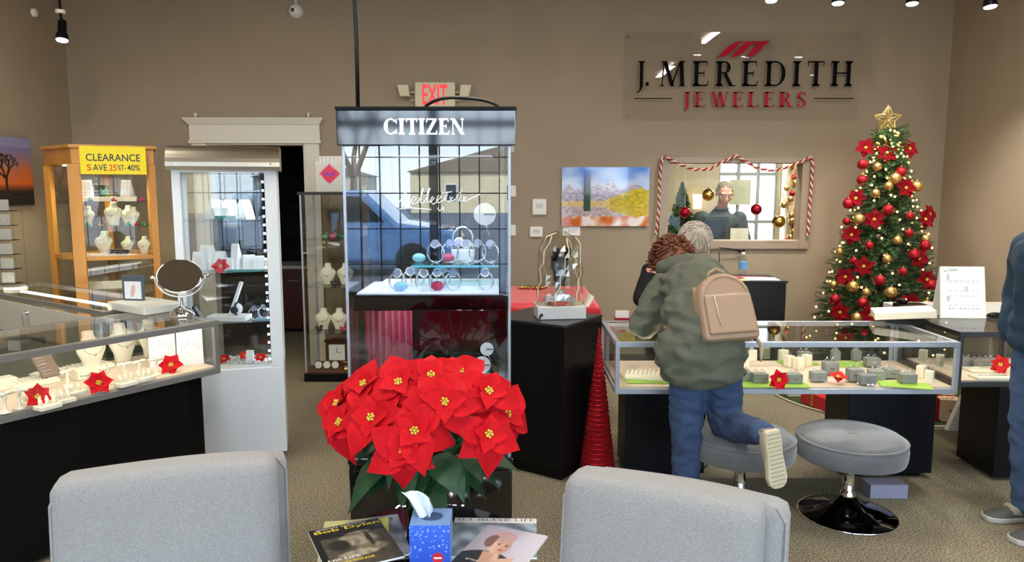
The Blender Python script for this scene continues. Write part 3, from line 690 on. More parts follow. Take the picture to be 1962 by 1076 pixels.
# left counters: an L
A0 = V((-1.537, 3.77, 0)); un = V((-.555, -.832, 0)); nn_ = V((-.832, .555, 0))
ang = atan2(.832, .555)   # local +x of a case looking at its front from the aisle
LZT, LZB = .95, .665
L1 = 1.95
t1 = thing('display_counter', 'angled glass jewellery showcase with grey steel rails on a black base, front left', 'display case', tuple(A0+un*L1), rz=ang)
case_box(t1, L1, .62, LZB, LZT, M_alud, rail=.032, doors=False)
m = MB(); m.box((.02, .03, .02), (L1-.17, .58, LZB)); m.build('base_cabinet', t1, m=M_black, bevel=.003); B(((L1-.17, .1, .02), (L1-.05, .58, LZB))).build('end_recess', t1, m=M_black)
# back sliding doors of that case in wood tone
B(((.03, .595, LZB+.03), (L1-.03, .603, LZT-.03))).build('sliding_door', t1, m=glass('frosted door glass'))
# rear counter, seen from its working side
P2 = A0+nn_*.76+un*.20
t2 = thing('display_counter', 'rear left showcase seen from its white working side with a light tube in it', 'display case', tuple(P2+nn_*1.75), rz=atan2(-.555, .832))
L2, D2 = 1.75, .46
case_box(t2, L2, D2, LZB+.02, LZT, M_alud, rail=.03, doors=False)
B(((.0, .0, .02), (L2, D2, LZB+.02))).build('base_cabinet', t2, m=mat('light grey laminate', 'cfcabd', .45), bevel=.003)
for k in (0, 1):
    q = B(((.03+k*L2*.48, -.008-.006*k, LZB+.05), (L2*.52+k*(L2*.46), -.002-.006*k, LZT-.04))).build('sliding_door', t2, m=mat('light grey laminate', ''))
m = MB(); m.lathe([(.012, 0), (.012, .02), (.004, .022), (.004, .035)], 12, M=T(L2*.50, -.012, LZB+.2) @ RX(pi/2)); m.box((L2*.50-.004, -.05, LZB+.12), (L2*.50+.004, -.04, LZB+.2)); m.build('lock', t2, m=M_chrome)
m = MB(); m.tube([(.15, D2*.55, LZT-.035), (L2-.05, D2*.55, LZT-.035)], .009, 8); m.build('light_tube', t2, m=M_led)

# ================================================================== TALL CASES
# honey oak corner cabinet
def corner_pt(px, Y, z=1.0): return V((pxx(px, Y, z), Y, 0))
pA = corner_pt(100, 5.72); pB = corner_pt(152, 5.40); pC = corner_pt(308, 5.62); pD = pC+V((-.25, .48, 0)); pE = pA+V((.25, .42, 0))
cen = (pA+pB+pC+pD+pE)/5; OT = 1.955
t_ = thing('oak_display_cabinet', 'tall honey oak and glass corner cabinet with a yellow clearance sign, back left', 'cabinet', (cen.x, cen.y, 0))
poly = [(p-cen) for p in (pA, pB, pC, pD, pE)]
def grow(k): return [tuple((p*k).xy) for p in poly]
m = MB(); m.prism(grow(1.0), 0, .08); m.build('plinth', t_, m=M_wood)
m = MB(); m.prism(grow(1.0), .08, .42); m.build('lower_cabinet', t_, m=M_wood)
hdr = MB(); hdr.prism(grow(1.06), OT-.025, OT); hdr.prism(grow(1.0), OT-.14, OT-.025); hdr.build('header', t_, m=M_wood, bevel=.004)
for i, p in enumerate(poly):
    q = p*.94; dirn = (poly[2]-poly[1]) if i in (1, 2) else (poly[3]-poly[4])
    a = atan2(dirn.y, dirn.x); wq = .042 if i == 1 else .026
    m = MB(); m.box((-wq, -.022, .42), (wq, .022, OT-.14), T(q.x, q.y, 0) @ RZ(a)); m.build('post', t_, m=M_wood, bevel=.003)
def pane_between(p, q, z0, z1, name, par, mm, th=.005, inset=.94):
    p, q = p*inset, q*inset; d_ = (q-p); L = d_.length; a = atan2(d_.y, d_.x)
    m = MB(); m.box((0, -th/2, z0), (L, th/2, z1), T(p.x, p.y, 0) @ RZ(a)); return m.build(name, par, m=mm)
for i in range(5): pane_between(poly[i], poly[(i+1) % 5], .42, OT-.14, 'glass_panel' if i != 3 else 'back_panel', t_, M_glass)
SH = [atY(230, 386, 5.55).z, atY(230, 433, 5.55).z, atY(230, 489, 5.55).z]
for i, z in enumerate(SH[:2]): m = MB(); m.prism(grow(.90), z-.006, z); m.build('glass_shelf', t_, m=M_thin)
m = MB(); m.prism(grow(.97), SH[2]-.03, SH[2]); m.build('wood_shelf', t_, m=M_wood)
m = MB(); m.prism(grow(.90), .86, .866); m.build('glass_shelf', t_, m=M_thin)
for px in (130, 168, 262):
    p = corner_pt(px, 5.62, 1.8)-cen; q = MB(); q.lathe([(.032, -.008), (.036, 0)], 16, (p.x, p.y, OT-.142)); q.build('puck_light', t_, m=M_led)
spot('cabinet_beam', (cen.x, cen.y-.05, OT-.16), (cen.x, cen.y-.05, 0), 26, 160, (1, .80, .48), .04)
# clearance sign taped on the header, tilted with the front face
d_ = (poly[2]-poly[1]); a = atan2(d_.y, d_.x); L = d_.length
s0, s1 = .14, .93
zt = atY(240, 281, 5.50).z; zb = atY(240, 334, 5.50).z
mid = poly[1]*1.08+d_*((s0+s1)/2); hs = (zt-zb); ws = L*(s1-s0)
ts = thing('clearance_sign', 'yellow clearance save sign taped to the front of the oak cabinet', 'sign', (cen.x+mid.x+.01, cen.y+mid.y-.02, zb), rz=a)
B(((-ws/2, -.003, 0), (ws/2, 0, hs))).build('card', ts, m=mat('yellow card', 'efdc10', .5))
m = MB().use(mat('navy marker', '23254a', .5)); sans(m, 'CLEARANCE', ws*.82, hs*.26, UP(0, -.0035, hs*.60), .0005, bold=.01); sans(m, 'AVE', ws*.21, hs*.23, UP(-ws*.21, -.0035, hs*.24), .0005, bold=.01); sans(m, '%T-', ws*.12, hs*.20, UP(ws*.115, -.0035, hs*.24), .0005, bold=.01); sans(m, '40%', ws*.20, hs*.22, UP(ws*.30, -.0035, hs*.24), .0005, bold=.01)
m.use(mat('red marker', 'd03a2a', .5)); sans(m, 'S', ws*.07, hs*.23, UP(-ws*.37, -.0035, hs*.24), .0005, bold=.01); sans(m, '25', ws*.115, hs*.23, UP(-ws*.015, -.0035, hs*.24), .0006, bold=.01)
m.build('lettering', ts)

# white tower with chrome hood
WX0_, WY, WRZ = -1.895, 4.10, .28; wd = .56; dp = .36
t_ = thing('white_display_tower', 'tall white display tower with a curved steel hood and cool LED lights', 'display case', (WX0_, WY, 0), rz=WRZ)
z418, z515, z610, z700 = 1.455, 1.15, .855, .585; ZH = 1.755
B(((0, 0, .06), (wd, dp, z700))).build('lower_box', t_, m=mat('cool white laminate', 'e4e8ec', .35), bevel=.004)
B(((.03, .03, 0), (wd-.03, dp-.03, .06))).build('toe_kick', t_, m=M_black)
for x0, x1, y0, y1 in ((0, .045, 0, .04), (wd-.07, wd, 0, .04), (0, .03, dp-.03, dp), (wd-.03, wd, dp-.03, dp)):
    B(((x0, y0, z700), (x1, y1, ZH))).build('upright', t_, m=mat('cool white laminate', ''), bevel=.003)
B(((.045, 0, ZH-.03), (wd-.07, dp, ZH))).build('top_panel', t_, m=mat('cool white laminate', ''))
m = MB(); prof = []
for i in range(9): a = radians(-10+100*i/8); prof.append((-.05+.14*(1-cos(radians(90)*i/8)), ZH+.0+.12*sin(radians(90)*i/8)))
pts = [(-.045, ZH-.02)]+prof+[(dp, ZH+.12), (dp, ZH-.02)]
mm = Matrix(((0, 0, 1, 0), (1, 0, 0, 0), (0, 1, 0, 0), (0, 0, 0, 1)))
m.prism(pts, -.02, wd+.02, mm); m.build('steel_hood', t_, m=mat('brushed steel hood', 'c9bfae', .3, 1.0, bump=.02, bscale=200))
for x in (.03, wd-.03): m = MB(); m.lathe([(.006, 0), (.005, .004)], 10, M=T(x, -.046, ZH+.015) @ RX(pi/2)); m.build('screw', t_, m=M_chrome)
for z in (z418, z515, z610):
    g = MB(); g.box((.035, .012, z-.007), (wd-.035, dp-.012, z)); g.build('glass_shelf', t_, m=M_thin)
B(((.03, .03, z700), (wd-.03, dp-.03, z700+.006))).build('deck', t_, m=M_white)
g = MB(); g.box((.045, .012, z700), (wd-.07, .018, ZH-.03)); g.build('front_glass', t_, m=glass('reflective front glass', (.95, .97, .98), 1.75))
g = MB(); g.box((.03, dp-.02, z700), (wd-.03, dp-.014, ZH-.03)); g.build('rear_glass', t_, m=M_glass)
for x in (.005, wd-.011): g = MB(); g.box((x, .04, z700), (x+.006, dp-.03, ZH-.03)); g.build('side_glass', t_, m=M_glass)
for k in range(22):
    z = z700+.03+k*(ZH-z700-.12)/21; m = MB(); m.box((wd-.088, .055, z), (wd-.076, .062, z+.012))
    m.build('led_chip', t_, m=M_ledc)
def wloc(x, y, z): return (WX0_+x*cos(WRZ)-y*sin(WRZ), WY+x*sin(WRZ)+y*cos(WRZ), z)
area('tower_light', wloc(wd/2, dp/2, ZH-.035), (0, 0, WRZ), .3, .2, .6, (.82, .9, 1))
area('tower_light', wloc(wd-.10, .17, 1.1), (0, radians(90), WRZ), 1.0, .03, 1.6, (.8, .88, 1))

# narrow glass tower
GX0, GY = -1.765, 6.10; gw, gd = .66, .42
t_ = thing('glass_display_tower', 'narrow all glass display tower with black base beside the doorway', 'display case', (GX0, GY, 0))
B(((-.01, -.01, .0), (gw+.01, gd+.01, .07))).build('base', t_, m=M_black, bevel=.004); B(((.0, .0, .07), (gw, gd, .082))).build('floor_mat', t_, m=mat('mahogany board', '57291d', .4))
B(((-.015, -.015, 1.585), (gw+.015, gd+.015, 1.61))).build('top_board', t_, m=mat('dark grey board', '2d2d2d', .5), bevel=.003)
for x, y in ((0, 0), (gw-.014, 0), (0, gd-.014), (gw-.014, gd-.014)): B(((x, y, .082), (x+.014, y+.014, 1.585))).build('corner_post', t_, m=M_alu)
for nm, bx in (('front_glass', ((.014, .0, .082), (gw-.014, .005, 1.585))), ('back_glass', ((.014, gd-.005, .082), (gw-.014, gd, 1.585))), ('side_glass', ((0, .014, .082), (.005, gd-.014, 1.585))), ('side_glass', ((gw-.005, .014, .082), (gw, gd-.014, 1.585)))):
    B(bx).build(nm, t_, m=M_glass)
B(((.05, .32, .082), (.155, .36, 1.585))).build('side_curtain', t_, m=mat('pale rear strip', 'b7b79d', .7)) if False else None
GS = [atY(620, 458, 6.2).z, atY(620, 548, 6.2).z, atY(620, 635, 6.2).z]
for z in GS: B(((.01, .01, z-.006), (gw-.01, gd-.01, z))).build('glass_shelf', t_, m=M_thin)

# tall black watch case
CX0, CX1, CY, CDp = -.69, -.005, 3.0, .46; cw_ = CX1-CX0
t_ = thing('watch_display_case', 'tall glossy black and glass watch display case with lit white lettering in the centre', 'display case', (CX0, CY, 0))
zb_, zm0, zm1, zh0, zh1 = .494, 1.125, 1.19, 1.80, 1.952
B(((-.005, -.005, .0), (cw_+.005, CDp, zb_-.03))).build('base_cabinet', t_, m=M_gloss, bevel=.004)
B(((-.01, -.015, zb_-.03), (cw_+.01, CDp+.01, zb_))).build('base_ledge', t_, m=M_gloss, bevel=.006)
B(((-.005, -.01, zb_-.10), (cw_+.005, -.004, zb_-.055))).build('drawer_front', t_, m=M_gloss, bevel=.003)
B(((.03, -.005, zm0), (cw_-.01, CDp, zm1))).build('middle_shelf', t_, m=M_gloss, bevel=.005)
for x, y in ((0.025, CDp-.04), (cw_-.045, CDp-.04)): B(((x, y, zb_), (x+.03, y+.03, zh0))).build('rear_post', t_, m=M_gloss)
B(((cw_-.05, .03, zb_), (cw_-.025, .055, zh0))).build('rear_post', t_, m=M_gloss)
for x in (.0, cw_-.012): B(((x, 0, zb_), (x+.012, .012, zh0))).build('corner_trim', t_, m=M_alu, bevel=.002)
h_ = B(((-.012, -.03, zh0), (cw_+.02, CDp+.01, zh1-.012))).build('header', t_, m=mat('glossy dark header', '0b1626', .06, spec=.5, ior=1.75), bevel=.004)
B(((-.015, -.034, zh1-.012), (cw_+.023, CDp+.014, zh1))).build('header_cap', t_, m=M_black)
m = MB(); serif(m, 'CITIZEN', cw_*.47, (zh1-zh0)*.40, UP(cw_*.495, -.031, (zh0+zh1)/2-.002), gap=.10, t=.2, hair=.07, depth=.006); m.build('lettering', h_, m=mat('lit white letters', 'fff4ff', emit=5))
m = MB(); serif(m, 'CITIZEN', cw_*.44, .055, UP(cw_*.49, -.0065, .255), gap=.10, t=.2, hair=.07, depth=.002); m.build('base_lettering', t_, m=mat('lit white letters', ''))
GF = glass('reflective watch case glass', (.93, .95, .97), 2.3)
g = MB(); g.box((.012, .002, zm1), (cw_-.012, .008, zh0)); g.build('upper_front_glass', t_, m=GF)
g = MB(); g.box((.012, .002, zb_), (cw_-.012, .008, zm0)); g.build('lower_front_glass', t_, m=GF)
for x in (.0, cw_-.006):
    g = MB(); g.box((x, .012, zb_), (x+.006, CDp, zh0)); g.build('side_glass', t_, m=M_glass)
g = MB(); g.box((.055, CDp-.016, zb_), (cw_-.05, CDp-.010, zh0)); g.build('rear_glass', t_, m=glass('smoked rear glass', (.30, .34, .42), 1.5))
B(((.10, .14, zm0+.067), (cw_-.05, CDp-.05, zm0+.085))).build('white_riser', t_, m=M_whitep)
B(((.04, .03, zm1), (cw_-.03, CDp-.03, zm1+.004))).build('glow_tray', t_, m=mat('white glowing tray', 'd8dcf0', emit=.35))  # white tray with a faint glow put into its material
zs = atY(860, 503, 3.2).z
g = MB(); g.box((cw_*.38, .10, zs-.009), (cw_-.03, .36, zs)); g.build('glass_shelf', t_, m=glass('teal glass shelf', (.62, .86, .90), 1.5))
m = MB(); m.box((cw_*.38, .094, zs-.010), (cw_-.03, .10, zs-.001)); m.build('shelf_edge', t_, m=mat('teal shelf edge', '58b9c9', .2, emit=.3))
# script lettering etched across the upper glass
def scr(px, py): q = atY(px, py, CY-.002); return (q.x-CX0, -.001, q.z)
strokes = [[(765, 388), (775, 368), (780, 362), (776, 376), (770, 390), (782, 384), (786, 390), (778, 396), (770, 390)], [(790, 388), (798, 380), (794, 376), (788, 384), (790, 391), (800, 388), (806, 378), (812, 360), (808, 362), (805, 388), (812, 388), (818, 378), (824, 360), (820, 362), (818, 388), (826, 386), (832, 379), (828, 377), (824, 385), (830, 391), (838, 386)],
           [(838, 384), (846, 376), (840, 374), (836, 383), (840, 389), (850, 383), (858, 366), (854, 384), (860, 387), (868, 377), (862, 377), (864, 386), (874, 380), (884, 362), (880, 385), (888, 384), (893, 377), (888, 376), (890, 386), (902, 380), (920, 372)], [(846, 370), (866, 367)], [(764, 400), (790, 398), (826, 401)], [(850, 396), (850, 404)], [(838, 398), (842, 404), (848, 398)]]
m = MB()
for s_ in strokes: m.tube([scr(*p) for p in s_], .0016, 5)
m.build('script_lettering', t_, m=mat('white glass print', 'f4f6f8', .5, emit=.6))
B(((cw_-.115, -.0195, .405), (cw_-.083, -.0165, .450))).build('sign_reflection', t_, m=M_paper)  # white plate modelling a sign reflected in the gloss
m = MB(); sans(m, '12', .020, .02, UP(cw_-.099, -.0198, .427), .0005, bold=.01); m.build('reflection_lettering', t_, m=M_cable)
area('case_light', (CX0+cw_/2, CY+.2, zh0-.01), (0, 0, 0), .5, .25, 5, (.85, .92, 1))
area('case_light', (CX0+cw_/2, CY+.2, zm0-.01), (0, 0, 0), .5, .2, 1.4, (.9, .9, 1))
# cable loop on its roof
m = MB(); m.tube([(-.05+.17*cos(a*pi/12), 3.22-.02*sin(a), 1.958+.06*sin(a*pi/12)) for a in range(13)], .007, 8)
m.v = [(x-.17, y, z) for x, y, z in m.v]; tag(m.build('coiled_cable', m=M_cable), 'loop of black cable lying on top of the tall watch case', 'cable')

# ================================================================== PEDESTALS, TABLES, BACK CABINET
t_ = thing('black_pedestal', 'tall black square pedestal turned corner on, carrying the covered microscope', 'pedestal', (.287, 3.91, 0), rz=radians(56))
B(((0, .0, .07), (.44, .50, .89))).build('body', t_, m=M_black, bevel=.003); B(((.03, .03, 0), (.40, .47, .07))).build('toe_kick', t_, m=M_black)
B(((-.003, -.003, .878), (.443, .503, .892))).build('top_board', t_, m=mat('black top edge', '26262a', .3), bevel=.003)
# red cloth table
t_ = thing('side_table', 'table hidden under the red cloth behind the black pedestal', 'table', (-.1, 4.55, 0))
TBX0, TBX1, TBY0, TBY1, TBZ = -.55, .56, 4.75, 5.65, .88
t_.location = ((TBX0+TBX1)/2, (TBY0+TBY1)/2, 0)
hw, hd = (TBX1-TBX0)/2, (TBY1-TBY0)/2
B(((-hw, -hd, TBZ-.03), (hw, hd, TBZ))).build('table_top', t_, m=M_wood)
for sx_ in (-1, 1):
    for sy_ in (-1, 1): B(((sx_*(hw-.05)-.02, sy_*(hd-.05)-.02, 0), (sx_*(hw-.05)+.02, sy_*(hd-.05)+.02, TBZ-.03))).build('leg', t_, m=M_black)
m = MB(); nx, ny = 44, 40; ov = .32; vs = []; 
for j in range(ny+1):
    for i in range(nx+1):
        x = -hw-ov+(2*hw+2*ov)*i/nx; y = -hd-ov+(2*hd+2*ov)*j/ny
        ex = max(0, abs(x)-hw-.008); ey = max(0, abs(y)-hd-.008); e_ = max(ex, ey)
        f = .018*sin(x*26)*min(1, e_*6)+.018*sin(y*24)*min(1, e_*6)
        X = max(-hw-.014, min(hw+.014, x))+(f+.04*ex/ov if ex > 0 else 0)*(1 if x > 0 else -1); Y = max(-hd-.014, min(hd+.014, y))+(f+.05*ey/ov if ey > 0 else 0)*(1 if y > 0 else -1)
        vs.append((X, Y, TBZ+.004-e_))
m.use(mat('red satin cloth', 'cf1426', .5, sheen=.4), True); m.add(vs, [(j*(nx+1)+i, j*(nx+1)+i+1, (j+1)*(nx+1)+i+1, (j+1)*(nx+1)+i) for j in range(ny) for i in range(nx)])
o = m.build('tablecloth'); o.location = t_.location; so_ = o.modifiers.new('thick', 'SOLIDIFY'); so_.thickness = .003
tag(o, 'bright red cloth draped over the table behind the black pedestal', 'tablecloth')
# low dark cabinet with papers and bottle at the wall
cx0, cx1 = pxx(1375, 5.75, .9), pxx(1507, 5.75, .9)
t_ = thing('low_cabinet', 'low black cabinet against the wall under the inside window', 'cabinet', (cx0, 5.75, 0))
B(((0, 0, .04), (cx1-cx0, .45, .895))).build('body', t_, m=mat('espresso black', '0e0c0c', .4), bevel=.003); B(((-.01, -.01, .895), (cx1-cx0+.01, .46, .91))).build('top_board', t_, m=mat('espresso black', '')); B(((.02, .03, 0), (cx1-cx0-.02, .42, .04))).build('toe_kick', t_, m=M_black)
CABZ = .911

# ================================================================== STOOLS
def stool(x, y, label):
    t_ = thing('round_stool', label, 'stool', (x, y, 0), group='round velvet stools at the right counter')
    R_ = .258; m = MB(); prof = [(R_-.03, .300), (R_-.006, .306), (R_, .325), (R_+.003, .37), (R_-.001, .398), (R_-.010, .403), (R_-.012, .409), (R_-.03, .424), (R_*.6, .436), (.06, .436), (.03, .430), (.012, .422), (.0005, .420)]
    m.lathe(prof, 48); m.build('seat_cushion', t_, m=M_vel)
    m = MB(); m.lathe([(R_+.0005, .399), (R_+.0025, .403), (R_-.004, .407)], 48); m.build('piping', t_, m=M_vel)
    m = MB(); m.ball((0, 0, .424), (.014, .014, .006), 12, 8); m.build('button', t_, m=M_vel)
    m = MB(); m.lathe([(.036, .09), (.036, .12), (.026, .13), (.026, .295), (.11, .299), (.11, .302)], 24); m.build('column', t_, m=M_chrome)
    m = MB(); m.lathe([(.232, .0), (.235, .006), (.228, .012), (.15, .030), (.09, .05), (.055, .075), (.034, .105), (.03, .11)], 48); m.build('trumpet_base', t_, m=mat('black chrome', '3a3a3e', .04, 1.0))
    m = MB(); m.lathe([(.2355, .002), (.2365, .005), (.2345, .009)], 48); m.build('base_rim', t_, m=M_chrome)
    m = MB(); m.tube([(.03, -.01, .275), (.09, -.03, .27), (.13, -.045, .268)], .006, 8); m.build('height_lever', t_, m=M_chrome)
    return t_
ps = atZ(1622, 985, 0); stool(ps.x, ps.y, 'round grey velvet stool on a chrome base, the one with its base in full view')
stool(ps.x-.535, ps.y+.03, 'round grey velvet stool the customer kneels on')

# ================================================================== LOUNGE CHAIRS
def chair(xa, ya, xb, yb, zt, label, ext_=.0):
    a, b_ = V((xa, ya, 0)), V((xb, yb, 0)); d_ = b_-a; L = d_.length; an = atan2(d_.y, d_.x)
    t_ = thing('lounge_chair', label, 'chair', (xa, ya, 0), rz=an, group='grey lounge chairs in the foreground')
    # local: x along the back, -y towards the seat (the camera), +y behind
    def cushion(x0, x1, y0, y1, z0, z1, name, puff, rec=0., r_=.05):
        m = MB(); nx, nz_ = 14, 14; mm2 = []
        prims = []
        m.box((x0, y0, z0), (x1, y1, z1))
        o = m.build(name, t_, m=M_fab)
        s1 = o.modifiers.new('sub', 'SUBSURF'); s1.subdivision_type = 'SIMPLE'; s1.levels = s1.render_levels = 4
        bpy.context.view_layer.update(); dg = bpy.context.evaluated_depsgraph_get(); nm = bpy.data.meshes.new_from_object(o.evaluated_get(dg)); o.modifiers.clear(); o.data = nm
        cx, cy, cz = (x0+x1)/2, (y0+y1)/2, (z0+z1)/2; hx_, hy, hz = (x1-x0)/2, (y1-y0)/2, (z1-z0)/2
        for v in nm.vertices:
            p = v.co-V((cx, cy, cz)); q = V((max(-hx_+r_, min(hx_-r_, p.x)), max(-hy+min(r_, hy*.95), min(hy-min(r_, hy*.95), p.y)), max(-hz+r_, min(hz-r_, p.z))))
            e_ = p-q
            if e_.length > 1e-6: p = q+e_.normalized()*min(r_, hy*.95 if abs(e_.y) > abs(e_.x) and abs(e_.y) > abs(e_.z) else r_)
            u, w_ = p.x/hx_, p.z/hz
            p.y += (1 if p.y > 0 else -1)*puff*max(0, (1-u*u))*max(0, (1-w_*w_)); p.z += (.012*(1-u*u) if p.z > 0 else 0)
            v.co = V((cx, cy, cz))+p; v.co.y += rec*(v.co.z-.42)
            v.co.y += .004*nz(v.co.x*4, v.co.z*4, 3)
        for p in nm.polygons: p.use_smooth = True
        return o
    o = cushion(0, L, -.07, .07, .34, zt, 'back_cushion', .015, .10, .038)
    m = MB(); pts = []
    for k in range(0, 9): a2 = pi/2*k/8; pts.append((L-.035+.035*sin(a2)+.001, -.055+.1*(zt-.42), zt-.035+.035*cos(a2)))
    shell = cushion(.03+ext_*.0, L+ext_, .055, .15, .16, zt-.028, 'back_shell', .004, .10, .03)
    m = MB(); m.tube([(L+ext_-.004, .062+.1*(z-.42), z) for z in (.2, .4, .6, zt-.07)]+[(L+ext_-.03, .062+.1*(zt-.45), zt-.032)], .005, 6); m.build('welt', t_, m=M_fab)
    m = MB(); m.tube([(.004, -.055+.1*(z-.42), z) for z in (.36, .5, .65, zt-.06)]+[(.03, -.055+.1*(zt-.45), zt-.012)], .004, 6); m.build('welt', t_, m=M_fab)
    cushion(0, L, -.62, -.04, .30, .44, 'seat_cushion', 0, 0, .04)
    B(((.02, -.60, .16), (L-.02, .10, .30))).build('seat_base', t_, m=M_fab, bevel=.02)
    for x in (.06, L-.06):
        for y in (-.54, .05):
            m = MB(); m.lathe([(.014, 0), (.022, .16)], 12, (x, y, 0)); m.build('leg', t_, m=mat('dark walnut', '2b1a12', .4))
    return t_
p0 = atZ(93, 925, .80); p1 = atZ(530, 878, .80); chair(p0.x, p0.y, p1.x, p1.y, .80, 'grey tweed lounge chair in the left foreground', .03)
p0 = atZ(1085, 905, .80); p1 = atZ(1462, 975, .80); chair(p0.x, p0.y, p1.x, p1.y, .80, 'grey tweed lounge chair in the right foreground', .055)
# ================================================================== SMALL GOODS
def petal_mesh(name, L, W, droop, fold, m_, n=6, tip=1.6):
    """pointed leaf from the origin along +x, folded on its midrib, drooping in z"""
    vs = []; fs = []
    for i in range(n+1):
        u = i/n; x = L*u; wv = W*(sin(pi*min(1, u**.75*.98+.01))**.8)*(1 if u < .6 else (1-(u-.6)/.4)**.35 if u < 1 else 0)+.0004
        z = -droop*u*u*L+.15*L*u
        for k, s_ in enumerate((-1, -.5, 0, .5, 1)): vs.append((x-.02*L*abs(s_), s_*wv, z+fold*abs(s_)*wv+.012*L*sin(u*9+s_*3)*abs(s_)))
    for i in range(n):
        for k in range(4): a = i*5+k; fs.append((a, a+5, a+6, a+1))
    m = MB(); m.use(m_, True); m.add(vs, fs, None, True); return m.mesh(name)
def place_mesh(name, me, parent, Mx, kind=None):
    o = bpy.data.objects.new(name, me); C.objects.link(o); o.parent = parent; o.matrix_local = Mx
    if kind: o['kind'] = kind
    return o
PET = [petal_mesh('petal', .112, .042, d_, .25, M_red) for d_ in (.35, .6, .15)]
PETL = [petal_mesh('petal', .06, .025, d_, .25, M_red) for d_ in (.3, .1)]
PETD = [petal_mesh('petal', .085, .030, d_, .2, mat('christmas tree velvet petal', '6c0610', .85, spec=.06, var=.2, vscale=30)) for d_ in (.3, .1)]
M_leaf = mat('dark green silk leaf', '14401f', .5, var=.3, vscale=20); LEAF = [petal_mesh('leaf', .14, .045, d_, .2, M_leaf) for d_ in (.5, .9)]
m = MB().use(mat('yellow flower bead', 'd8c648', .4), True)
for k in range(7): a = k*2*pi/6; r_ = .0085 if k else 0; m.ball((r_*cos(a), r_*sin(a), .005+.003*(k % 2)), .0042, 8, 6)
BEADS = m.mesh('stamen_beads')
def facing(nrm, spin=0):
    q = V(nrm).normalized().to_track_quat('Z', 'Y').to_matrix().to_4x4(); return q @ RZ(spin)
def flower(name, label, loc_, nrm, pets, n=6, group=None, cat='flower', sc=1., tilt=.2, spin=0):
    t_ = thing(name, label, cat, loc_, group=group)
    Q = facing(nrm, spin); t_.matrix_local = T(*loc_) @ Q @ SC(sc, sc, sc)
    for k in range(n):
        place_mesh('petal', pets[k % len(pets)], t_, RZ(2*pi*k/n+.15*sin(k*5+spin)) @ RY(-tilt-.12*sin(k*3+spin)))
    place_mesh('stamen_beads', BEADS, t_, T(0, 0, .002)); return t_

# ---- poinsettia on the table, in a foil pot --------------------------------
TZ = .56; PC = V((pxx(816, 2.28, .7), 2.28, TZ))
t_ = thing('poinsettia_plant', 'big red silk poinsettia in a green foil pot on the low table', 'plant', tuple(PC))
m = MB().use(mat('green foil', '0c5a30', .22, .9, bump=1.0, bscale=30), True); m.lathe([(.055, 0), (.06, .01), (.075, .13), (.085, .17), (.094, .19), (.086, .185), (.06, .16), (.001, .15)], 28); 
m.v = [(x*(1+.06*sin(7*atan2(y, x))*z*5), y*(1+.06*sin(7*atan2(y, x))*z*5), z+.012*sin(11*atan2(y, x))*(z > .16)) for x, y, z in m.v]; m.build('foil_pot', t_)
blooms = [(826, 722, 2.22), (851, 772, 2.10), (714, 801, 2.12), (795, 826, 2.04), (775, 863, 2.02), (934, 832, 2.10), (934, 751, 2.18), (765, 735, 2.2), (655, 810, 2.22), (700, 738, 2.30), (968, 795, 2.26), (880, 715, 2.34), (650, 775, 2.34)]
BLOOMZ = [atY(*b_) for b_ in blooms]; pc = PC+V((0, 0, .14)); rnd = random.Random(3)
m = MB().use(mat('green stem', '2a5a2c', .6), True)
for bi, p in enumerate(BLOOMZ):
    q = p-PC; m.tube([(q.x*.08, q.y*.08, .15), (q.x*.4, q.y*.4, .15+(q.z-.15)*.55), tuple(q)], .004, 6)
m.build('stems', t_)
for bi, p in enumerate(BLOOMZ):
    nrm = ((p-pc).normalized()+V((0, -.75, .1))).normalized(); q = p-PC
    m = MB().use(M_red, True); m.ball((0, 0, -.004), (.012, .012, .006), 10, 6); bl = m.build('bloom', t_)
    bl.matrix_local = T(*q) @ facing(nrm, rnd.uniform(0, 2))
    place_mesh('stamen_beads', BEADS, bl, T(0, 0, .008) @ SC(1.1, 1.1, 1.1))
    for k in range(6): place_mesh('bract', PET[k % 3], bl, RZ(2*pi*k/6+rnd.uniform(-.2, .2)) @ RY(-.05+rnd.uniform(-.15, .25)) @ SC(*(rnd.uniform(.9, 1.2),)*3))
    for k in range(4): place_mesh('bract', PETL[k % 2], bl, T(0, 0, .006) @ RZ(2*pi*k/4+.5+rnd.uniform(-.2, .2)) @ RY(-.35) @ SC(*(rnd.uniform(.9, 1.2),)*3))
for k in range(34):
    a = 2*pi*k/34*1.0+rnd.uniform(-.2, .2); r_ = rnd.uniform(.07, .16); z = rnd.uniform(.17, .31)
    place_mesh('leaf', LEAF[k % 2], t_, T(r_*cos(a), r_*sin(a), z) @ RZ(a) @ RY(rnd.uniform(-.1, .5)) @ RX(rnd.uniform(-.4, .4)) @ SC(*(rnd.uniform(.8, 1.15),)*3))
# low table
t_ = thing('coffee_table', 'low dark glass table between the lounge chairs, mostly under magazines', 'table', (PC.x+.02, 2.08, 0))
m = MB(); m.lathe([(.30, TZ-.012), (.305, TZ-.006), (.30, TZ-.001)], 48); m.build('table_top', t_, m=mat('dark table glass', '0a0d10', .06, spec=.8))
m = MB(); m.lathe([(.03, .02), (.025, .06), (.025, TZ-.03), (.09, TZ-.012)], 20); m.build('column', t_, m=M_chrome)
m = MB(); m.lathe([(.20, 0), (.20, .012), (.03, .03)], 36); m.build('foot', t_, m=M_chrome)
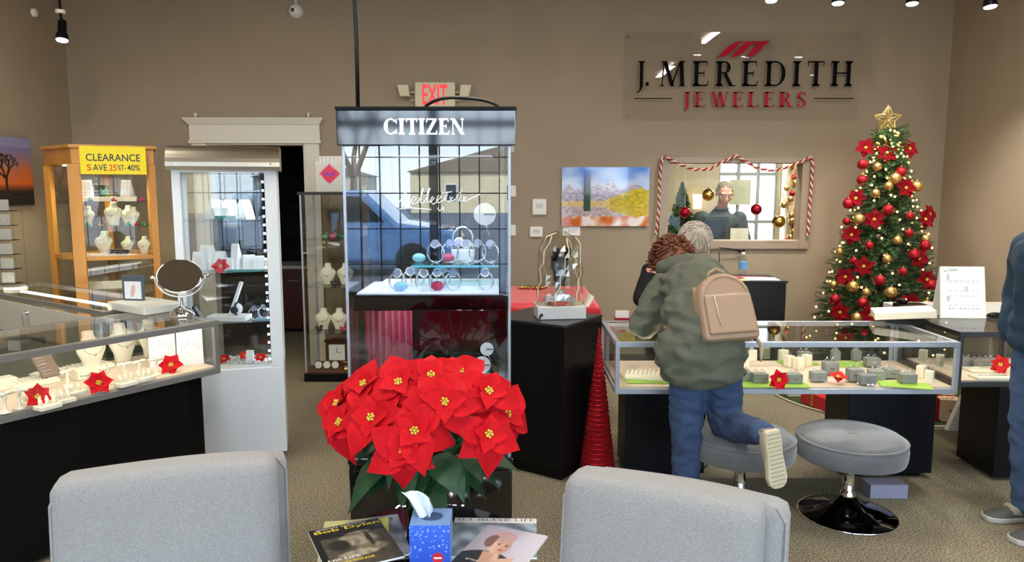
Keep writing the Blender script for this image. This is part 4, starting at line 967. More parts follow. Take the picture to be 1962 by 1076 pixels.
# tissue box
tb = atZ(823, 1005, TZ+.128); q = 0.0
t_ = thing('tissue_box', 'blue starry tissue box with a white tissue sticking up, among the magazines', 'tissue box', (tb.x, tb.y, TZ), rz=.02)
def starry(u, v):
    c = mixc(hx('3f6fe0'), hx('2b4fc0'), 1-v)
    return mixc(c, hx('dfe8ff'), .8) if noise.cell(V((u*38, v*46, 3))) > .86 and v > .25+.3*abs(nz(u, v, 1, 4)) else c
bw = .115/2
B(((-bw, 0, 0), (bw, .112, .127))).build('carton', t_, m=mat('pale blue card', '7f9fd0', .5), bevel=.002)
canvas('printed_front', 2*bw, .127, 60, 66, starry, UP(0, -.0008, .0635), t_)
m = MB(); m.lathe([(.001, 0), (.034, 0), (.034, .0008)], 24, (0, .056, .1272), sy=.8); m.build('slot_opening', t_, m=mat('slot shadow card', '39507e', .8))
vs = []; fs = []; n_ = 10
for i in range(n_+1):
    u = i/n_
    for j in range(7):
        s_ = j/6-.5; wv = .020+.055*u**1.1; vs.append((-.012-.028*u+s_*wv*1.15+.006*sin(u*7+s_*8), .056+.012*sin(s_*9+u*3)-.01*u, .118+.095*u*(1-.55*max(0, s_+.1)*1.1)+.01*sin(s_*6)))
for i in range(n_):
    for j in range(6): a = i*7+j; fs.append((a, a+1, a+8, a+7))
m = MB().use(mat('white tissue', 'e6eef0', .9), True); m.add(vs, fs, None, True); o = m.build('tissue', t_); o.modifiers.new('t', 'SOLIDIFY').thickness = .0008
m = MB(); m.lathe([(.016, 0), (.016, .0006)], 24, M=T(.022, -.0012, .030) @ RX(pi/2)); m.build('logo_disc', t_, m=mat('red printed disc', 'd02030', .5)); 
m = MB(); m.use(M_whitep); m.box((.011, -.0024, .028), (.033, -.0019, .0325)); m.build('logo_mark', t_)
# magazines
def handfn(u, v):
    c = hx('14120f') if v > .72 or u < .1 else hx('5b5346')
    for cx_, cy_, rx_, ry_, cc in ((.56, .58, .30, .16, 'b3a58c'), (.70, .36, .24, .10, '9f917a'), (.50, .28, .30, .08, 'c5b79c'), (.30, .52, .16, .14, '2a251f'), (.32, .18, .2, .08, 'a5967c'), (.62, .74, .2, .05, '8c7e68'), (.72, .56, .04, .2, '4d4437')):
        d_ = ((u-cx_+.08*(v-cy_))/rx_)**2+((v-cy_)/ry_)**2
        if d_ < 1: c = mixc(hx(cc), c, max(0, d_*1.6-.8))
    return mixc(c, tuple(x*.75 for x in c), .5+nz(u, v, 3, 12))
def portrait(u, v):
    c = mixc(hx('a79da8'), hx('cfc8d4'), u)
    if ((u-.38)/.55)**2+((v-.02)/.42)**2 < 1: c = hx('23252b')
    if abs(u-.42) < .12-.25*(.35-v) and .12 < v < .42: c = hx('c99a82')
    if ((u-.46)/.155)**2+((v-.60)/.20)**2 < 1: c = mixc(hx('e0b49c'), hx('b98672'), (u-.38)*3)
    if ((u-.42)/.19)**2+((v-.78)/.13)**2 < 1 and v > .67+.1*(u-.4): c = hx('c39a96')
    if ((u-.28)/.10)**2+((v-.66)/.14)**2 < 1 and u < .33: c = hx('7c5b52')
    for ex, ey, rx_, ry_, cc in ((.42, .615, .03, .010, '3b2a26'), (.54, .60, .028, .010, '3b2a26'), (.50, .50, .045, .014, 'b0484a'), (.425, .645, .035, .007, '5e4036'), (.545, .63, .03, .007, '5e4036')):
        if ((u-ex)/rx_)**2+((v-ey)/ry_)**2 < 1: c = hx(cc)
    if .50 < u < .80 and abs((v-.28)-.35*(u-.6)) < .055: c = hx('d3a78e')
    for k in range(3):
        if .48+.03*k < u < .505+.03*k and .28 < v < .42-.02*k: c = hx('dcb29a')
    return c
def seafn(u, v): return mixc(hx('8fb4d8'), hx('e9eef3'), (v-.4)*2+nz(u, v, 5, 6)*.6) if v < .86 else hx('f0ece8')
def plainfn(a, b): return lambda u, v: mixc(hx(a), hx(b), .5+nz(u, v, 2, 5)*1.3)
def magazine(TL, TR, z, label, fn, letters=(), Hm=.275, th=.006, dwn=None):
    a, b_ = atZ(*TL, z), atZ(*TR, z); d_ = b_-a; W_ = d_.length; an = atan2(d_.y, d_.x); c = (a+b_)/2+V((sin(an), -cos(an), 0))*(Hm/2)
    t_ = thing('magazine', label, 'magazine', (c.x, c.y, z-th), rz=an, group='magazines fanned on the low table')
    B(((-W_/2, -Hm/2, 0), (W_/2, Hm/2, th-.0006))).build('pages', t_, m=M_paper)
    canvas('cover', W_, Hm, 70, 84, fn, T(0, 0, th), t_)
    for body, cx_, cy_, w_, h_, col, ser in letters:
        m = MB().use(mat('ink '+col, col, .4)); Mx = T(cx_*W_, cy_*Hm, th+.0004)
        if ser: serif(m, body, w_*W_, h_*Hm, Mx, gap=.22, t=.14, depth=.0003)
        else: sans(m, body, w_*W_, h_*Hm, Mx, .0004, bold=.02)
        m.build('cover_lettering', t_)
z_ = TZ
magazine((640, 1000), (762, 984), TZ+.007, 'grey blue magazine mostly hidden under the two others on the left', plainfn('6f7480', 'a2a6b2'), (('NEWS', .2, .40, .4, .08, '2d3560', 0),))
magazine((622, 999), (745, 990), TZ+.014, 'magazine with pale yellow top edge peeping out under the cover with hands', plainfn('b9b49a', 'd8d36a'))
magazine((590, 1018), (724, 991), TZ+.021, 'magazine with folded hands on a dark cover and yellow title, top left on the table', handfn, (('Bob Dylan', .02, .395, .92, .085, 'e8cf3c', 0), ('SPECIAL EDITION', -.05, .46, .7, .03, 'd8d4c8', 0), ('HIS LIFE', -.22, -.28, .42, .05, 'eae6da', 0), ('AND SONGS', -.1, -.36, .5, .045, 'e8cf3c', 0)))
magazine((868, 1000), (965, 1000), TZ+.007, 'magazine with a sea view cover just right of the tissue box', seafn)
magazine((872, 991), (1028, 993), TZ+.014, 'white headed coastal magazine lying under the portrait magazine', lambda u, v: hx('efe9e6') if v > .86 else plainfn('58626c', '9fb0bc')(u, v), (('SEA ISLAND LIFE', .0, .45, .93, .062, '3c2a30', 1),), Hm=.25)
magazine((935, 1004), (1050, 1026), TZ+.021, "magazine with a woman's portrait on its cover, on top at the right", portrait, (('STYLE', -.25, -.30, .2, .03, 'e8e4e8', 0),))

# ---- jewellery display pieces ----------------------------------------------
def bust_proto(h=.19, col=None):
    t_ = thing('necklace_bust', '', 'display bust'); k = h/.19; cm = col or M_cream
    m = MB().use(cm, True)
    m.loft([(0, .01*k, 0, .040*k, .026*k), (0, .008*k, .012*k, .040*k, .024*k), (0, .0, .05*k, .050*k, .024*k), (0, 0, .095*k, .072*k, .028*k), (0, .004*k, .118*k, .074*k, .028*k), (0, .010*k, .135*k, .058*k, .026*k), (0, .016*k, .148*k, .036*k, .024*k), (0, .020*k, .168*k, .028*k, .022*k), (0, .024*k, .186*k, .027*k, .021*k), (0, .024*k, .19*k, .022*k, .017*k)], 20)
    m.build('form', t_)
    m = MB().use(M_silver, True); pts = [(.052*k*sin(a), -.028*k+.02*k*(1-cos(a))*.5, (.125-.045*cos(a))*k) for a in [(-2.2+4.4*i/16) for i in range(17)]]
    m.tube(pts, .0014, 5); m.ball((0, -.031*k, .078*k), (.006, .004, .008), 8, 6); m.build('necklace', t_); return t_
_protos = {}
def place(kind, make, loc_, label, rz=0, group=None, scale=None, rot=None, cat=None):
    if kind not in _protos:
        o = make(); _protos[kind] = o; o.location = loc_; o.rotation_euler = rot if rot else (0, 0, rz); o['label'] = label
        if group: o['group'] = group
        if scale: o.scale = (scale,)*3 if not isinstance(scale, tuple) else scale
        return o
    return dup(_protos[kind], loc_, rz, label, group, rot, scale if scale else (1, 1, 1))
def ring_block():
    t_ = thing('ring_block', '', 'ring stand')
    B(((-.04, -.03, 0), (.04, .03, .048))).build('block', t_, m=M_grayp, bevel=.003)
    for x in (-.02, .012):
        m = MB(); m.tube([(x+.010*cos(a*pi/8), 0, .053+.010*sin(a*pi/8)) for a in range(16)], .0016, 5, closed=True); m.ball((x, 0, .066), .0042, 8, 6); m.build('ring', t_, m=M_silver)
    B(((-.012, -.0315, .022), (.012, -.0305, .026))).build('nameplate', t_, m=M_silver); return t_
def ring_house():
    t_ = thing('ring_stand', '', 'ring stand'); m = MB(); m.prism([(-.024, 0), (.024, 0), (.024, .055), (.0, .078), (-.024, .055)], -.02, .02, RX(pi/2)); m.build('stand', t_, m=M_grayp, bevel=.002)
    m = MB(); m.tube([(.010*cos(a*pi/8), 0, .084+.010*sin(a*pi/8)) for a in range(16)], .0016, 5, closed=True); m.ball((0, 0, .096), .0042, 8, 6); m.build('ring', t_, m=M_silver); return t_
def white_card():
    t_ = thing('earring_card', '', 'card'); B(((-.055, 0, 0), (.055, .006, .21))).build('card', t_, m=M_whitep)
    m = MB().use(M_silver)
    for k in range(7): m.tube([(-.035+.012*k, -.001, .16-.012*abs(k-3)), (-.035+.012*k, -.003, .12-.012*abs(k-3))], .0008, 4)
    m.build('chains', t_); return t_
def t_bar():
    t_ = thing('bracelet_stand', '', 'bracelet stand'); m = MB().use(M_cream, True); m.lathe([(.028, 0), (.028, .006), (.012, .012), (.009, .02), (.009, .085)], 14); m.build('stem', t_)
    m = MB().use(M_cream, True); m.tube([(-.04, 0, .092), (.04, 0, .092)], .010, 10); m.build('bar', t_)
    m = MB(); m.tube([(.0+.004*sin(a), .018*cos(a*pi/8), .088+.022*sin(a*pi/8)-.006) for a in range(16)], .0018, 5, closed=True); m.build('bracelet', t_, m=M_silver); return t_
def finger_stand():
    t_ = thing('ring_finger_stand', '', 'ring stand'); B(((-.045, -.03, 0), (.045, .03, .018))).build('wedge', t_, m=M_cream, bevel=.003)
    for k in range(3): m = MB().use(M_cream, True); m.loft([(-.028+.028*k, 0, .018, .009, .009), (-.028+.028*k, .004, .04, .008, .008), (-.028+.028*k, .008, .056, .003, .003)], 10); m.build('cone', t_)
    return t_
def tray():
    t_ = thing('ring_tray', '', 'tray'); B(((-.11, -.08, 0), (.11, .08, .02))).build('tray', t_, m=M_cream, bevel=.003)
    m = MB()
    for k in range(6): m.box((-.10, -.07+.024*k, .0195), (.10, -.058+.024*k, .027))
    q = m.build('ring_rolls', t_, m=M_cream, bevel=.003)
    q['kind'] = 'stuff'
    m = MB().use(M_silver)
    for k in range(6):
        for j in range(8): m.ball((-.085+.024*j, -.064+.024*k, .031), .0035, 6, 4)
    m.build('rings', t_, kind='stuff'); return t_
def mat_pad():
    t_ = thing('felt_mat', '', 'mat'); B(((-.13, -.08, 0), (.13, .08, .006))).build('felt', t_, m=M_green, bevel=.002); return t_
def ramp_card():
    t_ = thing('earring_ramp', '', 'jewellery ramp'); m = MB(); m.prism([(-.05, 0), (.045, 0), (.02, .12), (.010, .125)], -.035, .035, RZ(-pi/2) @ RX(pi/2)); m.build('ramp', t_, m=M_whitep, bevel=.002)
    m = MB()
    for k in range(3): m.ball((-.015+.015*k, .001, .045+.025*(k % 2)), (.003, .003, .005), 6, 5)
    m.build('earrings', t_, m=M_gold); return t_
def cuff():
    t_ = thing('watch', '', 'watch'); m = MB().use(M_silver, True)
    m.tube([(.030*cos(a*pi/12), 0, .034+.034*sin(a*pi/12)) for a in range(-7, 19)], .0030, 6); m.build('bracelet', t_)
    m = MB(); m.lathe([(.017, -.004), (.017, .004)], 20, M=T(0, -.004, .066) @ RX(radians(60))); m.build('watch_case', t_, m=M_chrome)
    m = MB(); m.lathe([(.0145, .004), (.0145, .0048)], 20, M=T(0, -.004, .066) @ RX(radians(60))); m.build('dial', t_, m=mat('silver blue dial', '7f869c', .3)); return t_
RG = 'ring blocks in the long right showcase'
DZR = RZB+.028+.008+.001
# right counter
pads = [(1335, 745, 'lime green felt mat under the white ring tray at the left end of the right showcase', 1.0), (1540, 728, 'long lime green felt mat in the middle of the right showcase', 1.5), (1745, 733, 'lime green felt mat at the right end of the right showcase', .9)]
pads = [(1240, 729, 'lime green felt mat under the ring tray at the left end of the right showcase', .9, 0), (1470, 737, 'long lime green felt mat behind the open red flower in the right showcase', 1.6, 0), (1733, 738, 'lime green felt mat at the right end of the right showcase', .95, -.3),
        (1528, 695, 'lime green felt mat at the back of the right showcase, left', .8, .1), (1625, 698, 'lime green felt mat at the back of the right showcase, right', .7, .1)]
for px, py, lb, sc_, rz_ in pads: p = atZ(px, py, DZR); place('pad', mat_pad, (p.x, p.y, DZR), lb, rz_, 'felt mats in the right showcase', (sc_, .75, 1))
def onr(px, py, lift=.0): p = atZ(px, py, DZR+lift); return (p.x, p.y, DZR+lift)
place('tray', tray, onr(1236, 722, .007), 'cream ring tray at the left end of the right showcase', -.25, 'ring trays', .95)
blocks = [(1424, 727), (1455, 731), (1520, 732), (1567, 728), (1590, 715), (1637, 728), (1660, 734), (1678, 725), (1738, 732), (1706, 722), (1600, 690), (1540, 688), (1640, 690), (1670, 700)]
blocks = sorted(blocks)
for i, (px, py) in enumerate(blocks):
    p = onr(px, py, .008)
    if i in (6, 8): place('house', ring_house, p, 'grey gabled ring stand in the right showcase, ' + ('left of the two' if i == 6 else 'right of the two'), 0, 'gabled ring stands')
    else: place('block', ring_block, p, ('grey ring block in the long right showcase, %sfrom the left' % (ORD[i+1 if i < 6 else (i if i < 8 else i-1)] or 'first ')).replace(', from', ', first from'), 0, RG, (1.0, .9, 1.0+.35*(i in (5, 7))))
fl = onr(1488, 738, .012); flower('poinsettia_flower', 'red poinsettia flower standing in the front of the right showcase, fully open', (fl[0], fl[1]-.02, fl[2]+.035), (0, -1, .25), PETL, 7, 'loose red flowers in the showcases', sc=.95)
fl = onr(1602, 728, .012); flower('poinsettia_flower', 'red poinsettia flower lying flat between grey ring blocks in the right showcase', (fl[0], fl[1]-.02, fl[2]+.02), (0, -.3, 1), PETL, 6, 'loose red flowers in the showcases', sc=.9)
wh = [(1440, 690), (1465, 686), (1425, 705), (1500, 690), (1512, 702), (1530, 706), (1545, 700), (1780, 733), (1765, 722), (1800, 700), (1768, 690)]
for i, (px, py) in enumerate(sorted(wh)):
    place('whiteblock', lambda: (lambda t_: (B(((-.025, -.02, 0), (.025, .02, .065))).build('block', t_, m=M_cream, bevel=.002), MB().use(M_silver).tube([(.009*cos(a*pi/8), 0, .072+.009*sin(a*pi/8)) for a in range(16)], .0015, 5, closed=True).build('ring', t_), t_)[2])(thing('cream_ring_block', '', 'ring stand')), onr(px, py), 'cream ring block in the long right showcase, %sfrom the left' % (ORD[i+1] or 'first '), .1*i, 'cream ring blocks in the right showcase')
for i, (px, py) in enumerate(((1648, 737), (1668, 740))):
    p = onr(px, py); m = MB().use(M_chrome, True); m.ball((-.012, 0, .008), (.010, .007, .007), 10, 6); m.ball((.012, 0, .008), (.010, .007, .007), 10, 6); m.tube([(-.01, 0, .008), (.01, 0, .008)], .003, 6); tag(m.build('cufflink', loc=p), ['silver cufflink pair piece lying at the front of the right showcase, left', 'silver cufflink pair piece lying at the front of the right showcase, right'][i], 'cufflink', 'cufflinks')
# second right showcase
def ons(px, py): z = .54+.037; p = atZ(px, py, z); return (p.x, p.y, z)
place('tray2', lambda: (lambda t_: (B(((-.10, -.05, 0), (.10, .05, .014))).build('pad', t_, m=M_cream, bevel=.002), MB().use(M_silver).tube([(-.09, 0, .017), (0, .012, .017), (.09, 0, .017)], .0025, 5).build('bracelet', t_), t_)[2])(thing('bracelet_pad', '', 'pad')), ons(1898, 724), 'white bracelet pad at the front of the far right showcase')
place('tray2', None, ons(1885, 710), 'white bracelet pad behind the first one in the far right showcase')
for i, (px, py) in enumerate(((1850, 700), (1872, 703), (1893, 702))): place('block', ring_block, ons(px, py), 'grey ring block in the far right showcase, ' + ['nearest its left post', 'in the middle of the three', 'nearest the red flower'][i], 0, 'ring blocks in the far right showcase')
fl = ons(1914, 714); flower('poinsettia_flower', 'red poinsettia flower half hidden behind the man in the far right showcase', (fl[0], fl[1], fl[2]+.05), (-.2, -1, .2), PETL, 7, 'loose red flowers in the showcases', sc=1.0)
# on the right counters
p = atZ(1192, 612, .851); t_ = thing('card_holder', 'small white card holder with a red strip on the left corner of the right counter', 'card holder', (p.x, p.y, .851))
B(((-.045, -.02, 0), (.045, .03, .012))).build('base', t_, m=M_redm); B(((-.04, 0, .010), (.04, .006, .055))).build('cards', t_, m=M_paper)
CTZ = .851
p = atZ(1740, 622, CTZ); t_ = thing('jewellery_pad', 'cream show pad resting tilted on a black box on the right counter', 'pad', (p.x+.02, p.y+.08, CTZ), rz=-.35)
B(((-.10, -.06, .0), (.12, .08, .022))).build('black_riser', t_, m=M_black); m = MB(); m.box((-.17, -.10, -.016), (.15, .12, .026), T(0, 0, .052) @ RY(-.10)); m.build('pad', t_, m=M_cream, bevel=.004)
pg = V((pxx(1845, 4.38, .86), 4.38, .851)); t_ = thing('certificate_stand', 'white tent sign with gem grading diagrams standing on the right corner counter', 'sign', tuple(pg), rz=-.08)
def giafn(u, v):
    c = hx('e9ebea')
    for y0, y1, x0, x1 in ((.92, .94, .06, .14),): 
        if y0 < v < y1 and x0 < u < x1: c = hx('b5b09a')
    if any(abs(v-y) < .006 for y in (.74, .70, .52, .42, .24)) and .1 < u < .9 and int(u*30) % 4: c = hx('b8bbbb')
    if (.12 < u < .20 and .76 < v < .88) or (.52 < u < .62 and .52 < v < .63) or (.10 < u < .20 and .32 < v < .43):
        c = hx('9aa0a2') if (int(u*100) % 3 == 0 or int(v*100) % 4 == 0) else c
    if abs(v-.17) < .012 and .15 < u < .9 and int(u*34) % 3 == 0: c = hx('7e8486')
    return c
gw_, gh_ = .268, .315
m = MB(); m.box((-gw_/2, -.003, 0), (gw_/2, 0, gh_), RX(radians(-10)), t=.97, ty=1); m.build('front_panel', t_, m=M_plast)
m = MB(); m.box((-gw_/2, 0, 0), (gw_/2, .003, gh_-.005), T(0, .11, 0) @ RX(radians(10)), t=.97, ty=1); m.build('rear_panel', t_, m=M_plast)
canvas('print', gw_*.93, gh_*.95, 60, 80, giafn, RX(radians(-10)) @ UP(0, -.0045, gh_*.5), t_)
m = MB(); sans(m, 'GIA', gw_*.2, gh_*.05, RX(radians(-10)) @ UP(-gw_*.21, -.005, gh_*.93), .0005); m.build('lettering', t_, m=mat('grey print', '6b6f70', .6))
t_ = thing('telephone', 'black desk phone behind the pale tent sign', 'phone', (pg.x-.14, 4.70, .851)); B(((-.09, -.07, 0), (.09, .07, .04))).build('base', t_, m=M_black, bevel=.008); m = MB(); m.tube([(-.06, -.03, .055), (-.06, .06, .055)], .018, 8); m.build('handset', t_, m=M_black)
t_ = thing('computer_mouse', 'black mouse on the pale counter between tent sign and man', 'mouse', (pxx(1908, 4.42, .86), 4.42, .851)); m = MB(); m.ball((0, 0, .012), (.055, .03, .018), 14, 8); m.build('shell', t_, m=M_black); m = MB(); m.tube([(-.05, 0, .01), (-.10, .05, .006), (-.12, .12, .006)], .004, 6); m.build('cord', t_, m=M_cable)

# left front counter contents
LDZ = LZB+.032+.009
def onl(px, py): p = atZ(px, py, LDZ); return (p.x, p.y, LDZ)
ra = ang
cards = [(313, 702), (366, 699)]
for i, (px, py) in enumerate(cards): p = onl(px, py); place('ecard', white_card, p, 'tall white earring card in the left showcase, ' + ['left of the two beside the red flower', 'nearest the right end'][i], ra-.45, 'tall white earring cards', rot=(-.12, 0, ra-.5), scale=(1.15, 1, .92))
for i, (px, py) in enumerate([(172, 748), (207, 735), (240, 727), (268, 722), (300, 717), (10, 790), (38, 782), (130, 742)]): place('tbar', t_bar, onl(px, py), 'cream T bar bracelet stand in the left showcase, ' + ['beside the middle red flower', 'second right of the middle red flower', 'third right of the middle red flower', 'fourth right of the middle red flower', 'left of the right red flower', 'farthest left', 'second from the left', 'between the ring cones and the trays'][i], ra+.5*sin(i*3), 'bracelet stands in the left showcase', .85)
for i, (px, py) in enumerate([(92, 782), (120, 771), (62, 773), (242, 738), (277, 728), (140, 757)]): place('finger', finger_stand, onl(px, py), 'cream ring cone stand in the left showcase, ' + ['just right of the left red flower', 'second right of the left red flower', 'just behind the left red flower', 'below the middle bracelet stands', 'farthest right', 'behind the two nearest cone stands'][i], ra+.1, 'ring cone stands')
for i, (px, py) in enumerate([(60, 735), (110, 718), (170, 705)]): place('tray', tray, onl(px, py), 'cream ring tray in the left showcase, ' + ['farthest left', 'middle', 'right'][i], ra, 'ring trays', .9)
for i, (s__, n__, sc_) in enumerate([(.42, .47, 1.05), (.24, .50, 1.1), (.08, .50, 1.1)]): place('bust', bust_proto, tuple((A0+un*s__+nn_*n__).xy)+(LDZ,), 'cream necklace bust at the back of the left showcase, ' + ['left', 'middle', 'right'][i], ra+.1, 'necklace busts', sc_)
for i, (px, py, nr, sp) in enumerate([(72, 776, (.9, -.5, .5), .4), (190, 748, (.5, -.7, .5), 1), (329, 712, (.2, -.8, .6), 2)]):
    fl = onl(px, py); flower('poinsettia_flower', 'red poinsettia flower in the left showcase, ' + ['nearest the camera', 'in the middle', 'before the tall white cards'][i], (fl[0], fl[1], fl[2]+.035), nr, PETL, 6, 'loose red flowers in the showcases', sc=1.05, spin=sp)
t_ = thing('bracelet_ramp', 'sloping brown ramp of chains at the back of the left showcase', 'jewellery ramp', tuple((A0+un*.66+nn_*.42).xy)+(LDZ,), rz=ang+.2)
m = MB(); m.box((-.045, -.06, 0), (.045, .06, .012), T(0, 0, .07) @ RX(.9)); m.build('ramp', t_, m=mat('brown suede', '8d7663', .8)); m = MB().use(M_silver, True)
for k in range(6): m.tube([(-.04, -.045+.018*k, .015), (0, -.045+.018*k, .019), (.04, -.045+.018*k, .015)], .0018, 4, M=T(0, 0, .07) @ RX(.9))
m.build('chains', t_)
for i, (s__, n__) in enumerate([(.52, .33), (.85, .45), (1.15, .40)]): q_ = A0+un*s__+nn_*n__; place('trayo0', lambda: (lambda t_: (B(((-.06, -.04, 0), (.06, .04, .05))).build('box', t_, m=M_cream, bevel=.002), t_)[1])(thing('cream_riser', '', 'riser')), (q_.x, q_.y, LDZ), 'cream riser box in the left showcase, ' + ['right', 'middle', 'left'][i], ang, 'riser boxes in the left showcase')
# on the left counters
p = atZ(345, 606, LZT+.001); mp_ = V((p.x, p.y+.03, LZT+.001)); t_ = thing('vanity_mirror', 'round tilted chrome vanity mirror on a stand at the end of the left counter', 'mirror', tuple(mp_))
m = MB(); m.lathe([(.062, 0), (.066, .006), (.058, .02), (.04, .038), (.018, .05), (.014, .052)], 32); m.build('domed_base', t_, m=M_chrome)
m = MB(); m.lathe([(.011, .04), (.009, .06), (.008, .10)], 16); m.build('stem', t_, m=M_chrome)
zc_ = atY(342, 529, mp_.y).z-LZT-.001; R_ = .118
Rm = T(-.004, 0, zc_) @ RZ(.42) @ RX(radians(44))
m = MB(); m.tube([(R_*1.05*cos(a), 0, zc_+R_*.93*sin(a)) for a in [pi+pi*i/20 for i in range(21)]], .0055, 8, M=RZ(.42)); m.build('yoke', t_, m=M_chrome)
m = MB(); m.lathe([(R_-.012, .006), (R_-.004, .008), (R_, .0), (R_-.004, -.008), (R_-.012, -.006)], 48, M=Rm); m.build('rim', t_, m=M_chrome)
m = MB(); m.lathe([(.001, .0042), (R_-.008, .004)], 48, M=Rm); m.build('mirror_glass', t_, m=mat('mirror', 'd8d8d8', .01, 1.0))
m = MB(); m.lathe([(R_-.008, -.006), (.001, -.007)], 48, M=Rm); m.build('back_plate', t_, m=M_chrome)
for s_ in (-1, 1): m = MB(); m.lathe([(.008, 0), (.009, .02), (.004, .024)], 12, M=RZ(.42) @ T(s_*R_*1.05, 0, zc_) @ RY(s_*pi/2)); m.build('pivot_knob', t_, m=M_chrome)
p = atZ(258, 600, LZT+.001); t_ = thing('show_pad', 'pale grey leatherette pad lying on the rear left counter', 'pad', (p.x, p.y+.13, LZT+.001), rz=atan2(-.555, .832)); B(((-.19, -.12, 0), (.19, .12, .045))).build('pad', t_, m=mat('pale grey leatherette', 'cfd0c6', .5), bevel=.006)
pp = t_.location
t_ = thing('framed_card', 'small grey framed advert with a hand picture standing on the pale pad', 'picture frame', (pxx(255, pp.y+.04, 1.05), pp.y+.04, LZT+.047), rz=-.15)
B(((-.068, 0, 0), (.068, .01, .145))).build('frame', t_, m=mat('slate frame', '4d5a62', .4), bevel=.003)
canvas('advert', .105, .10, 30, 30, lambda u, v: hx('d7b3a8') if ((u-.5-.2*(v-.5))/.13)**2+((v-.45)/.38)**2 < 1 else hx('e6eaf0'), UP(0, -.001, .06), t_)
# spinner of earring cards at the far left
SP = V((pxx(28, 5.0, 1.2), 4.98, LZT+.001)); t_ = thing('earring_spinner', 'clear acrylic spinner rack of grey earring cards at the far left', 'display rack', tuple(SP))
m = MB(); m.lathe([(.07, 0), (.07, .015), (.06, .02)], 24); m.build('base', t_, m=M_plast)
RHt = atY(28, 374, 5.0).z-SP.z; 
for x, y in ((-.05, -.05), (.05, -.05), (.05, .05), (-.05, .05)): B(((x-.003, y-.003, .02), (x+.003, y+.003, RHt))).build('upright', t_, m=M_thin)
B(((-.085, -.085, RHt), (.085, .085, RHt+.012))).build('top_plate', t_, m=glass('acrylic sheet', ()))
for k in range(6):
    z = RHt-.105-k*.098; fl_ = B(((-.055, -.075, z), (.055, .0, z+.004))).build('ledge', t_, m=M_black)
    m = MB(); m.box((-.042, -.065, z+.004), (.042, -.060, z+.078), RX(0)); m.build('earring_card', t_, m=mat('pale card', 'a6a59c', .6))
    m = MB(); m.ball((-.012, -.067, z+.045), .003, 6, 4); m.ball((.012, -.067, z+.045), .003, 6, 4); m.build('earrings', t_, m=M_silver)

# oak cabinet contents
def ono(px, Y, z): return (pxx(px, Y, z), Y, z+.001)
ob = [(168, 5.58, SH[1], .78, 'behind the corner post on the upper bust shelf'), (218, 5.66, SH[1], .95, 'middle of the upper bust shelf'), (246, 5.76, SH[1], .8, 'rear of the upper bust shelf'), (255, 5.66, SH[1], .75, 'right on the upper bust shelf'),
      (200, 5.60, SH[2], .95, 'left on the wood shelf'), (245, 5.76, SH[2], .68, 'middle of the wood shelf'), (277, 5.68, SH[2], .72, 'right on the wood shelf')]
for px, Y, z, sc_, w_ in ob: place('bust', bust_proto, ono(px, Y, z), 'cream necklace bust in the oak cabinet, ' + w_, .0, 'necklace busts in the oak cabinet', sc_)
for i, (px, Y, z) in enumerate([(163, 5.55, SH[0]), (192, 5.6, SH[0]), (212, 5.62, SH[0]), (232, 5.66, SH[0]), (250, 5.66, SH[0])]): place('trayo', lambda: (lambda t_: (B(((-.045, -.03, 0), (.045, .03, .035))).build('box', t_, m=M_cream, bevel=.002), t_)[1])(thing('cream_box', '', 'box')), ono(px, Y, z), 'small cream jewellery box on the top shelf of the oak cabinet, %sfrom the left' % (ORD[i+1] or 'first '), .1*i, 'cream boxes on the top shelf')
place('ramp', ramp_card, ono(245, 5.70, SH[0]+.036), 'white earring ramp on the top shelf of the oak cabinet', .0, 'earring ramps')
place('ramp', None, ono(168, 5.66, SH[0]+.036), 'white earring ramp behind the oak cabinet corner post', .3, 'earring ramps')
t_ = thing('plexi_logo', 'small green edged clear plaque on the top shelf of the oak cabinet', 'plaque', ono(201, 5.66, SH[0]+.035)); B(((-.045, 0, 0), (.045, .004, .085))).build('plaque', t_, m=glass('green plexi', (.45, .75, .58), 1.5)); m = MB(); sans(m, 'lab', .06, .045, UP(0, -.002, .045), .0005); m.build('lettering', t_, m=mat('pale green ink', 'a9e8c0', .5))
t_ = thing('dark_ring_tray', 'dark tray of rings on the wood shelf of the oak cabinet', 'tray', ono(222, 5.60, SH[2]), rz=-.1); m = MB(); m.box((-.12, -.02, 0), (.09, .05, .012), RX(.5)); m.build('tray', t_, m=mat('dark brown felt', '3a3028', .9)); m = MB().use(M_silver)
for k in range(26): m.ball((-.11+.0155*(k % 13), (0 if k < 13 else .03), .022+.016*(k >= 13)), .005, 6, 4)
m.build('rings', t_, kind='stuff')
for i, (px, Y, z, col) in enumerate([(172, 5.52, SH[0], '2f8f8f'), (218, 5.52, SH[0], 'b03050'), (271, 5.66, SH[0], 'd02a78'), (168, 5.5, SH[1], '2f8f6f'), (192, 5.5, SH[1], 'c88a20'), (246, 5.58, SH[1], '2f9f8f'), (262, 5.6, SH[1], 'c02a50'), (275, 5.62, SH[1], '2f9f6f')]):
    m = MB().use(mat('glass charm '+col, col, .15), True); m.ball((-.007, 0, .011), .011, 10, 8); m.ball((.012, .003, .009), .009, 10, 8); m.ball((.002, 0, .026), .007, 8, 6)
    tag(m.build('glass_charm', loc=ono(px, Y, z)), 'coloured glass bead charm in the oak cabinet, ' + ['teal, top shelf left', 'crimson, top shelf middle', 'pink, top shelf right', 'green, bust shelf left', 'amber, bust shelf left of centre', 'teal, bust shelf right of centre', 'crimson, bust shelf right', 'green, bust shelf far right'][i], 'bead', 'bead charms')
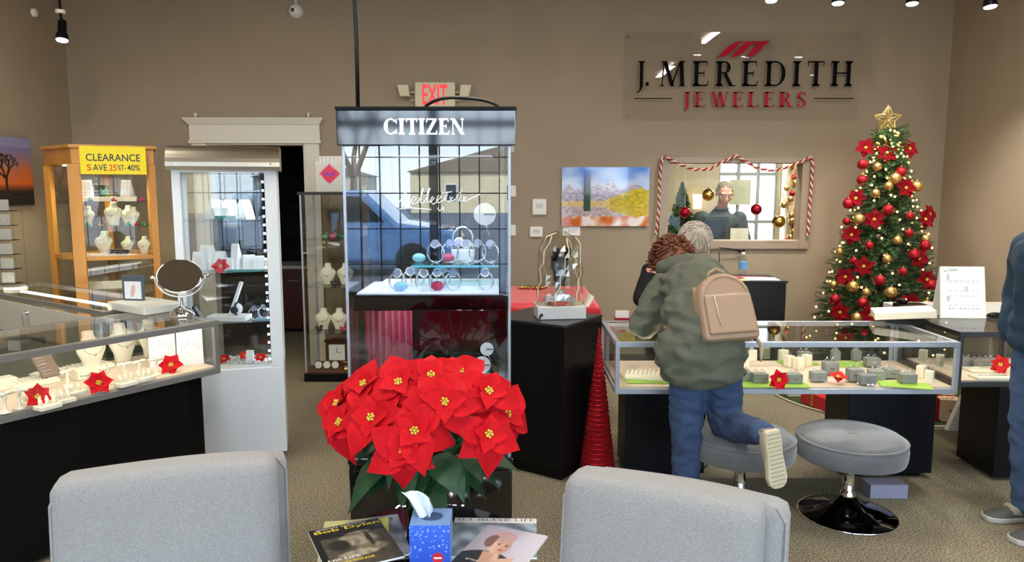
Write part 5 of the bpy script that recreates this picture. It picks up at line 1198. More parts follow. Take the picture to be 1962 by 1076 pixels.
for i, (px, Y) in enumerate([(185, 5.6), (205, 5.62), (225, 5.64)]): place('trayo', None, ono(px, Y, .866), 'cream box on the low glass shelf of the oak cabinet, %sfrom the left' % (ORD[i+1] or 'first '), .2*i, 'cream boxes on the low shelf', scale=(1.2, 1, 1.8))

# white tower contents
def onw(px, d_, z):
    Y = WY+d_; d_ = min(d_, dp-.08)
    for _ in range(8): X = pxx(px, Y, z); ly = -(X-WX0_)*sin(WRZ)+(Y-WY)*cos(WRZ); Y += (d_-ly)
    return (X, Y, z+.001)
ws = [(412, .16, z418, 1.15, 1.1), (438, .20, z418, 1.05, 1.2), (466, .22, z418, 1.15, 1.25)]
for i, (px, d_, z, sc_, rz_) in enumerate(ws): place('ramp', None, onw(px, d_, z), 'white earring ramp on the top shelf of the white tower, ' + ['left', 'middle', 'right'][i], rz_, 'earring ramps', scale=(1.2, 1.25, .9))
ws = [(385, .2, -.2, (1, 1, .9)), (402, .24, -.4, (1.4, 1, 1.2)), (425, .22, -.1, (1, 1, .9)), (438, .16, .1, (.9, 1, .6)), (455, .2, -.3, (.7, .8, 1.25)), (478, .2, .3, (1, 1, .7)), (497, .18, .2, (1, 1, .65)), (512, .2, .4, (.8, .9, .5))]
for i, (px, d_, rz_, sc_) in enumerate(ws): place('ramp', None, onw(px, d_, z515), 'white earring ramp on the second shelf of the white tower, %sfrom the left' % (ORD[i+1] or 'first '), rz_, 'earring ramps', scale=sc_)
fl = onw(424, .08, z515); flower('poinsettia_flower', 'red poinsettia flower on the second shelf of the white tower', (fl[0], fl[1], fl[2]+.03), (-.1, -.9, .4), PETL, 6, 'loose red flowers in the showcases', sc=.95)
B(((-.10, -.03, 0), (.10, .03, .008))).build('felt_strip', m=mat('teal felt', '2b7f78', .8), loc=onw(470, .07, z515)); tag(bpy.data.objects[-1] if 0 else [o for o in C.objects if o.name.startswith('felt_strip')][-1], 'teal felt strip at the front of the second white tower shelf', 'mat')
tag(B(((-.055, -.02, 0), (.055, .02, .02))).build('teal_block', m=mat('teal felt', ''), loc=onw(432, .06, z418), bevel=.002), 'teal block at the front of the top white tower shelf', 'block')
t_ = thing('jewellery_box', 'long white box on the third shelf of the white tower', 'box', onw(440, .12, z610)); B(((-.12, -.05, 0), (.11, .07, .03))).build('box', t_, m=M_whitep, bevel=.003)
t_ = thing('tilted_picture', 'dark framed card leaning on the third shelf of the white tower', 'picture frame', onw(392, .12, z610), rot=(0, -.5, .3)); B(((-.01, -.05, 0), (0, .05, .11))).build('frame', t_, m=M_black); B(((.0, -.042, .01), (.002, .042, .1))).build('card', t_, m=mat('greyish card', '9aa4b4', .5))
t_ = thing('watch_pillow', 'white pillow with a dark strapped watch on the third shelf of the white tower', 'watch', onw(455, .12, z610+.031)); m = MB(); m.ball((0, 0, .035), (.03, .04, .035), 14, 10); m.build('pillow', t_, m=M_whitep); m = MB(); m.tube([(.0, .041*cos(a*pi/10), .035+.037*sin(a*pi/10)) for a in range(20)], .006, 6, closed=True); m.build('strap', t_, m=M_black); m = MB(); m.lathe([(.022, 0), (.022, .01)], 18, M=T(-.0, -.042, .035) @ RX(pi/2)); m.build('watch_case', t_, m=mat('navy dial', '1b2b4a', .3))
t_ = thing('leaning_necklace_board', 'narrow white necklace board leaning on the third shelf of the white tower', 'display board', onw(440, .22, z610+.0), rot=(0, .35, .1)); B(((-.008, -.02, 0), (.008, .02, .23))).build('board', t_, m=M_whitep)
for i, (px, d_) in enumerate([(487, .12), (505, .16)]): place('cuff', cuff, onw(px, d_, z610), 'silver watch on its band on the third shelf of the white tower, ' + ['left', 'right'][i], .2, 'watches in the white tower')
tag(B(((-.05, -.03, 0), (.05, .03, .012))).build('blue_pad', m=mat('powder blue pad', '8fb6cc', .6), loc=onw(507, .07, z610)), 'powder blue pad on the third shelf of the white tower', 'pad')
rr = random.Random(5)
m = MB().use(M_silver, True)
for k in range(110): m.ball((rr.uniform(-.19, .19), rr.uniform(-.10, .10), .004+rr.uniform(0, .012)), rr.uniform(.003, .008), 6, 4)
o = m.build('crystal_scatter', loc=onw(452, .19, z700+.005)); tag(o, 'scatter of sparkling crystals on the floor of the white tower', 'crystals', kind='stuff')
for i, (px, d_) in enumerate([(430, .14), (470, .2), (500, .12)]): fl = onw(px, d_, z700+.005); flower('poinsettia_flower', 'red poinsettia flower among the crystals in the white tower, ' + ['left', 'middle', 'right'][i], (fl[0], fl[1], fl[2]+.025), (.1, -.5, .8), PETL, 6, 'loose red flowers in the showcases', sc=.7, spin=i)
place('ramp', None, onw(480, .13, z700+.008), 'white earring ramp among the crystals on the white tower floor', .2, 'earring ramps', scale=(.6, .8, .6))

# glass tower contents
def ong(px, d_, z): Y = GY+d_; return (pxx(px, Y, z), Y, z+.001)
for i, (px, z, w_) in enumerate([(628, GS[1], 'left on the middle shelf'), (662, GS[1], 'right on the middle shelf'), (620, GS[2], 'left on the lower shelf'), (650, GS[2], 'right on the lower shelf')]): place('bust', bust_proto, ong(px, .2, z), 'cream necklace bust in the glass tower, ' + w_, 0, 'necklace busts in the glass tower', .98)
for i, (px, z, w_) in enumerate([(622, GS[0], 'left on the top shelf'), (637, GS[0], 'middle of the top shelf'), (655, GS[0], 'right on the top shelf'), (640, GS[1], 'before the busts on the middle shelf'), (612, GS[2], 'far left on the lower shelf'), (658, GS[2], 'right on the lower shelf')]):
    col = ['6f8f6a', 'c05a70', '2d6a4a', '3a3a3a', '4a1f2a', 'b03a4a'][i]; m = MB().use(mat('figurine glaze '+col, col, .3), True)
    m.ball((0, 0, .02), (.03, .018, .02), 12, 8); m.ball((.018, 0, .045), (.014, .012, .015), 10, 8); m.ball((-.022, .004, .035), (.012, .01, .012), 10, 8)
    tag(m.build('figurine', loc=ong(px, .1, z)), 'small glazed animal trinket in the glass tower, ' + w_, 'figurine', 'trinkets in the glass tower')
GF_ = .083
t_ = thing('mantel_clock', 'wooden mantel clock with a square white dial on the floor of the glass tower', 'clock', ong(648, .26, GF_)); 
m = MB(); m.box((-.11, -.04, 0), (.11, .04, .02)); m.box((-.095, -.03, .02), (.095, .03, .21)); m.box((-.11, -.035, .21), (.11, .035, .225)); m.loft([(0, 0, .225, .07, .028), (0, 0, .24, .05, .02), (0, 0, .25, .01, .008)], 16); m.build('clock_case', t_, m=mat('dark cherry wood', '4a1f16', .35)); B(((-.07, -.034, .05), (.07, -.030, .19))).build('dial', t_, m=M_paper)
m = MB(); m.box((-.002, -.036, .12), (.002, -.034, .165)); m.box((0, -.036, .118), (.035, -.034, .122)); m.build('hands', t_, m=M_black)
for i, px in enumerate((611, 627, 643)):
    t_ = place('goldclock', lambda: (lambda t_: (MB().use(M_gold, True).lathe([(.028, -.008), (.031, 0), (.028, .008)], 24, M=T(0, 0, .036) @ RX(pi/2)).build('rim', t_), MB().use(M_paper).lathe([(.001, .0092), (.026, .009)], 24, M=T(0, 0, .036) @ RX(pi/2)).build('dial', t_), MB().use(M_gold).box((-.015, -.008, 0), (.015, .01, .006)).build('foot', t_), t_)[3])(thing('desk_clock', '', 'clock')), ong(px, .09, GF_), 'small round gold desk clock on the glass tower floor, ' + ['left of three', 'middle of three', 'right of three'][i], 0, 'gold desk clocks', scale=1.2)
t_ = thing('brass_lantern', 'small brass carriage clock at the right end of the glass tower floor', 'clock', ong(663, .1, GF_)); m = MB().use(M_gold, True); m.lathe([(.03, 0), (.03, .01), (.02, .015), (.02, .06), (.03, .065), (.02, .075), (.004, .09)], 16); m.build('body', t_)

# watch case contents
def onc(px, d_, z): Y = CY+d_; return (pxx(px, Y, z), Y, z+.001)
WZ = zm1+.005
wl = [(762, .10, WZ), (786, .16, WZ), (812, .10, WZ), (838, .12, WZ), (868, .12, WZ), (930, .12, WZ), (800, .24, WZ), (850, .26, WZ), (835, .2, zs), (862, .22, zs), (893, .2, zs), (915, .25, zs), (940, .2, zs), (880, .30, zs)]
for i, (px, d_, z) in enumerate(sorted(wl, key=lambda q: (q[2], q[0]))):
    sc_ = 1.25 if z > 1.25 else 1.15
    place('cuff', cuff, onc(px, d_, z+(.0 if z > 1.25 else .0)), 'silver watch ' + ('on the white tray' if z < 1.25 else 'on the teal shelf')+' of the tall black case, ' + '%sfrom the left' % (ORD[(i+1) if i < 8 else i-7] or 'first '), .35*sin(i*2.3), 'watches in the tall case', sc_)
t_ = thing('watch', 'big round watch propped on a high riser at the back of the teal shelf', 'watch', onc(887, .3, zs)); B(((-.05, -.02, 0), (.05, .02, .05))).build('riser', t_, m=M_whitep, bevel=.003); m = MB().use(M_silver, True); m.tube([(.045*cos(a*pi/12), 0, .10+.05*sin(a*pi/12)) for a in range(24)], .006, 8, closed=True); m.build('bracelet', t_)
for i, (px, d_, z, col) in enumerate([(768, .08, WZ, '7fc4dc'), (838, .10, WZ, 'c02a55'), (858, .2, zs, 'c8202e'), (803, .2, zs, '8fd0e0')]):
    m = MB().use(mat('cuff cushion '+col, col, .6), True); m.ball((0, 0, .02), (.03, .022, .02), 12, 8); tag(m.build('watch_cushion', loc=onc(px, d_+.01, z)), ['light blue watch cushion at the left of the tray', 'crimson watch cushion on the tray', 'red watch cushion on the teal shelf', 'pale blue watch cushion at the left end of the teal shelf'][i], 'cushion', 'watch cushions')
# brand discs (white round plaques) on the right
def disc(px, py, r_, d_, lab, two=False):
    p = atY(px, py, CY+d_); t_ = thing('round_plaque', lab, 'plaque', tuple(p)); m = MB(); m.lathe([(r_, 0), (r_, .008)], 32, M=RX(pi/2)); m.build('disc', t_, m=M_whitep); m = MB(); m.box((-r_*.1, -.0095, -.003), (r_*.9, -.008, .003)); m.build('slot', t_, m=mat('grey print', ''))
    if two: m = MB(); m.lathe([(r_*.9, -.008), (r_*.9, .0)], 32, M=T(-r_*.7, .004, -r_*1.4) @ RX(pi/2)); m.build('lower_disc', t_, m=M_whitep)
    m = MB(); m.tube([(0, .004, -r_*.8), (.02, .02, -r_*2.0)], .003, 6); m.build('bracket', t_, m=M_silver); return t_
disc(929, 410, .047, .12, 'white round plaque hanging in the upper right of the tall watch case'); disc(933, 668, .028, .06, 'small white round plaque in the lower part of the tall case, upper'); disc(924, 698, .036, .055, 'white double round plaque in the lower part of the tall case', True)
# red velvet curtain piece and pale panel in the lower compartment
m = MB(); vs = []; n_ = 28
for i in range(n_+1):
    for z in (.50, 1.12): vs.append((.03+.20*i/n_, .30+.012*sin(i*1.5), z))
m.use(mat('mauve red drape', '8a2c3e', .6), True); m.add(vs, [(2*i, 2*i+2, 2*i+3, 2*i+1) for i in range(n_)], None, True); o = m.build('red_drape', loc=(CX0, CY, 0)); o.modifiers.new('t', 'SOLIDIFY').thickness = .004; tag(o, 'dusky red pleated drape in the lower left of the tall watch case', 'drape')

# ---- microscope under plastic on the pedestal --------------------------------
bp_ = atZ(1074, 612, .893); t_ = thing('covered_microscope', 'gem microscope on a grey base under a clear crinkled plastic cover, on the black pedestal', 'microscope', (bp_.x+.0, bp_.y+.085, .893), rz=.10)
B(((-.14, -.085, 0), (.14, .10, .075))).build('light_base', t_, m=mat('light grey enamel', 'c9cac6', .4), bevel=.006); B(((-.125, -.088, .02), (-.11, -.084, .035))).build('switch', t_, m=M_black)
m = MB(); m.tube([(.0, .07, .07), (.0, .075, .28), (.0, .06, .36)], .018, 12); m.build('column', t_, m=mat('light grey enamel', ''))
m = MB(); m.box((-.045, -.03, .27), (.045, .07, .35), T(0, 0, 0)); m.lathe([(.035, .22), (.04, .27)], 20); m.lathe([(.030, .185), (.035, .225)], 20); m.build('optic_head', t_, m=mat('charcoal optic', '2c3036', .3), bevel=.006)
for s_ in (-1, 1): m = MB(); m.lathe([(.017, 0), (.017, .06), (.021, .062), (.021, .085)], 16, M=T(s_*.032, -.01, .33) @ RX(radians(40))); m.build('eyepiece', t_, m=M_black)
m = MB(); m.lathe([(.075, .11), (.08, .125), (.03, .13), (.028, .16)], 28); m.box((-.09, -.06, .10), (.09, .06, .112)); m.build('stage', t_, m=M_alu)
B(((-.06, -.07, .078), (.05, .04, .10))).build('red_tray', t_, m=mat('coral plastic', 'c9504a', .5))
m = MB(); m.box((.09, -.05, .13), (.11, .05, .20), RY(.5)); m.build('side_lamp', t_, m=M_cream)
vs = []; fs = []; NS = 30; NR = 12; rr = random.Random(11)
for j in range(NR+1):
    v_ = j/NR; z = .076+.42*v_; w_ = .135*(1-.12*v_)*(1-max(0, v_-.75)**1.6*4.5) if v_ < .97 else .02
    for i in range(NS): a = 2*pi*i/NS; k = 1+.14*nz(cos(a)*2, sin(a)*2, v_*5, 2.6)+.07*nz(cos(a)*4, sin(a)*4, v_*9, 3); vs.append((w_*k*cos(a), w_*k*.75*sin(a), z+.02*nz(cos(a), sin(a), 9, 2)*v_))
for j in range(NR):
    for i in range(NS): u = (i+1) % NS; fs.append((j*NS+i, j*NS+u, (j+1)*NS+u, (j+1)*NS+i))
m = MB().use(glass('crinkled clear plastic', (.90, .89, .83), 2.3, .10), False); m.add(vs, fs, None, False); m.build('plastic_cover', t_)
m = MB().use(mat('plastic fold', 'e9e0c4', .3), True)
for a in (.3, 1.9, 3.3, 4.4, 5.5):
    pts = [V(vs[j*NS+int(a/6.283*NS+.35*j) % NS])*1.005 for j in range(NR)]; m.tube(pts, .0028, 5)
m.build('cover_seam', t_)
m = MB(); q = bp_; m.tube([(q.x-.11, q.y+.0, .93), (q.x-.13, q.y-.05, .88), (q.x-.20, q.y-.02, .55), (q.x-.32, q.y+.02, .2), (q.x-.38, q.y, .02)], .006, 8); tag(m.build('power_cord', m=M_cable), 'black cord hanging down the black pedestal from the microscope', 'cord')
# jewellery on the red cloth
for i, px in enumerate((1000, 1022, 1036)):
    p = V((pxx(px, 5.45, .9), 5.45, TBZ+.006)); m = MB().use(M_gold, True); rr = random.Random(i)
    for k in range(7): m.ball((rr.uniform(-.04, .04), rr.uniform(-.03, .03), .012), .013, 8, 6)
    tag(m.build('gold_trinkets', loc=tuple(p), kind=None), 'cluster of gold and pearl trinkets on the red cloth, ' + ['left', 'middle', 'right'][i], 'trinkets', 'trinket clusters', 'stuff')

# ---- red glitter cone -------------------------------------------------------
q = (.488, 4.02); t_ = thing('glitter_cone', 'tall red glitter cone tree on the floor between pedestal and right counter', 'decoration', (*q, 0))
m = MB(); m.lathe([(.105-.104*(i/60)+.0025*sin(i*2.4), .86*i/60) for i in range(61)], 40); m.build('cone', t_, m=mat('red glitter', 'b8121c', .28, .5, var=.5, vscale=160, bump=1.0, bscale=350))
m = MB(); m.tube([((.107-.104*(i/900))*cos(i*.22), (.107-.104*(i/900))*sin(i*.22), .86*i/900) for i in range(900)], .0028, 4); m.build('wire_wrap', t_, m=mat('red tinsel wire', 'd8202a', .25, .7))

# ---- cabinet top items --------------------------------------------------------
t_ = thing('water_bottle', 'clear plastic water bottle with a blue label on the low black cabinet', 'bottle', (pxx(1423, 5.88, 1), 5.88, CABZ+.004))
m = MB(); m.lathe([(.031, 0), (.034, .006), (.034, .05), (.031, .055), (.034, .06), (.034, .14), (.028, .165), (.013, .185), (.013, .20)], 24); m.build('bottle_body', t_, m=glass('bottle plastic', (.88, .93, .95), 1.4))
m = MB(); m.lathe([(.0345, .075), (.0345, .135)], 24); m.build('label', t_, m=mat('blue bottle label', '5f97cf', .5)); m = MB(); m.lathe([(.015, .195), (.015, .215)], 16); m.build('cap', t_, m=M_plast)
for i, (px, Y, rz_, mm_, lb) in enumerate([(1400, 5.85, .2, mat('yellow sheet', 'e9e28a', .7), 'pale yellow sheet under the water bottle'), (1440, 5.95, -.2, mat('pink sheet', 'c8506a', .7), 'pink sheet behind the water bottle'), (1460, 5.88, -.1, M_paper, 'white sheets at the right end of the low black cabinet')]):
    tag(B(((-.14, -.10, 0), (.12, .09, .002+.001*i))).build('paper_sheet', m=mm_, loc=(pxx(px, Y, .91), Y, CABZ+.0005*0), bevel=0), lb, 'paper', 'loose sheets on the low cabinet'); C.objects[-1].rotation_euler = (0, 0, rz_)
# webcam style gadget and cable at the window frame
p = atY(1421, 480, YB-.05); t_ = thing('desk_microphone', 'small black gadget on a thin bent cable below the inside window', 'gadget', tuple(p)); m = MB(); m.ball((0, 0, 0), (.035, .02, .018), 14, 8); m.build('head', t_, m=M_black)
pts = [atY(1415, 479, YB-.05), atY(1395, 476, YB-.06), atY(1378, 474, YB-.1), atY(1378, 500, YB-.2), atY(1382, 538, YB-.55)]; m = MB(); m.tube([tuple(q-p) for q in pts], .006, 6); m.build('gooseneck', t_, m=M_cable)

# ---- garland and hanging baubles at the window -------------------------------
gl = [(1257, 450), (1262, 400), (1264, 340), (1269, 303), (1275, 300), (1300, 314), (1330, 325), (1360, 324), (1385, 310), (1411, 298), (1430, 310), (1450, 322), (1480, 327), (1510, 320), (1535, 310), (1552, 300), (1557, 308), (1555, 350), (1551, 400), (1548, 452)]
P_ = [atY(x, y, YB-.055) for x, y in gl]; path = []
for i in range(len(P_)-1):
    for k in range(10): path.append(P_[i].lerp(P_[i+1], k/10))
path.append(P_[-1])
t_ = thing('rope_garland', 'red and white twisted rope garland draped over the inside window', 'garland', tuple(P_[0]))
tot = 0; acc = [0]
for i in range(1, len(path)): tot += (path[i]-path[i-1]).length; acc.append(tot)
for ph, mm_, nm in ((0, mat('red chenille', 'a8242c', .9), 'red_strand'), (pi, mat('cream chenille', 'e2d3c0', .9), 'white_strand')):
    pts = []
    for i, p in enumerate(path): a = acc[i]*75+ph; pts.append(p+V((.0085*cos(a), .0085*sin(a), .0085*sin(a)*.6))-P_[0])
    # resample finer for a clean helix
    fine = []; N = 700
    for k in range(N):
        s_ = tot*k/(N-1); i = 0
        lo = next((j for j in range(1, len(acc)) if acc[j] >= s_-1e-9), len(acc)-1); f = (s_-acc[lo-1])/max(1e-9, acc[lo]-acc[lo-1]); c = path[lo-1].lerp(path[lo], f); tg = (path[lo]-path[lo-1]).normalized(); n1_ = tg.cross(V((0, 1, 0))).normalized(); a = s_*95+ph
        fine.append(c+(n1_*cos(a)+V((0, 1, 0))*sin(a))*.006-P_[0])
    m = MB(); m.tube(fine, .0075, 6); m.build(nm, t_, m=mm_)
for i, (px, py, topy, col, r_) in enumerate([(1312, 407, 322, 'r', .050), (1357, 373, 324, 'g', .054), (1449, 401, 322, 'r', .050), (1492, 424, 325, 'g', .058)]):
    p = atY(px, py, YB-.09 if 1 else 0); t_ = thing('hanging_bauble', ['shiny red bauble hanging at the left of the inside window', 'gold bauble hanging left of the man behind the window', 'shiny red bauble hanging right of the man behind the window', 'gold bauble hanging low at the right of the inside window'][i], 'ornament', tuple(p), group='baubles hanging at the inside window')
    m = MB(); m.ball((0, 0, 0), r_, 28, 18); m.build('ball', t_, m=mat('shiny red bauble', '9c1026', .12, .7) if col == 'r' else mat('shiny gold bauble', 'c9a456', .22, 1.0))
    m = MB(); m.lathe([(.010, 0), (.010, .012), (.003, .018)], 12, (0, 0, r_-.002)); m.build('cap', t_, m=M_gold)
    zt = atY(px, topy, YB-.06).z-p.z; m = MB(); m.tube([(0, 0, r_+.01), (0, .03, zt)], .0022, 5); m.build('ribbon', t_, m=mat('cream ribbon', 'e6dcc4', .6))

# ---- backroom -----------------------------------------------------------------
t_ = thing('store_cupboard', 'dark reddish cupboard with a pale top in the back room seen through the doorway', 'cupboard', (-2.75, 8.26, 0)); B(((0, 0, .05), (1.35, .5, .74))).build('carcass', t_, m=mat('cherry laminate', '45150f', .5)); B(((-.01, -.02, .74), (1.36, .51, .775))).build('top', t_, m=mat('pale worktop', 'b0a8a4', .5))
for k in range(2): q = B(((.03+.66*k, -.012, .09), (.66+.66*k, 0, .70))).build('door', t_, m=mat('cherry laminate', '')); B(((.1+.5*k+.1, -.02, .6), (.22+.5*k+.1, -.012, .61))).build('handle', q, m=M_alud)
t_ = thing('wall_shelves', 'dark wall shelves of binders in the back room', 'shelves', (-2.75, 8.9, 0))
for z in (1.12, 1.42, 1.75): B(((0, 0, z-.02), (1.35, .3, z))).build('shelf', t_, m=mat('dark shelf board', '15110f', .7))
k_ = 0
for z in (1.12, 1.42):
    for i in range(9):
        x = -2.2+.055*i; 
        if x > -1.95+.2: break
        k_ += 1; t2_ = thing('binder', 'slate grey binder leaning in the back room, %sfrom the left on the %s shelf' % (ORD[i+1] or 'first ', 'lower' if z < 1.3 else 'upper'), 'binder', (x, 8.95, z+.008), rot=(0, -.28 if z > 1.3 else .2, 0), group='binders in the back room'); B(((0, 0, 0), (.04, .2, .24))).build('cover', t2_, m=mat('slate binder', '59606e', .6)); B(((.008, -.002, .12), (.032, 0, .20))).build('spine_label', t2_, m=mat('greyish card', ''))
tag(MB().use(M_plast, True).lathe([(.05, 0), (.05, .06), (.045, .065)], 20).build('tape_roll', loc=(-2.2, 8.4, .776)), 'white roll on the pale top in the back room', 'roll')
# things of the workshop seen through the inside window
t_ = thing('small_tree', 'small sparse tabletop christmas tree at the left inside the window', 'tree', (pxx(1306, 8.3, 1.3), 8.3, 1.02)); m = MB().use(mat('dark fir needles', '35562c', .7, var=.35, vscale=14)); rr = random.Random(4)
for k in range(420):
    z = .08+.62*(k/420); r_ = .20*(1-k/430)+.01; a = k*2.4; c_ = V((0, 0, z)); d_ = V((cos(a), sin(a), -.15)); s_ = d_.cross(V((0, 0, 1))).normalized()*.008; b = c_+d_*r_*rr.uniform(.7, 1.1); m.add([c_-s_, c_+s_, b+V((0, 0, .012)), b-V((0, 0, .012))], [(0, 1, 2, 3)])
m.build('foliage', t_, kind='stuff'); m = MB(); m.tube([(0, 0, 0), (0, 0, .7)], .01, 6); m.build('stem', t_, m=mat('brown trunk', '3a2a1c', .9))
tag(B(((-.4, -.2, .98), (.4, .25, 1.02)), ((-.35, -.15, 0), (-.3, .2, .98)), ((.3, -.15, 0), (.35, .2, .98))).build('work_table', m=M_wood, loc=(pxx(1306, 8.3, 1.3), 8.3, 0)), 'wooden table under the small tree inside the window', 'table')
p = atY(1336, 386, 9.2); t_ = thing('wall_lamp', 'lit cream wall lamp inside the window, left of the man', 'lamp', tuple(p)); m = MB(); m.lathe([(.05, -.09), (.06, .09)], 16); m.build('shade', t_, m=mat('lit lamp shade', 'ffe2a8', emit=3)); m = MB(); m.tube([(0, 0, 0), (0, .1, 0)], .01, 6); m.build('bracket', t_, m=M_gold)
a_, b_ = atY(1398, 392, 9.25), atY(1441, 344, 9.25); tag(B((((a_.x-b_.x)/2, 0, 0), ((b_.x-a_.x)/2, .01, b_.z-a_.z))).build('hanging_board', m=mat('pale green board', 'a9ad94', .7), loc=((a_.x+b_.x)/2, 9.28, a_.z)), 'pale green board hanging before the far window behind the man', 'board')
t_ = thing('tree_reflection', 'tree reflection modelled as a pale column with gold and red baubles, right in the window', 'column', (pxx(1521, 9.0, 1.3), 9.0, 0)); B(((-.13, -.1, 0), (.12, .1, 2.7))).build('shaft', t_, m=mat('cream tree reflection', 'd8c8a0', .6))  # reflection of the christmas tree in the pane, modelled as a column
for k in range(16):
    m = MB(); m.ball((rr.uniform(-.20, -.02), -.15, 1.0+.065*k), rr.uniform(.035, .05), 12, 8); m.build('bauble', t_, m=M_goldm if k % 3 else M_redm)
# workbench with a reflected frame and a card by the window, inside
t_ = thing('workbench', 'workbench behind the inside window', 'bench', (1.45, 6.9, 0)); B(((0, 0, .98), (1.6, .42, 1.02))).build('top', t_, m=M_wood)
for x in (.05, 1.5): B(((x, .05, 0), (x+.05, .37, .98))).build('leg', t_, m=M_black)
p = V((pxx(1416, 6.95, 1.1), 6.95, 1.021)); t_ = thing('notice_card', 'cream notice card standing behind the inside window glass', 'card', tuple(p)); B(((-.085, 0, 0), (.085, .006, atY(1416, 437, 6.95).z-1.021))).build('card', t_, m=M_cream)
p = V((pxx(1372, 7.0, 1.1), 7.0, 1.021)); t_ = thing('reflected_frame', 'dark frame before the man, modelling a reflection in the window glass', 'screen', tuple(p)); h__ = atY(1372, 414, 7.0).z-1.021; B(((-.125, 0, 0), (.115, .02, h__))).build('frame', t_, m=mat('olive grey frame', '3c443e', .5), bevel=.004); B(((-.095, -.003, .04), (.085, 0, h__-.04))).build('screen', t_, m=mat('dark reflected pane', '101412', .2))  # frame reflected in the pane, modelled as an upright panel
# ================================================================== CHRISTMAS TREE
TR = V((pxx(1692, 6.0, 1.2), 6.0, 0)); rnd = random.Random(21)
TT = 2.12; TBz = .30
def trad(z): return .56*(1-(z-TBz)/(TT-TBz))**.85+.02
t_ = thing('christmas_tree', 'slim green artificial christmas tree with warm lights in the back right corner', 'tree', tuple(TR))
m = MB(); m.tube([(0, 0, .02), (0, 0, TT)], [.03, .008], 10); m.build('trunk', t_, m=mat('brown trunk', '3a2a1c', .9))
m = MB()
for k in range(3): a = k*2.1; m.tube([(0, 0, .12), (.3*cos(a), .3*sin(a), .01)], .012, 6)
m.build('stand', t_, m=M_black)
m = MB().use(mat('dark fir needles', '35562c', .7, var=.35, vscale=14)); core = []
vs = []; fs = []
def sprig(p, d, L):
    side = d.cross(V((0, 0, 1))).normalized(); up = side.cross(d).normalized()
    n_ = 9
    for i in range(n_):
        u = (i+.5)/n_; c = p+d*L*u
        for k in range(4):
            a = rnd.uniform(0, 2*pi); nd = (d*.75+(side*cos(a)+up*sin(a))*.8).normalized(); w_ = d.cross(nd).normalized()*.0035; l = .042*(1-.3*u)
            b = len(vs); vs.extend([c-w_, c+w_, c+nd*l]); fs.append((b, b+1, b+2))
    b = len(vs); w_ = side*.004; vs.extend([p-w_, p+w_, p+d*L]); fs.append((b, b+1, b+2))
nb = 0; z = TBz-.02
while z < TT:
    R_ = trad(z); cnt = int(10+R_*34)
    for k in range(cnt):
        a = 2*pi*(k+rnd.random())/cnt+z*9; d = V((cos(a), sin(a), rnd.uniform(-.35, .25))).normalized()
        for f in ((.95, .12), (.72, .13), (.48, .14)):
            if f[0] < .5 and k % 2: continue
            r_ = R_*f[0]*rnd.uniform(.85, 1.08); dd = (d+V((rnd.uniform(-.4, .4), rnd.uniform(-.4, .4), rnd.uniform(-.2, .3)))).normalized()
            sprig(V((cos(a)*max(.01, r_-.09), sin(a)*max(.01, r_-.09), z+rnd.uniform(-.02, .02))), dd, f[1])
    z += .042
m.add(vs, fs, None, False); m.build('foliage', t_, kind='stuff')
# star
p = atY(1700, 229, 6.0); ts = thing('star_topper', 'gold wire star on top of the christmas tree', 'ornament', tuple(p))
m = MB().use(mat('gold glitter', 'dcc27a', .3, .9, bump=.5, bscale=300), True)
for ly in (-.018, .018):
    pts = [(.115*(1 if i % 2 == 0 else .45)*sin(pi*i/5), ly if i % 2 else ly*.2, .115*(1 if i % 2 == 0 else .45)*cos(pi*i/5)) for i in range(10)]
    m.tube(pts, .006, 6, closed=True)
    for i in range(0, 10): m.tube([(0, ly*1.2, 0), pts[i]], .0035, 5)
m.build('wire_star', ts); m = MB(); m.lathe([(.02, -.18), (.008, -.06), (.006, 0)], 10); m.build('cone_clip', ts, m=M_gold)
def on_tree(px, py, out=.0):
    """front surface point of the tree cone below a pixel of the photograph"""
    best = None
    for i in range(60):
        Y = TR.y-.62+.62*i/59; p = atY(px, py, Y); d = sqrt((p.x-TR.x)**2+(p.y-TR.y)**2)
        if d <= trad(p.z)+out: return p
        if best is None or d < best[0]: best = (d, p)
    return best[1]
decor = []
red_f = [(1699, 293), (1659, 283), (1742, 285), (1735, 360), (1675, 420), (1772, 420), (1632, 450), (1655, 510), (1620, 530), (1760, 495), (1775, 535), (1745, 580), (1610, 598), (1668, 603), (1640, 380), (1780, 410)]
for px, py in red_f: decor.append((px, py, 'f'))
for px, py in [(1653, 315), (1726, 330), (1652, 345), (1625, 390), (1702, 402), (1744, 413), (1622, 424), (1742, 446), (1666, 470), (1636, 500), (1752, 488), (1730, 520), (1686, 537), (1600, 573), (1653, 580), (1722, 590), (1785, 545), (1773, 470)]: decor.append((px, py, 'r'))
for px, py in [(1681, 319), (1703, 356), (1757, 357), (1678, 370), (1646, 420), (1720, 460), (1774, 457), (1609, 482), (1700, 496), (1707, 560), (1597, 545), (1634, 549), (1775, 583), (1642, 609), (1716, 342), (1660, 560)]: decor.append((px, py, 'g'))
decor.sort(key=lambda q: (q[2], q[1])); cnt = {}
base_proto = {}
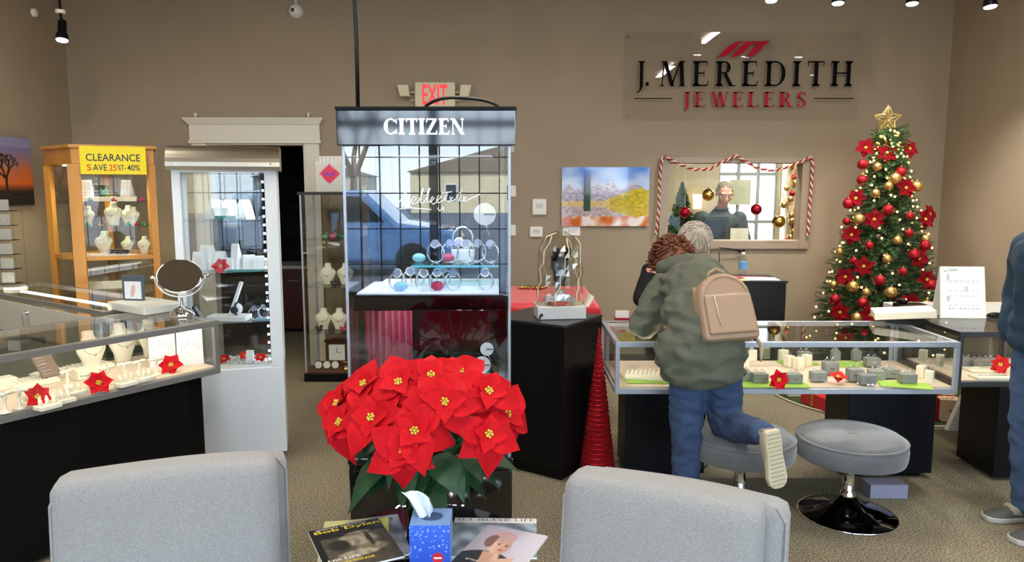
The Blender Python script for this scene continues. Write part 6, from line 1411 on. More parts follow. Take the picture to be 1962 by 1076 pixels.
for px, py, k in decor:
    cnt[k] = cnt.get(k, 0)+1; o_ = ORD[cnt[k]]
    p = on_tree(px, py, .03)
    side = 'left' if px < 1675 else ('right' if px > 1715 else 'middle')
    if k == 'f':
        nrm = (V((p.x-TR.x, p.y-TR.y, .15))+V((0, -.35, 0))).normalized()
        lb = 'dark red velvet poinsettia on the christmas tree, %shighest of them, %s' % (o_, side)
        flower('tree_poinsettia', lb, tuple(p), nrm, PETD, 6, 'velvet poinsettias on the christmas tree', cat='ornament', sc=1.05, tilt=.1, spin=px)
    else:
        r_ = {'r': .036, 'g': .038}[k]*(1.2 if (px*py) % 3 == 0 else .9); big = 1 if r_ < .04 else 1.1
        lb = '%s bauble on the christmas tree, %shighest of its colour, %s' % ('red glitter' if k == 'r' else 'gold', o_, side)
        t2 = thing('tree_bauble', lb, 'ornament', tuple(p), group='baubles on the christmas tree')
        m = MB(); m.ball((0, 0, 0), r_, 20, 14); m.build('ball', t2, m=M_redm if k == 'r' else M_goldm); m = MB(); m.lathe([(.007, 0), (.007, .009), (.002, .014)], 10, (0, 0, r_-.001)); m.build('cap', t2, m=M_gold)
# string of lights
ls = thing('string_lights', 'string of warm white fairy lights wound around the christmas tree', 'string lights', tuple(TR))
m = MB().use(mat('lit fairy bulb', 'ffb860', emit=14), False); wire = []; NB = 250
for i in range(NB):
    u = i/NB; z = TBz+.02+(TT-TBz-.05)*(1-(1-u)**1.45); a = i*.62; r_ = trad(z)*rnd.uniform(.88, 1.06)+.01; p = (r_*cos(a), r_*sin(a), z+rnd.uniform(-.03, .03)); wire.append(p); m.ball(p, .0088, 6, 5)
m.build('bulbs', ls, kind='stuff'); m = MB(); m.tube(wire, .0022, 4); m.build('wire', ls, m=mat('green wire', '14301a', .6))
# skirt, gifts
m = MB(); m.lathe([(.90, .003), (.90, .009), (.5, .016), (.04, .03)], 48); o = m.build('tree_skirt', m=mat('olive green skirt', '3b4a22', .9), loc=(3.0, 5.78, 0)); tag(o, 'green tree skirt with a cream edge on the carpet under the christmas tree', 'rug')
q = MB(); q.tube([(.905*cos(2*pi*i/60), .905*sin(2*pi*i/60), .008) for i in range(60)], .007, 6, closed=True); q.build('cream_edging', o, m=mat('cream cord', 'cfc6a4', .8))
def gift(x, y, rz_, dx, dy, dz, mm_, label, bow=None, ztop=.012):
    t_ = thing('gift_box', label, 'gift', (x, y, ztop), rz=rz_, group='gifts under the tree'); B(((-dx/2, -dy/2, 0), (dx/2, dy/2, dz))).build('box', t_, m=mm_, bevel=.003)
    B(((-.012, -dy/2-.002, 0), (.012, dy/2+.002, dz+.002)), ((-dx/2-.002, -.012, 0), (dx/2+.002, .012, dz+.002))).build('ribbon', t_, m=bow or M_redm)
    m = MB().use(bow or M_red, True)
    for k in range(8): a = k*pi/4; m.tube([(0, 0, dz), (.03*cos(a), .03*sin(a), dz+.035), (.055*cos(a), .055*sin(a), dz+.02), (.02*cos(a), .02*sin(a), dz+.004)], .009, 6)
    m.build('bow', t_)
kraft = mat('kraft paper with dark sprigs', 'cbb08a', .7)
nt_ = kraft.node_tree; vb = nt_.nodes.new('ShaderNodeTexVoronoi'); vb.inputs['Scale'].default_value = 26; tcn = nt_.nodes.new('ShaderNodeTexCoord'); rp = nt_.nodes.new('ShaderNodeValToRGB'); rp.color_ramp.interpolation = 'CONSTANT'; rp.color_ramp.elements[0].color = (*lin('4a3628'), 1); rp.color_ramp.elements[1].position = .27; rp.color_ramp.elements[1].color = (*lin('cbb08a'), 1)
nt_.links.new(tcn.outputs['Object'], vb.inputs['Vector']); nt_.links.new(vb.outputs['Distance'], rp.inputs[0]); nt_.links.new(rp.outputs[0], nt_.nodes['Principled BSDF'].inputs['Base Color'])
gp = atZ(1806, 812, 0); gift(gp.x, gp.y+.14, -.25, .30, .24, .16, kraft, 'kraft paper gift with dark sprigs and a red bow, right of the pedestal')
gp = atZ(1590, 795, 0); gift(gp.x+.1, gp.y+.22, .3, .34, .26, .10, mat('red wrapping', 'c8202c', .5), 'flat red gift on the green skirt left of the black pedestal', M_gold)
gp = atZ(1563, 782, 0); tag(B(((-.13, -.1, 0), (.13, .1, .06))).build('gift_box', m=mat('pale wrapping', 'd5dad2', .6), loc=(gp.x+.02, gp.y+.36, .014), bevel=.003), 'pale wrapped gift behind the red gift on the skirt', 'gift', 'gifts under the tree')
gp = atZ(1834, 826, 0); m = MB(); m.prism([(-.06, 0), (.06, 0), (.05, .22), (.03, .24)], -.02, .02, RX(pi/2) @ RY(0)); tag(m.build('paper_bag', m=M_plast, loc=(gp.x, gp.y+.03, .001)), 'white folded paper leaning beside the far right black cabinet', 'paper bag')
# small box in front of the pedestal and cords
gp = atZ(1703, 955, 0); tag(B(((-.10, 0, 0), (.10, .10, .075))).build('carton', m=mat('lilac grey carton', '8d8ba0', .6), loc=(gp.x, gp.y, 0), bevel=.003), 'small lilac grey carton on the carpet at the foot of the right pedestal', 'box')
pts = [atZ(x, y, .006) for x, y in ((1345, 900), (1360, 885), (1400, 870), (1440, 872), (1480, 880))]
m = MB(); m.tube([tuple(p) for p in pts], .004, 6); tag(m.build('floor_cord', m=M_cable), 'thin dark cord on the carpet behind the stools', 'cord')

# ================================================================== PEOPLE
def hand(prims, wrist, d, palm_n, L=.18, curl=.5, side=1):
    """palm, four unequal bent fingers and a thumb leaving the palm's side"""
    w_ = V(wrist); d = V(d).normalized(); pn = (V(palm_n)-d*V(palm_n).dot(d)).normalized(); s_ = d.cross(pn).normalized()*side
    k = L/.18; palm = w_+d*.085*k
    for o in (-.028, -.010, .010, .028): prims.append(('c', w_+d*.015*k+s_*o*.7*k, palm+s_*o*k, .014*k, .012*k))
    for o, l in ((-.030, .060), (-.010, .074), (.010, .080), (.030, .070)):
        a = palm+s_*o*k; e = [.45, .33, .26]; dir_ = d; ang_ = 0
        for i in range(3):
            ang_ += curl*.55; dr_ = (d*cos(ang_)+pn*sin(ang_)).normalized(); b = a+dr_*l*k*e[i]*1.15; prims.append(('c', a, b, .0088*k, .0080*k)); a = b
    t0 = w_+d*.03*k+s_*.028*k; t1_ = t0+(d*.6+s_*.8+pn*.2).normalized()*.035*k; t2_ = t1_+(d*.9+s_*.3+pn*.4).normalized()*.03*k
    prims.append(('c', t0, t1_, .012*k, .010*k)); prims.append(('c', t1_, t2_, .010*k, .0085*k))
def head(prims, c, fwd, up, s=1.):
    f = V(fwd).normalized(); u = (V(up)-f*V(up).dot(f)).normalized(); r_ = f.cross(u); c = V(c)
    R = Matrix((r_, f, u)).transposed()
    P = lambda x, y, z: c+(r_*x+f*y+u*z)*s
    prims += [('e', P(0, -.015, .03), (.074*s, .092*s, .085*s), R), ('e', P(0, .02, -.035), (.058*s, .066*s, .075*s), R), ('e', P(0, .055, -.088), (.026*s, .024*s, .022*s), R),
              ('c', P(0, .078, .02), P(0, .100, -.022), .009*s, .014*s), ('e', P(-.012, .088, -.026), (.010*s,)*3, R), ('e', P(.012, .088, -.026), (.010*s,)*3, R),
              ('c', P(-.045, .068, .036), P(.045, .068, .036), .014*s, .014*s), ('e', P(-.040, .055, -.02), (.024*s, .022*s, .026*s), R), ('e', P(.040, .055, -.02), (.024*s, .022*s, .026*s), R),
              ('c', P(-.018, .078, -.056), P(.018, .078, -.056), .009*s, .009*s), ('c', P(-.015, .076, -.067), P(.015, .076, -.067), .009*s, .009*s),
              ('e', P(-.077, -.005, .0), (.012*s, .022*s, .034*s), R), ('e', P(.077, -.005, .0), (.012*s, .022*s, .034*s), R)]
    return P, R
def features(t_, P, R, s=1., hairc='6b6a68', lids=True):
    for sx_ in (-1, 1):
        m = MB().use(mat('eye white', 'e8e4e0', .2), True); m.ball((0, 0, 0), .0115*s, 12, 8); e = m.build('eye', t_); e.location = P(sx_*.031, .0735, .012)
        m = MB().use(mat('iris', '2b2019', .2), True); m.ball((0, 0, 0), .006*s, 10, 6); q = m.build('iris', e); q.location = (R @ V((0, .0075, -.002)))*s
        m = MB(); m.tube([P(sx_*.016, .083, .034), P(sx_*.032, .084, .040), P(sx_*.046, .076, .034)], .0035*s, 6); m.build('eyebrow', t_, m=mat('brow hair '+hairc, hairc, .9))
    m = MB(); m.tube([P(-.022, .081, -.060), P(0, .088, -.060), P(.022, .081, -.060)], .0036*s, 6); m.build('lips', t_, m=mat('lips', 'a05a50', .5))
def shoe(name, parent, Mx, upper, sole, L=.27, W=.10, H=.09):
    """toe towards +x, sole at z=0"""
    n_ = 12; secs = []
    out = [(-.5, .30), (-.47, .36), (-.3, .40), (-.05, .38), (.15, .44), (.32, .48), (.43, .40), (.49, .22), (.5, .05)]
    top = [(-.5, .85), (-.45, 1.0), (-.3, 1.0), (-.1, .92), (.1, .62), (.3, .45), (.42, .38), (.48, .28), (.5, .15)]
    def ring(i, z): x = out[i][0]*L; return x, out[i][1]*W
    o = MB().use(upper, True); vs = []; S_ = 12
    for i in range(len(out)):
        x, w_ = ring(i, 0); h_ = top[i][1]*H
        for k in range(S_): a = pi*k/(S_-1); vs.append((x, w_*cos(a)*(.98), .018+max(.003, h_-.018)*sin(a)**.7))
    fs = [(i*S_+k, i*S_+k+1, (i+1)*S_+k+1, (i+1)*S_+k) for i in range(len(out)-1) for k in range(S_-1)]; fs += [[k for k in range(S_)], [(len(out)-1)*S_+k for k in range(S_)][::-1]]
    o.add(vs, fs, None, True); ob = o.build(name, parent); ob.matrix_local = Mx
    pts = [(x*L*1.03, w_*W*1.08) for x, w_ in out]+[(x*L*1.03, -w_*W*1.08) for x, w_ in out[::-1]]
    s_ = MB(); s_.prism(pts, 0, .026); s_.build('sole', ob, m=sole, bevel=.006)
    tr_ = MB()
    for k in range(13): x = (-.44+.88*k/12)*L; w_ = .36*W; tr_.box((x-.003, -w_, -.0015), (x+.003, w_, .001))
    tr_.build('tread', ob, m=mat('worn gum tread', 'a9a184', .8)); return ob
ZERO = (0, 0, 0)
# --- customer leaning on the counter -----------------------------------------
W = thing('person', 'person in an olive jacket and blue jeans leaning over the counter, knee on a stool', 'person', (.90, 3.45, 0))
O = V((.90, 3.45, 0))
def rel(p): return V(p)-O
hipL, kneL, ankL = rel((.835, 3.44, .88)), rel((.855, 3.47, .47)), rel((.875, 3.50, .085))
hipR, kneR, ankR = rel((.985, 3.43, .88)), rel((1.045, 3.46, .49)), rel((1.112, 3.135, .55))
pel, wai, che, nec = rel((.91, 3.44, .93)), rel((.925, 3.52, 1.03)), rel((.945, 3.72, 1.13)), rel((.92, 3.90, 1.19))
shL, elL, wrL = rel((.785, 3.80, 1.10)), rel((.685, 3.755, .925)), rel((.79, 3.99, .895))
shR, elR, wrR = rel((1.10, 3.80, 1.10)), rel((1.155, 3.80, .92)), rel((1.04, 4.02, .895))
hd = rel((.885, 4.00, 1.225)); hf, hu = (0.05, .55, -.8), (-.05, .8, .55)
pr = [('c', hipL, kneL, .075, .05), ('c', kneL, ankL, .05, .036), ('c', hipR, kneR, .075, .05), ('c', kneR, ankR, .05, .036), ('e', pel, (.15, .12, .12), None), ('c', pel, wai, .12, .11), ('c', wai, che, .115, .125), ('c', shL, shR, .06, .06), ('c', che, nec, .11, .05), ('c', nec, hd, .05, .05),
      ('c', shL, elL, .045, .036), ('c', elL, wrL, .036, .026), ('c', shR, elR, .045, .036), ('c', elR, wrR, .036, .026), ('c', ankL, ankL+V((0, .1, -.04)), .03, .025), ('c', ankR, ankR+V((.03, -.03, -.10)), .028, .022)]
P, R = head(pr, hd, hf, hu, .97); hand(pr, wrL, (.5, .8, -.1), (0, 0, -1), .17, .5, 1); hand(pr, wrR, (-.5, .8, -.1), (0, 0, -1), .17, .5, -1)
fuse('body', pr, .0085, M_skin, W); features(W, P, R, .97, '3a2013')
M_jean = mat('blue denim', '314566', .85, var=.3, vscale=7, bump=.25, bscale=300); M_olive = mat('olive cotton', '56584a', .85, var=.12, vscale=6, bump=.15, bscale=200)
jn = [('c', hipL+V((.01, 0, .02)), kneL, .104, .078), ('c', kneL, ankL+V((0, 0, .03)), .078, .062), ('c', hipR+V((0, 0, .02)), kneR, .112, .078), ('c', kneR, ankR, .078, .056), ('e', pel+V((0, 0, -.06)), (.172, .13, .13), None), ('e', pel+V((-.075, -.05, -.07)), (.10, .10, .10), None), ('e', pel+V((.075, -.05, -.07)), (.10, .10, .10), None)]
fuse('jeans', jn, .012, M_jean, W, folds=.010, fscale=11, stretch=(1, 1, 1.8), smooth=4, clip=[((0, 0, .86), (0, 0, 1))])
jk = [('c', pel+V((0, 0, -.12)), pel, .175, .175), ('e', pel+V((0, -.02, -.08)), (.205, .165, .16), None), ('e', pel+V((0, -.02, -.16)), (.205, .165, .10), None), ('e', wai, (.20, .16, .13), None), ('c', wai, che, .15, .16), ('e', che+V((0, 0, .0)), (.20, .16, .13), None), ('e', pel+V((-.10, 0, -.08)), (.13, .14, .14), None), ('c', shL, shR, .085, .085), ('c', che, nec, .14, .10), ('c', shL, elL, .085, .072), ('c', elL, wrL, .070, .05), ('c', shR, elR, .08, .07), ('c', elR, wrR, .068, .05)]
fuse('jacket', jk, .012, M_olive, W, folds=.014, fscale=8.5, stretch=(1, 1, 1.9), smooth=3, clip=[((0, 0, .70), (0, 0, -1))])
hq = [('c', nec+V((-.08, .03, .05)), nec+V((.12, -.0, .07)), .03, .03), ('c', nec+V((-.10, -.02, .02)), nec+V((.0, -.11, .045)), .05, .062), ('c', nec+V((.0, -.11, .045)), nec+V((.13, -.06, .03)), .062, .055), ('c', nec+V((.13, -.06, .03)), nec+V((.17, .04, .02)), .05, .035), ('c', nec+V((-.10, -.02, .02)), nec+V((-.11, .05, .0)), .04, .03), ('e', nec+V((.04, -.07, .035)), (.13, .09, .06), None)]
fuse('hood', hq, .011, M_olive, W, folds=.012, fscale=9)
# curly auburn hair: a cap plus many ringlets
hr = [('e', P(0, -.02, .045), (.095, .11, .10), R), ('e', P(0, -.07, -.02), (.095, .065, .09), R), ('e', P(-.06, -.03, -.03), (.045, .06, .08), R), ('e', P(.06, -.03, -.03), (.045, .06, .08), R)]
M_hair = mat('auburn curls', '6a3519', .5, var=.6, vscale=60)
fuse('hair', hr, .012, M_hair, W, folds=.012, fscale=22)
m = MB().use(M_hair, True); rr = random.Random(2); up_ = V((0, 0, 1))
for k in range(260):
    th = rr.uniform(0, 2*pi); ph = rr.uniform(-.55, 1.0); n_ = V((cos(th)*sqrt(1-min(1, ph*ph)), sin(th)*sqrt(1-min(1, ph*ph)), ph))
    if (R @ V((0, 1, 0))).dot(n_) > .62: continue
    c = P(0, -.03, .02)+V((n_.x*.118, n_.y*.118, n_.z*.112)); ax = (n_*.25+V((rr.uniform(-.5, .5), rr.uniform(-.5, .1), -.8))).normalized(); s1 = ax.cross(n_).normalized(); s2 = ax.cross(s1); r_ = rr.uniform(.007, .012)
    m.tube([c+ax*(.05*i/12-.02)+(s1*cos(i*1.0)+s2*sin(i*1.0))*r_ for i in range(13)], .0038, 4)
m.build('curls', W, kind='stuff')
shoe('shoe', W, T(*(ankL+V((0, .055, -.085)))) @ RZ(pi/2), mat('beige shoe canvas', 'b3a597', .8), mat('cream rubber sole', 'cdc3a4', .7), .26, .095)
# raised foot, sole towards the camera
hl, toe = rel((1.128, 3.05, .585)), rel((1.158, 3.03, .35)); xd = (toe-hl).normalized(); zd = V((-.38, 1, .10)); zd = (zd-xd*zd.dot(xd)).normalized(); yd = zd.cross(xd)
Mx = Matrix((xd, yd, zd)).transposed().to_4x4(); Mx.translation = (hl+toe)/2
shoe('shoe', W, Mx, mat('beige shoe canvas', ''), mat('cream rubber sole', ''), .25, .098, .085)
# backpack
BPc = rel((.985, 3.37, 1.075)); back_n = V((.12, -.90, .42)).normalized(); bx = V((1, .0, .0)); bx = (bx-back_n*bx.dot(back_n)).normalized(); by = back_n.cross(bx)*1
by = by if by.z > 0 else -by
BM = Matrix((bx, by, back_n)).transposed().to_4x4() @ RZ(radians(6)); BM.translation = BPc+O
bpk = thing('backpack', 'small tan leather backpack on the back of the customer in the olive jacket', 'bag'); bpk.matrix_local = BM
def bag_shape(w_, h_, d_, r_=.09, n_=10):
    pts = [(-w_*.54, -h_/2), (w_*.54, -h_/2), (w_*.52, 0)]
    for i in range(n_+1): a = pi*i/n_; pts.append((w_*.5*cos(a), h_/2-.11+.11*sin(a)))
    pts.append((-w_*.52, 0)); return pts
M_tan = mat('tan leather', 'a5876c', .5, bump=.2, bscale=160); m = MB(); m.prism(bag_shape(.25, .32, 0), -.05, .06); m.build('main_body', bpk, m=M_tan, bevel=.022)
m = MB(); m.prism([(-.115, -.135), (.115, -.135), (.112, .045), (-.112, .045)], .055, .078); m.build('front_pocket', bpk, m=M_tan, bevel=.008)
m = MB(); m.tube([(-.11, .048, .066), (.11, .048, .066)], .003, 5); m.tube([(-.068, .045, .081), (-.066, -.04, .083), (-.060, -.10, .082)], .003, 5); m.build('zip', bpk, m=mat('pale zip', 'cdbba4', .4))
m = MB(); m.tube([(x*1.0, y, .062) for x, y in bag_shape(.215, .275, 0)[2:]], .003, 5); m.build('piping', bpk, m=M_tan)
m = MB(); m.tube([(-.045, .145, -.01), (-.035, .178, .0), (0, .192, .005), (.035, .178, .0), (.045, .145, -.01)], .008, 8); m.build('handle', bpk, m=M_tan)
m = MB(); m.tube([(-.12, -.12, -.02), (-.115, .02, -.05), (-.10, .12, -.04)], .010, 6); m.build('strap', bpk, m=M_tan)
def strap(pts, w_, nm, par, mm_):
    vs = []; 
    pts = [V(p) for p in pts]
    for i, p in enumerate(pts):
        t = (pts[min(i+1, len(pts)-1)]-pts[max(0, i-1)]).normalized(); s_ = t.cross(V((0, -1, .2))).normalized()*w_/2; vs += [p-s_, p+s_]
    m = MB(); m.add(vs, [(2*i, 2*i+2, 2*i+3, 2*i+1) for i in range(len(pts)-1)], None, True); o = m.build(nm, par, m=mm_); o.modifiers.new('t', 'SOLIDIFY').thickness = .004; return o
inv = BM.inverted()
strap([inv @ V(p) for p in ((.775, 3.50, 1.02), (.83, 3.425, 1.00), (.90, 3.40, .985), (.985, 3.44, .975))], .022, 'side_strap', bpk, M_tan)
strap([inv @ V(p) for p in ((1.125, 3.36, .96), (1.14, 3.28, .92), (1.125, 3.235, .855))], .02, 'loose_strap', bpk, mat('pale strap', 'a8977f', .7))

# --- grey haired person behind the counter ------------------------------------
Q = V((1.08, 4.80, 0)); G = thing('person', 'grey haired person in black bending down behind the right counter', 'person', tuple(Q))
nk, hd = V((.02, -.23, 1.17)), V((.035, -.33, 1.285)); hf, hu = (.0, -.7, -.75), (0, -.75, .7)
pr = [('c', (-.1, .05, .88), (-.1, .03, .47), .08, .055), ('c', (-.1, .03, .47), (-.1, .05, .08), .055, .038), ('c', (.1, .05, .88), (.1, .03, .47), .08, .055), ('c', (.1, .03, .47), (.1, .05, .08), .055, .038), ('e', (0, .05, .93), (.16, .13, .12), None), ('c', (0, .04, .95), (0, -.12, 1.10), .13, .14), ('c', (0, -.12, 1.10), nk, .12, .05), ('c', nk, hd, .05, .05), ('c', (-.19, -.16, 1.10), (.22, -.16, 1.10), .06, .06),
      ('c', (-.19, -.16, 1.10), (-.25, -.20, .93), .045, .036), ('c', (-.25, -.20, .93), (-.12, -.40, .895), .036, .026), ('c', (.22, -.16, 1.10), (.27, -.22, .92), .045, .036), ('c', (.27, -.22, .92), (.14, -.42, .895), .036, .026), ('c', (-.1, .05, .06), (-.1, -.1, .035), .035, .03), ('c', (.1, .05, .06), (.1, -.1, .035), .035, .03)]
P, R = head(pr, hd, hf, hu, 1.); hand(pr, (-.12, -.40, .895), (.4, -.9, -.1), (0, 0, -1), .18, .5, -1); hand(pr, (.14, -.42, .895), (-.4, -.9, -.1), (0, 0, -1), .18, .5, 1)
fuse('body', pr, .0085, M_skin, G); features(G, P, R, 1., '8a857c')
tp = [('e', (0, .04, .95), (.19, .16, .15), None), ('c', (0, .02, .97), (0, -.12, 1.08), .16, .17), ('e', (.01, -.14, 1.09), (.22, .14, .11), None), ('c', (0, -.12, 1.10), nk+V((0, .02, -.02)), .14, .075), ('c', (-.18, -.15, 1.10), (-.25, -.19, .94), .075, .06), ('c', (-.25, -.19, .94), (-.15, -.35, .905), .058, .045), ('c', (.21, -.15, 1.10), (.27, -.21, .93), .075, .06), ('c', (.27, -.21, .93), (.17, -.37, .905), .058, .045)]
fuse('black_top', tp, .012, mat('black knit', '0f0f11', .85, bump=.2, bscale=200), G, folds=.006, fscale=8)
fuse('trousers', [('c', (-.1, .05, .9), (-.1, .03, .47), .11, .08), ('c', (-.1, .03, .47), (-.1, .05, .10), .08, .065), ('c', (.1, .05, .9), (.1, .03, .47), .11, .08), ('c', (.1, .03, .47), (.1, .05, .10), .08, .065), ('e', (0, .05, .9), (.18, .15, .12), None)], .014, mat('black trousers', '131316', .8), G, folds=.005)
for s_ in (-1, 1): shoe('shoe', G, T(s_*.1, -.01, 0) @ RZ(-pi/2), M_black, M_black, .27, .1)
M_gh = mat('silver grey hair', 'b5a999', .55, var=.3, vscale=90, stretch=(1, 1, .15), bump=.4, bscale=150)
fuse('hair', [('e', P(0, -.02, .045), (.098, .112, .098), R), ('e', P(0, -.06, -.01), (.095, .07, .10), R), ('e', P(.072, .0, -.04), (.032, .06, .10), R), ('e', P(-.072, .0, -.03), (.028, .055, .08), R), ('c', P(.075, .02, -.05), P(.085, .07, -.11), .03, .015)], .010, M_gh, G, folds=.006, fscale=26, stretch=(1.4, 1.4, .3))
m = MB().use(M_gh, True); rr = random.Random(8)
for k in range(170):
    th = rr.uniform(0, 2*pi); v_ = rr.uniform(.2, 1); d_ = R @ V((cos(th)*sqrt(1-v_*v_), sin(th)*sqrt(1-v_*v_), v_)); c0 = P(0, -.02, .045); pts = []
    for i in range(7): dd = (d_+(R @ V((cos(th), sin(th)*.6, -1)))*.22*i).normalized(); pts.append(c0+V((dd.x*.104, dd.y*.112, dd.z*.106))+V((0, 0, .004*sin(k+i))))
    m.tube(pts, [.0035, .0035, .003, .003, .0025, .002, .001], 4)
m.build('strands', G, kind='stuff')

# --- man in the back room -------------------------------------------------------
Q = V((pxx(1386, 7.75, 1.5), 7.85, 0)); G = thing('person', 'grey haired man in a dark sweater looking down behind the inside window', 'person', tuple(Q))
hd = V((.01, -.10, 1.585)); hf, hu = (.0, -.86, -.42), (0, -.42, .86)
pr = [('c', (-.1, 0, .9), (-.1, .0, .48), .085, .058), ('c', (-.1, 0, .48), (-.1, .03, .08), .058, .04), ('c', (.1, 0, .9), (.1, .0, .48), .085, .058), ('c', (.1, 0, .48), (.1, .03, .08), .058, .04), ('e', (0, 0, .95), (.16, .12, .13), None), ('c', (0, 0, .98), (0, -.01, 1.25), .13, .145), ('c', (0, -.01, 1.26), (0, -.04, 1.42), .12, .055), ('c', (0, -.04, 1.40), hd, .058, .055), ('c', (-.17, 0, 1.31), (.17, 0, 1.31), .05, .05),
      ('c', (-.19, 0, 1.30), (-.26, -.04, 1.07), .05, .04), ('c', (-.26, -.04, 1.07), (-.10, -.27, 1.08), .04, .028), ('c', (.19, 0, 1.30), (.26, -.04, 1.07), .05, .04), ('c', (.26, -.04, 1.07), (.10, -.27, 1.08), .04, .028), ('c', (-.1, .03, .06), (-.1, -.12, .035), .035, .03), ('c', (.1, .03, .06), (.1, -.12, .035), .035, .03)]
P, R = head(pr, hd, hf, hu, 1.06); hand(pr, (-.10, -.27, 1.08), (.6, -.6, -.1), (0, 0, -1), .19, .8, -1); hand(pr, (.10, -.27, 1.08), (-.6, -.6, -.1), (0, 0, -1), .19, .8, 1)
fuse('body', pr, .008, mat('ruddy skin', 'c98e74', .5), G, smooth=3); features(G, P, R, 1.06, '8c8072')
fuse('sweater', [('e', (0, 0, 1.0), (.19, .15, .15), None), ('c', (0, 0, 1.0), (0, -.01, 1.25), .165, .175), ('e', (0, -.01, 1.27), (.215, .15, .13), None), ('c', (0, -.01, 1.28), (0, -.02, 1.39), .15, .085), ('c', (-.2, 0, 1.32), (-.265, -.04, 1.07), .09, .07), ('c', (-.265, -.04, 1.07), (-.13, -.23, 1.08), .066, .048), ('c', (.2, 0, 1.32), (.265, -.04, 1.07), .085, .068), ('c', (.265, -.04, 1.07), (.13, -.23, 1.08), .066, .048)], .012, mat('charcoal green sweater', '384240', .85, bump=.2, bscale=200), G, folds=.006, fscale=8)
m = MB(); m.tube([(.062*cos(a)+0, -.045+.062*sin(a), 1.437+.012*sin(a)) for a in [2*pi*i/20 for i in range(20)]], .014, 8, closed=True); m.build('collar', G, m=mat('charcoal green sweater', ''))
fuse('trousers', [('c', (-.1, .0, .92), (-.1, 0, .48), .11, .08), ('c', (-.1, 0, .48), (-.1, .03, .10), .08, .066), ('c', (.1, .0, .92), (.1, 0, .48), .11, .08), ('c', (.1, 0, .48), (.1, .03, .10), .08, .066), ('e', (0, 0, .92), (.18, .14, .12), None)], .016, mat('black trousers', ''), G)
for s_ in (-1, 1): shoe('shoe', G, T(s_*.1, -.03, 0) @ RZ(-pi/2), M_black, M_black, .28, .1)
fuse('hair', [('e', P(0, -.028, .055), (.080, .092, .072), R), ('e', P(0, -.06, .02), (.079, .062, .07), R), ('e', P(-.068, -.02, .025), (.018, .04, .04), R), ('e', P(.068, -.02, .025), (.018, .04, .04), R)], .008, mat('short grey brown hair', '6b5c4b', .7, var=.3, vscale=120), G, folds=.003, fscale=40)

# --- man at the right edge -------------------------------------------------------
Q = V((2.525, 3.34, 0)); G = thing('person', 'man in a teal jacket and blue jeans standing at the right edge', 'person', tuple(Q))
hd = V((-.045, 0, 1.60)); hf, hu = (-1, -.12, -.12), (-.12, 0, 1)
pr = [('c', (0, -.09, .92), (-.01, -.09, .5), .09, .06), ('c', (-.01, -.09, .5), (.02, -.09, .08), .06, .042), ('c', (.02, .10, .92), (.0, .11, .5), .09, .06), ('c', (.0, .11, .5), (.04, .11, .08), .06, .042), ('e', (0, 0, .98), (.13, .17, .14), None), ('c', (0, 0, 1.0), (-.02, 0, 1.28), .14, .14), ('c', (-.02, 0, 1.28), (-.01, 0, 1.42), .11, .055), ('c', (-.01, 0, 1.42), hd, .058, .06), ('c', (-.0, -.18, 1.35), (-.0, .18, 1.35), .05, .05),
      ('c', (-.0, -.19, 1.34), (.02, -.27, 1.08), .045, .042), ('c', (.02, -.27, 1.08), (-.03, -.16, .94), .042, .03), ('c', (-.0, .19, 1.34), (.02, .27, 1.08), .045, .042), ('c', (.02, .27, 1.08), (-.03, .16, .94), .042, .03), ('c', (.02, -.09, .055), (-.12, -.1, .032), .03, .02), ('c', (.04, .11, .055), (-.09, .12, .032), .03, .02)]
P, R = head(pr, hd, hf, hu, 1.05); hand(pr, (-.03, -.16, .94), (0, .25, -1), (.5, .5, 0), .17, .3, 1); hand(pr, (-.03, .16, .94), (0, -.25, -1), (.5, -.5, 0), .17, .3, -1)
fuse('body', pr, .009, M_skin, G); features(G, P, R, 1.05, '9c968c')
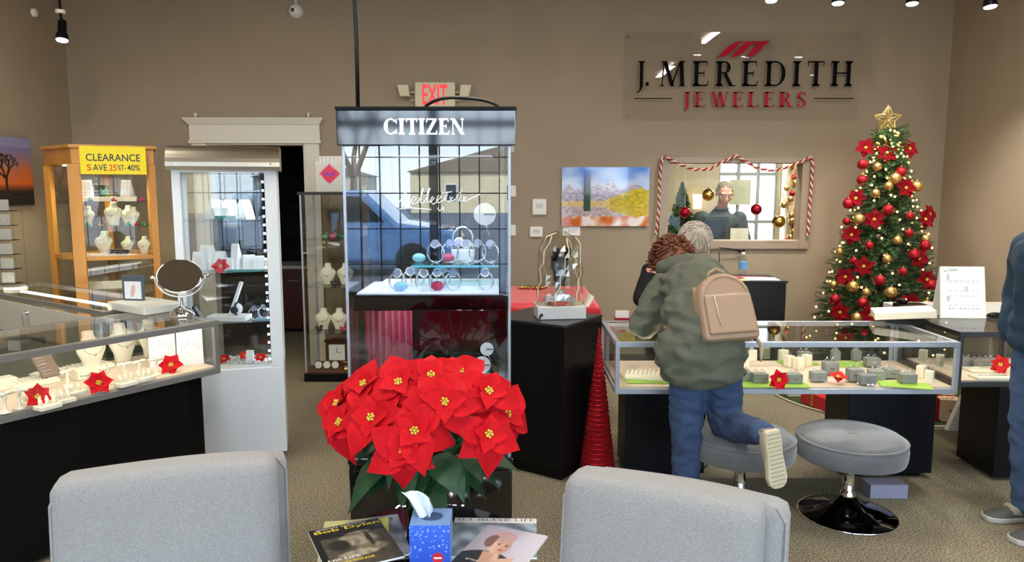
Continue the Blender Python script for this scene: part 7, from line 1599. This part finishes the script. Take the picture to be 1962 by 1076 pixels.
fuse('jacket', [('e', (-.0, 0, 1.0), (.175, .21, .16), None), ('e', (-.02, 0, .93), (.165, .2, .10), None), ('c', (0, 0, 1.0), (-.02, 0, 1.26), .17, .17), ('e', (-.02, 0, 1.30), (.16, .22, .14), None), ('c', (-.02, 0, 1.3), (-.01, 0, 1.43), .16, .095), ('c', (-.01, -.2, 1.36), (.02, -.28, 1.08), .085, .078), ('c', (.02, -.28, 1.08), (-.06, -.19, .93), .078, .066), ('c', (-.01, .2, 1.36), (.02, .28, 1.08), .085, .078), ('c', (.02, .28, 1.08), (-.06, .19, .93), .078, .066)], .013, mat('teal fleece', '16374e', .8, var=.12, vscale=5, bump=.15, bscale=200), G, folds=.012, fscale=6, clip=[((0, 0, .87), (0, 0, -1))])
m = MB(); m.tube([(-.015+.078*cos(a), .078*sin(a), 1.465) for a in [2*pi*i/24 for i in range(24)]], .016, 8, closed=True); m.build('black_collar', G, m=M_black)
fuse('jeans', [('c', (0, -.09, .95), (-.02, -.09, .5), .125, .09), ('c', (-.02, -.09, .5), (.02, -.09, .09), .09, .085), ('c', (.02, .10, .95), (.0, .11, .5), .125, .09), ('c', (.0, .11, .5), (.04, .11, .09), .09, .085), ('e', (0, 0, .94), (.16, .19, .12), None)], .014, mat('faded blue jeans', '42587a', .85, var=.2, vscale=6, bump=.25, bscale=300), G, folds=.009, fscale=9, stretch=(1, 1, 1.6), clip=[((0, 0, .03), (0, 0, -1))])
fuse('hair', [('e', P(0, -.03, .05), (.080, .095, .078), R), ('e', P(0, -.06, .01), (.080, .062, .08), R), ('e', P(-.07, -.01, .015), (.018, .045, .05), R), ('e', P(.07, -.01, .015), (.018, .045, .05), R)], .009, mat('white grey hair', 'cbc4b8', .7, var=.25, vscale=120), G, folds=.004, fscale=40)
for y, x in ((-.09, -.06), (.12, -.03)):
    s_ = shoe('shoe', G, T(x, y, 0) @ RZ(pi+(.25 if y < 0 else 0)), mat('grey slip-on knit', '55524e', .85), mat('white grey sole', 'b5b0a6', .7), .30, .11, .095)
    B(((-.03, -.044, .03), (.035, .044, .074))).build('elastic_gusset', s_, m=mat('beige gusset', 'a39a86', .8), bevel=.015)
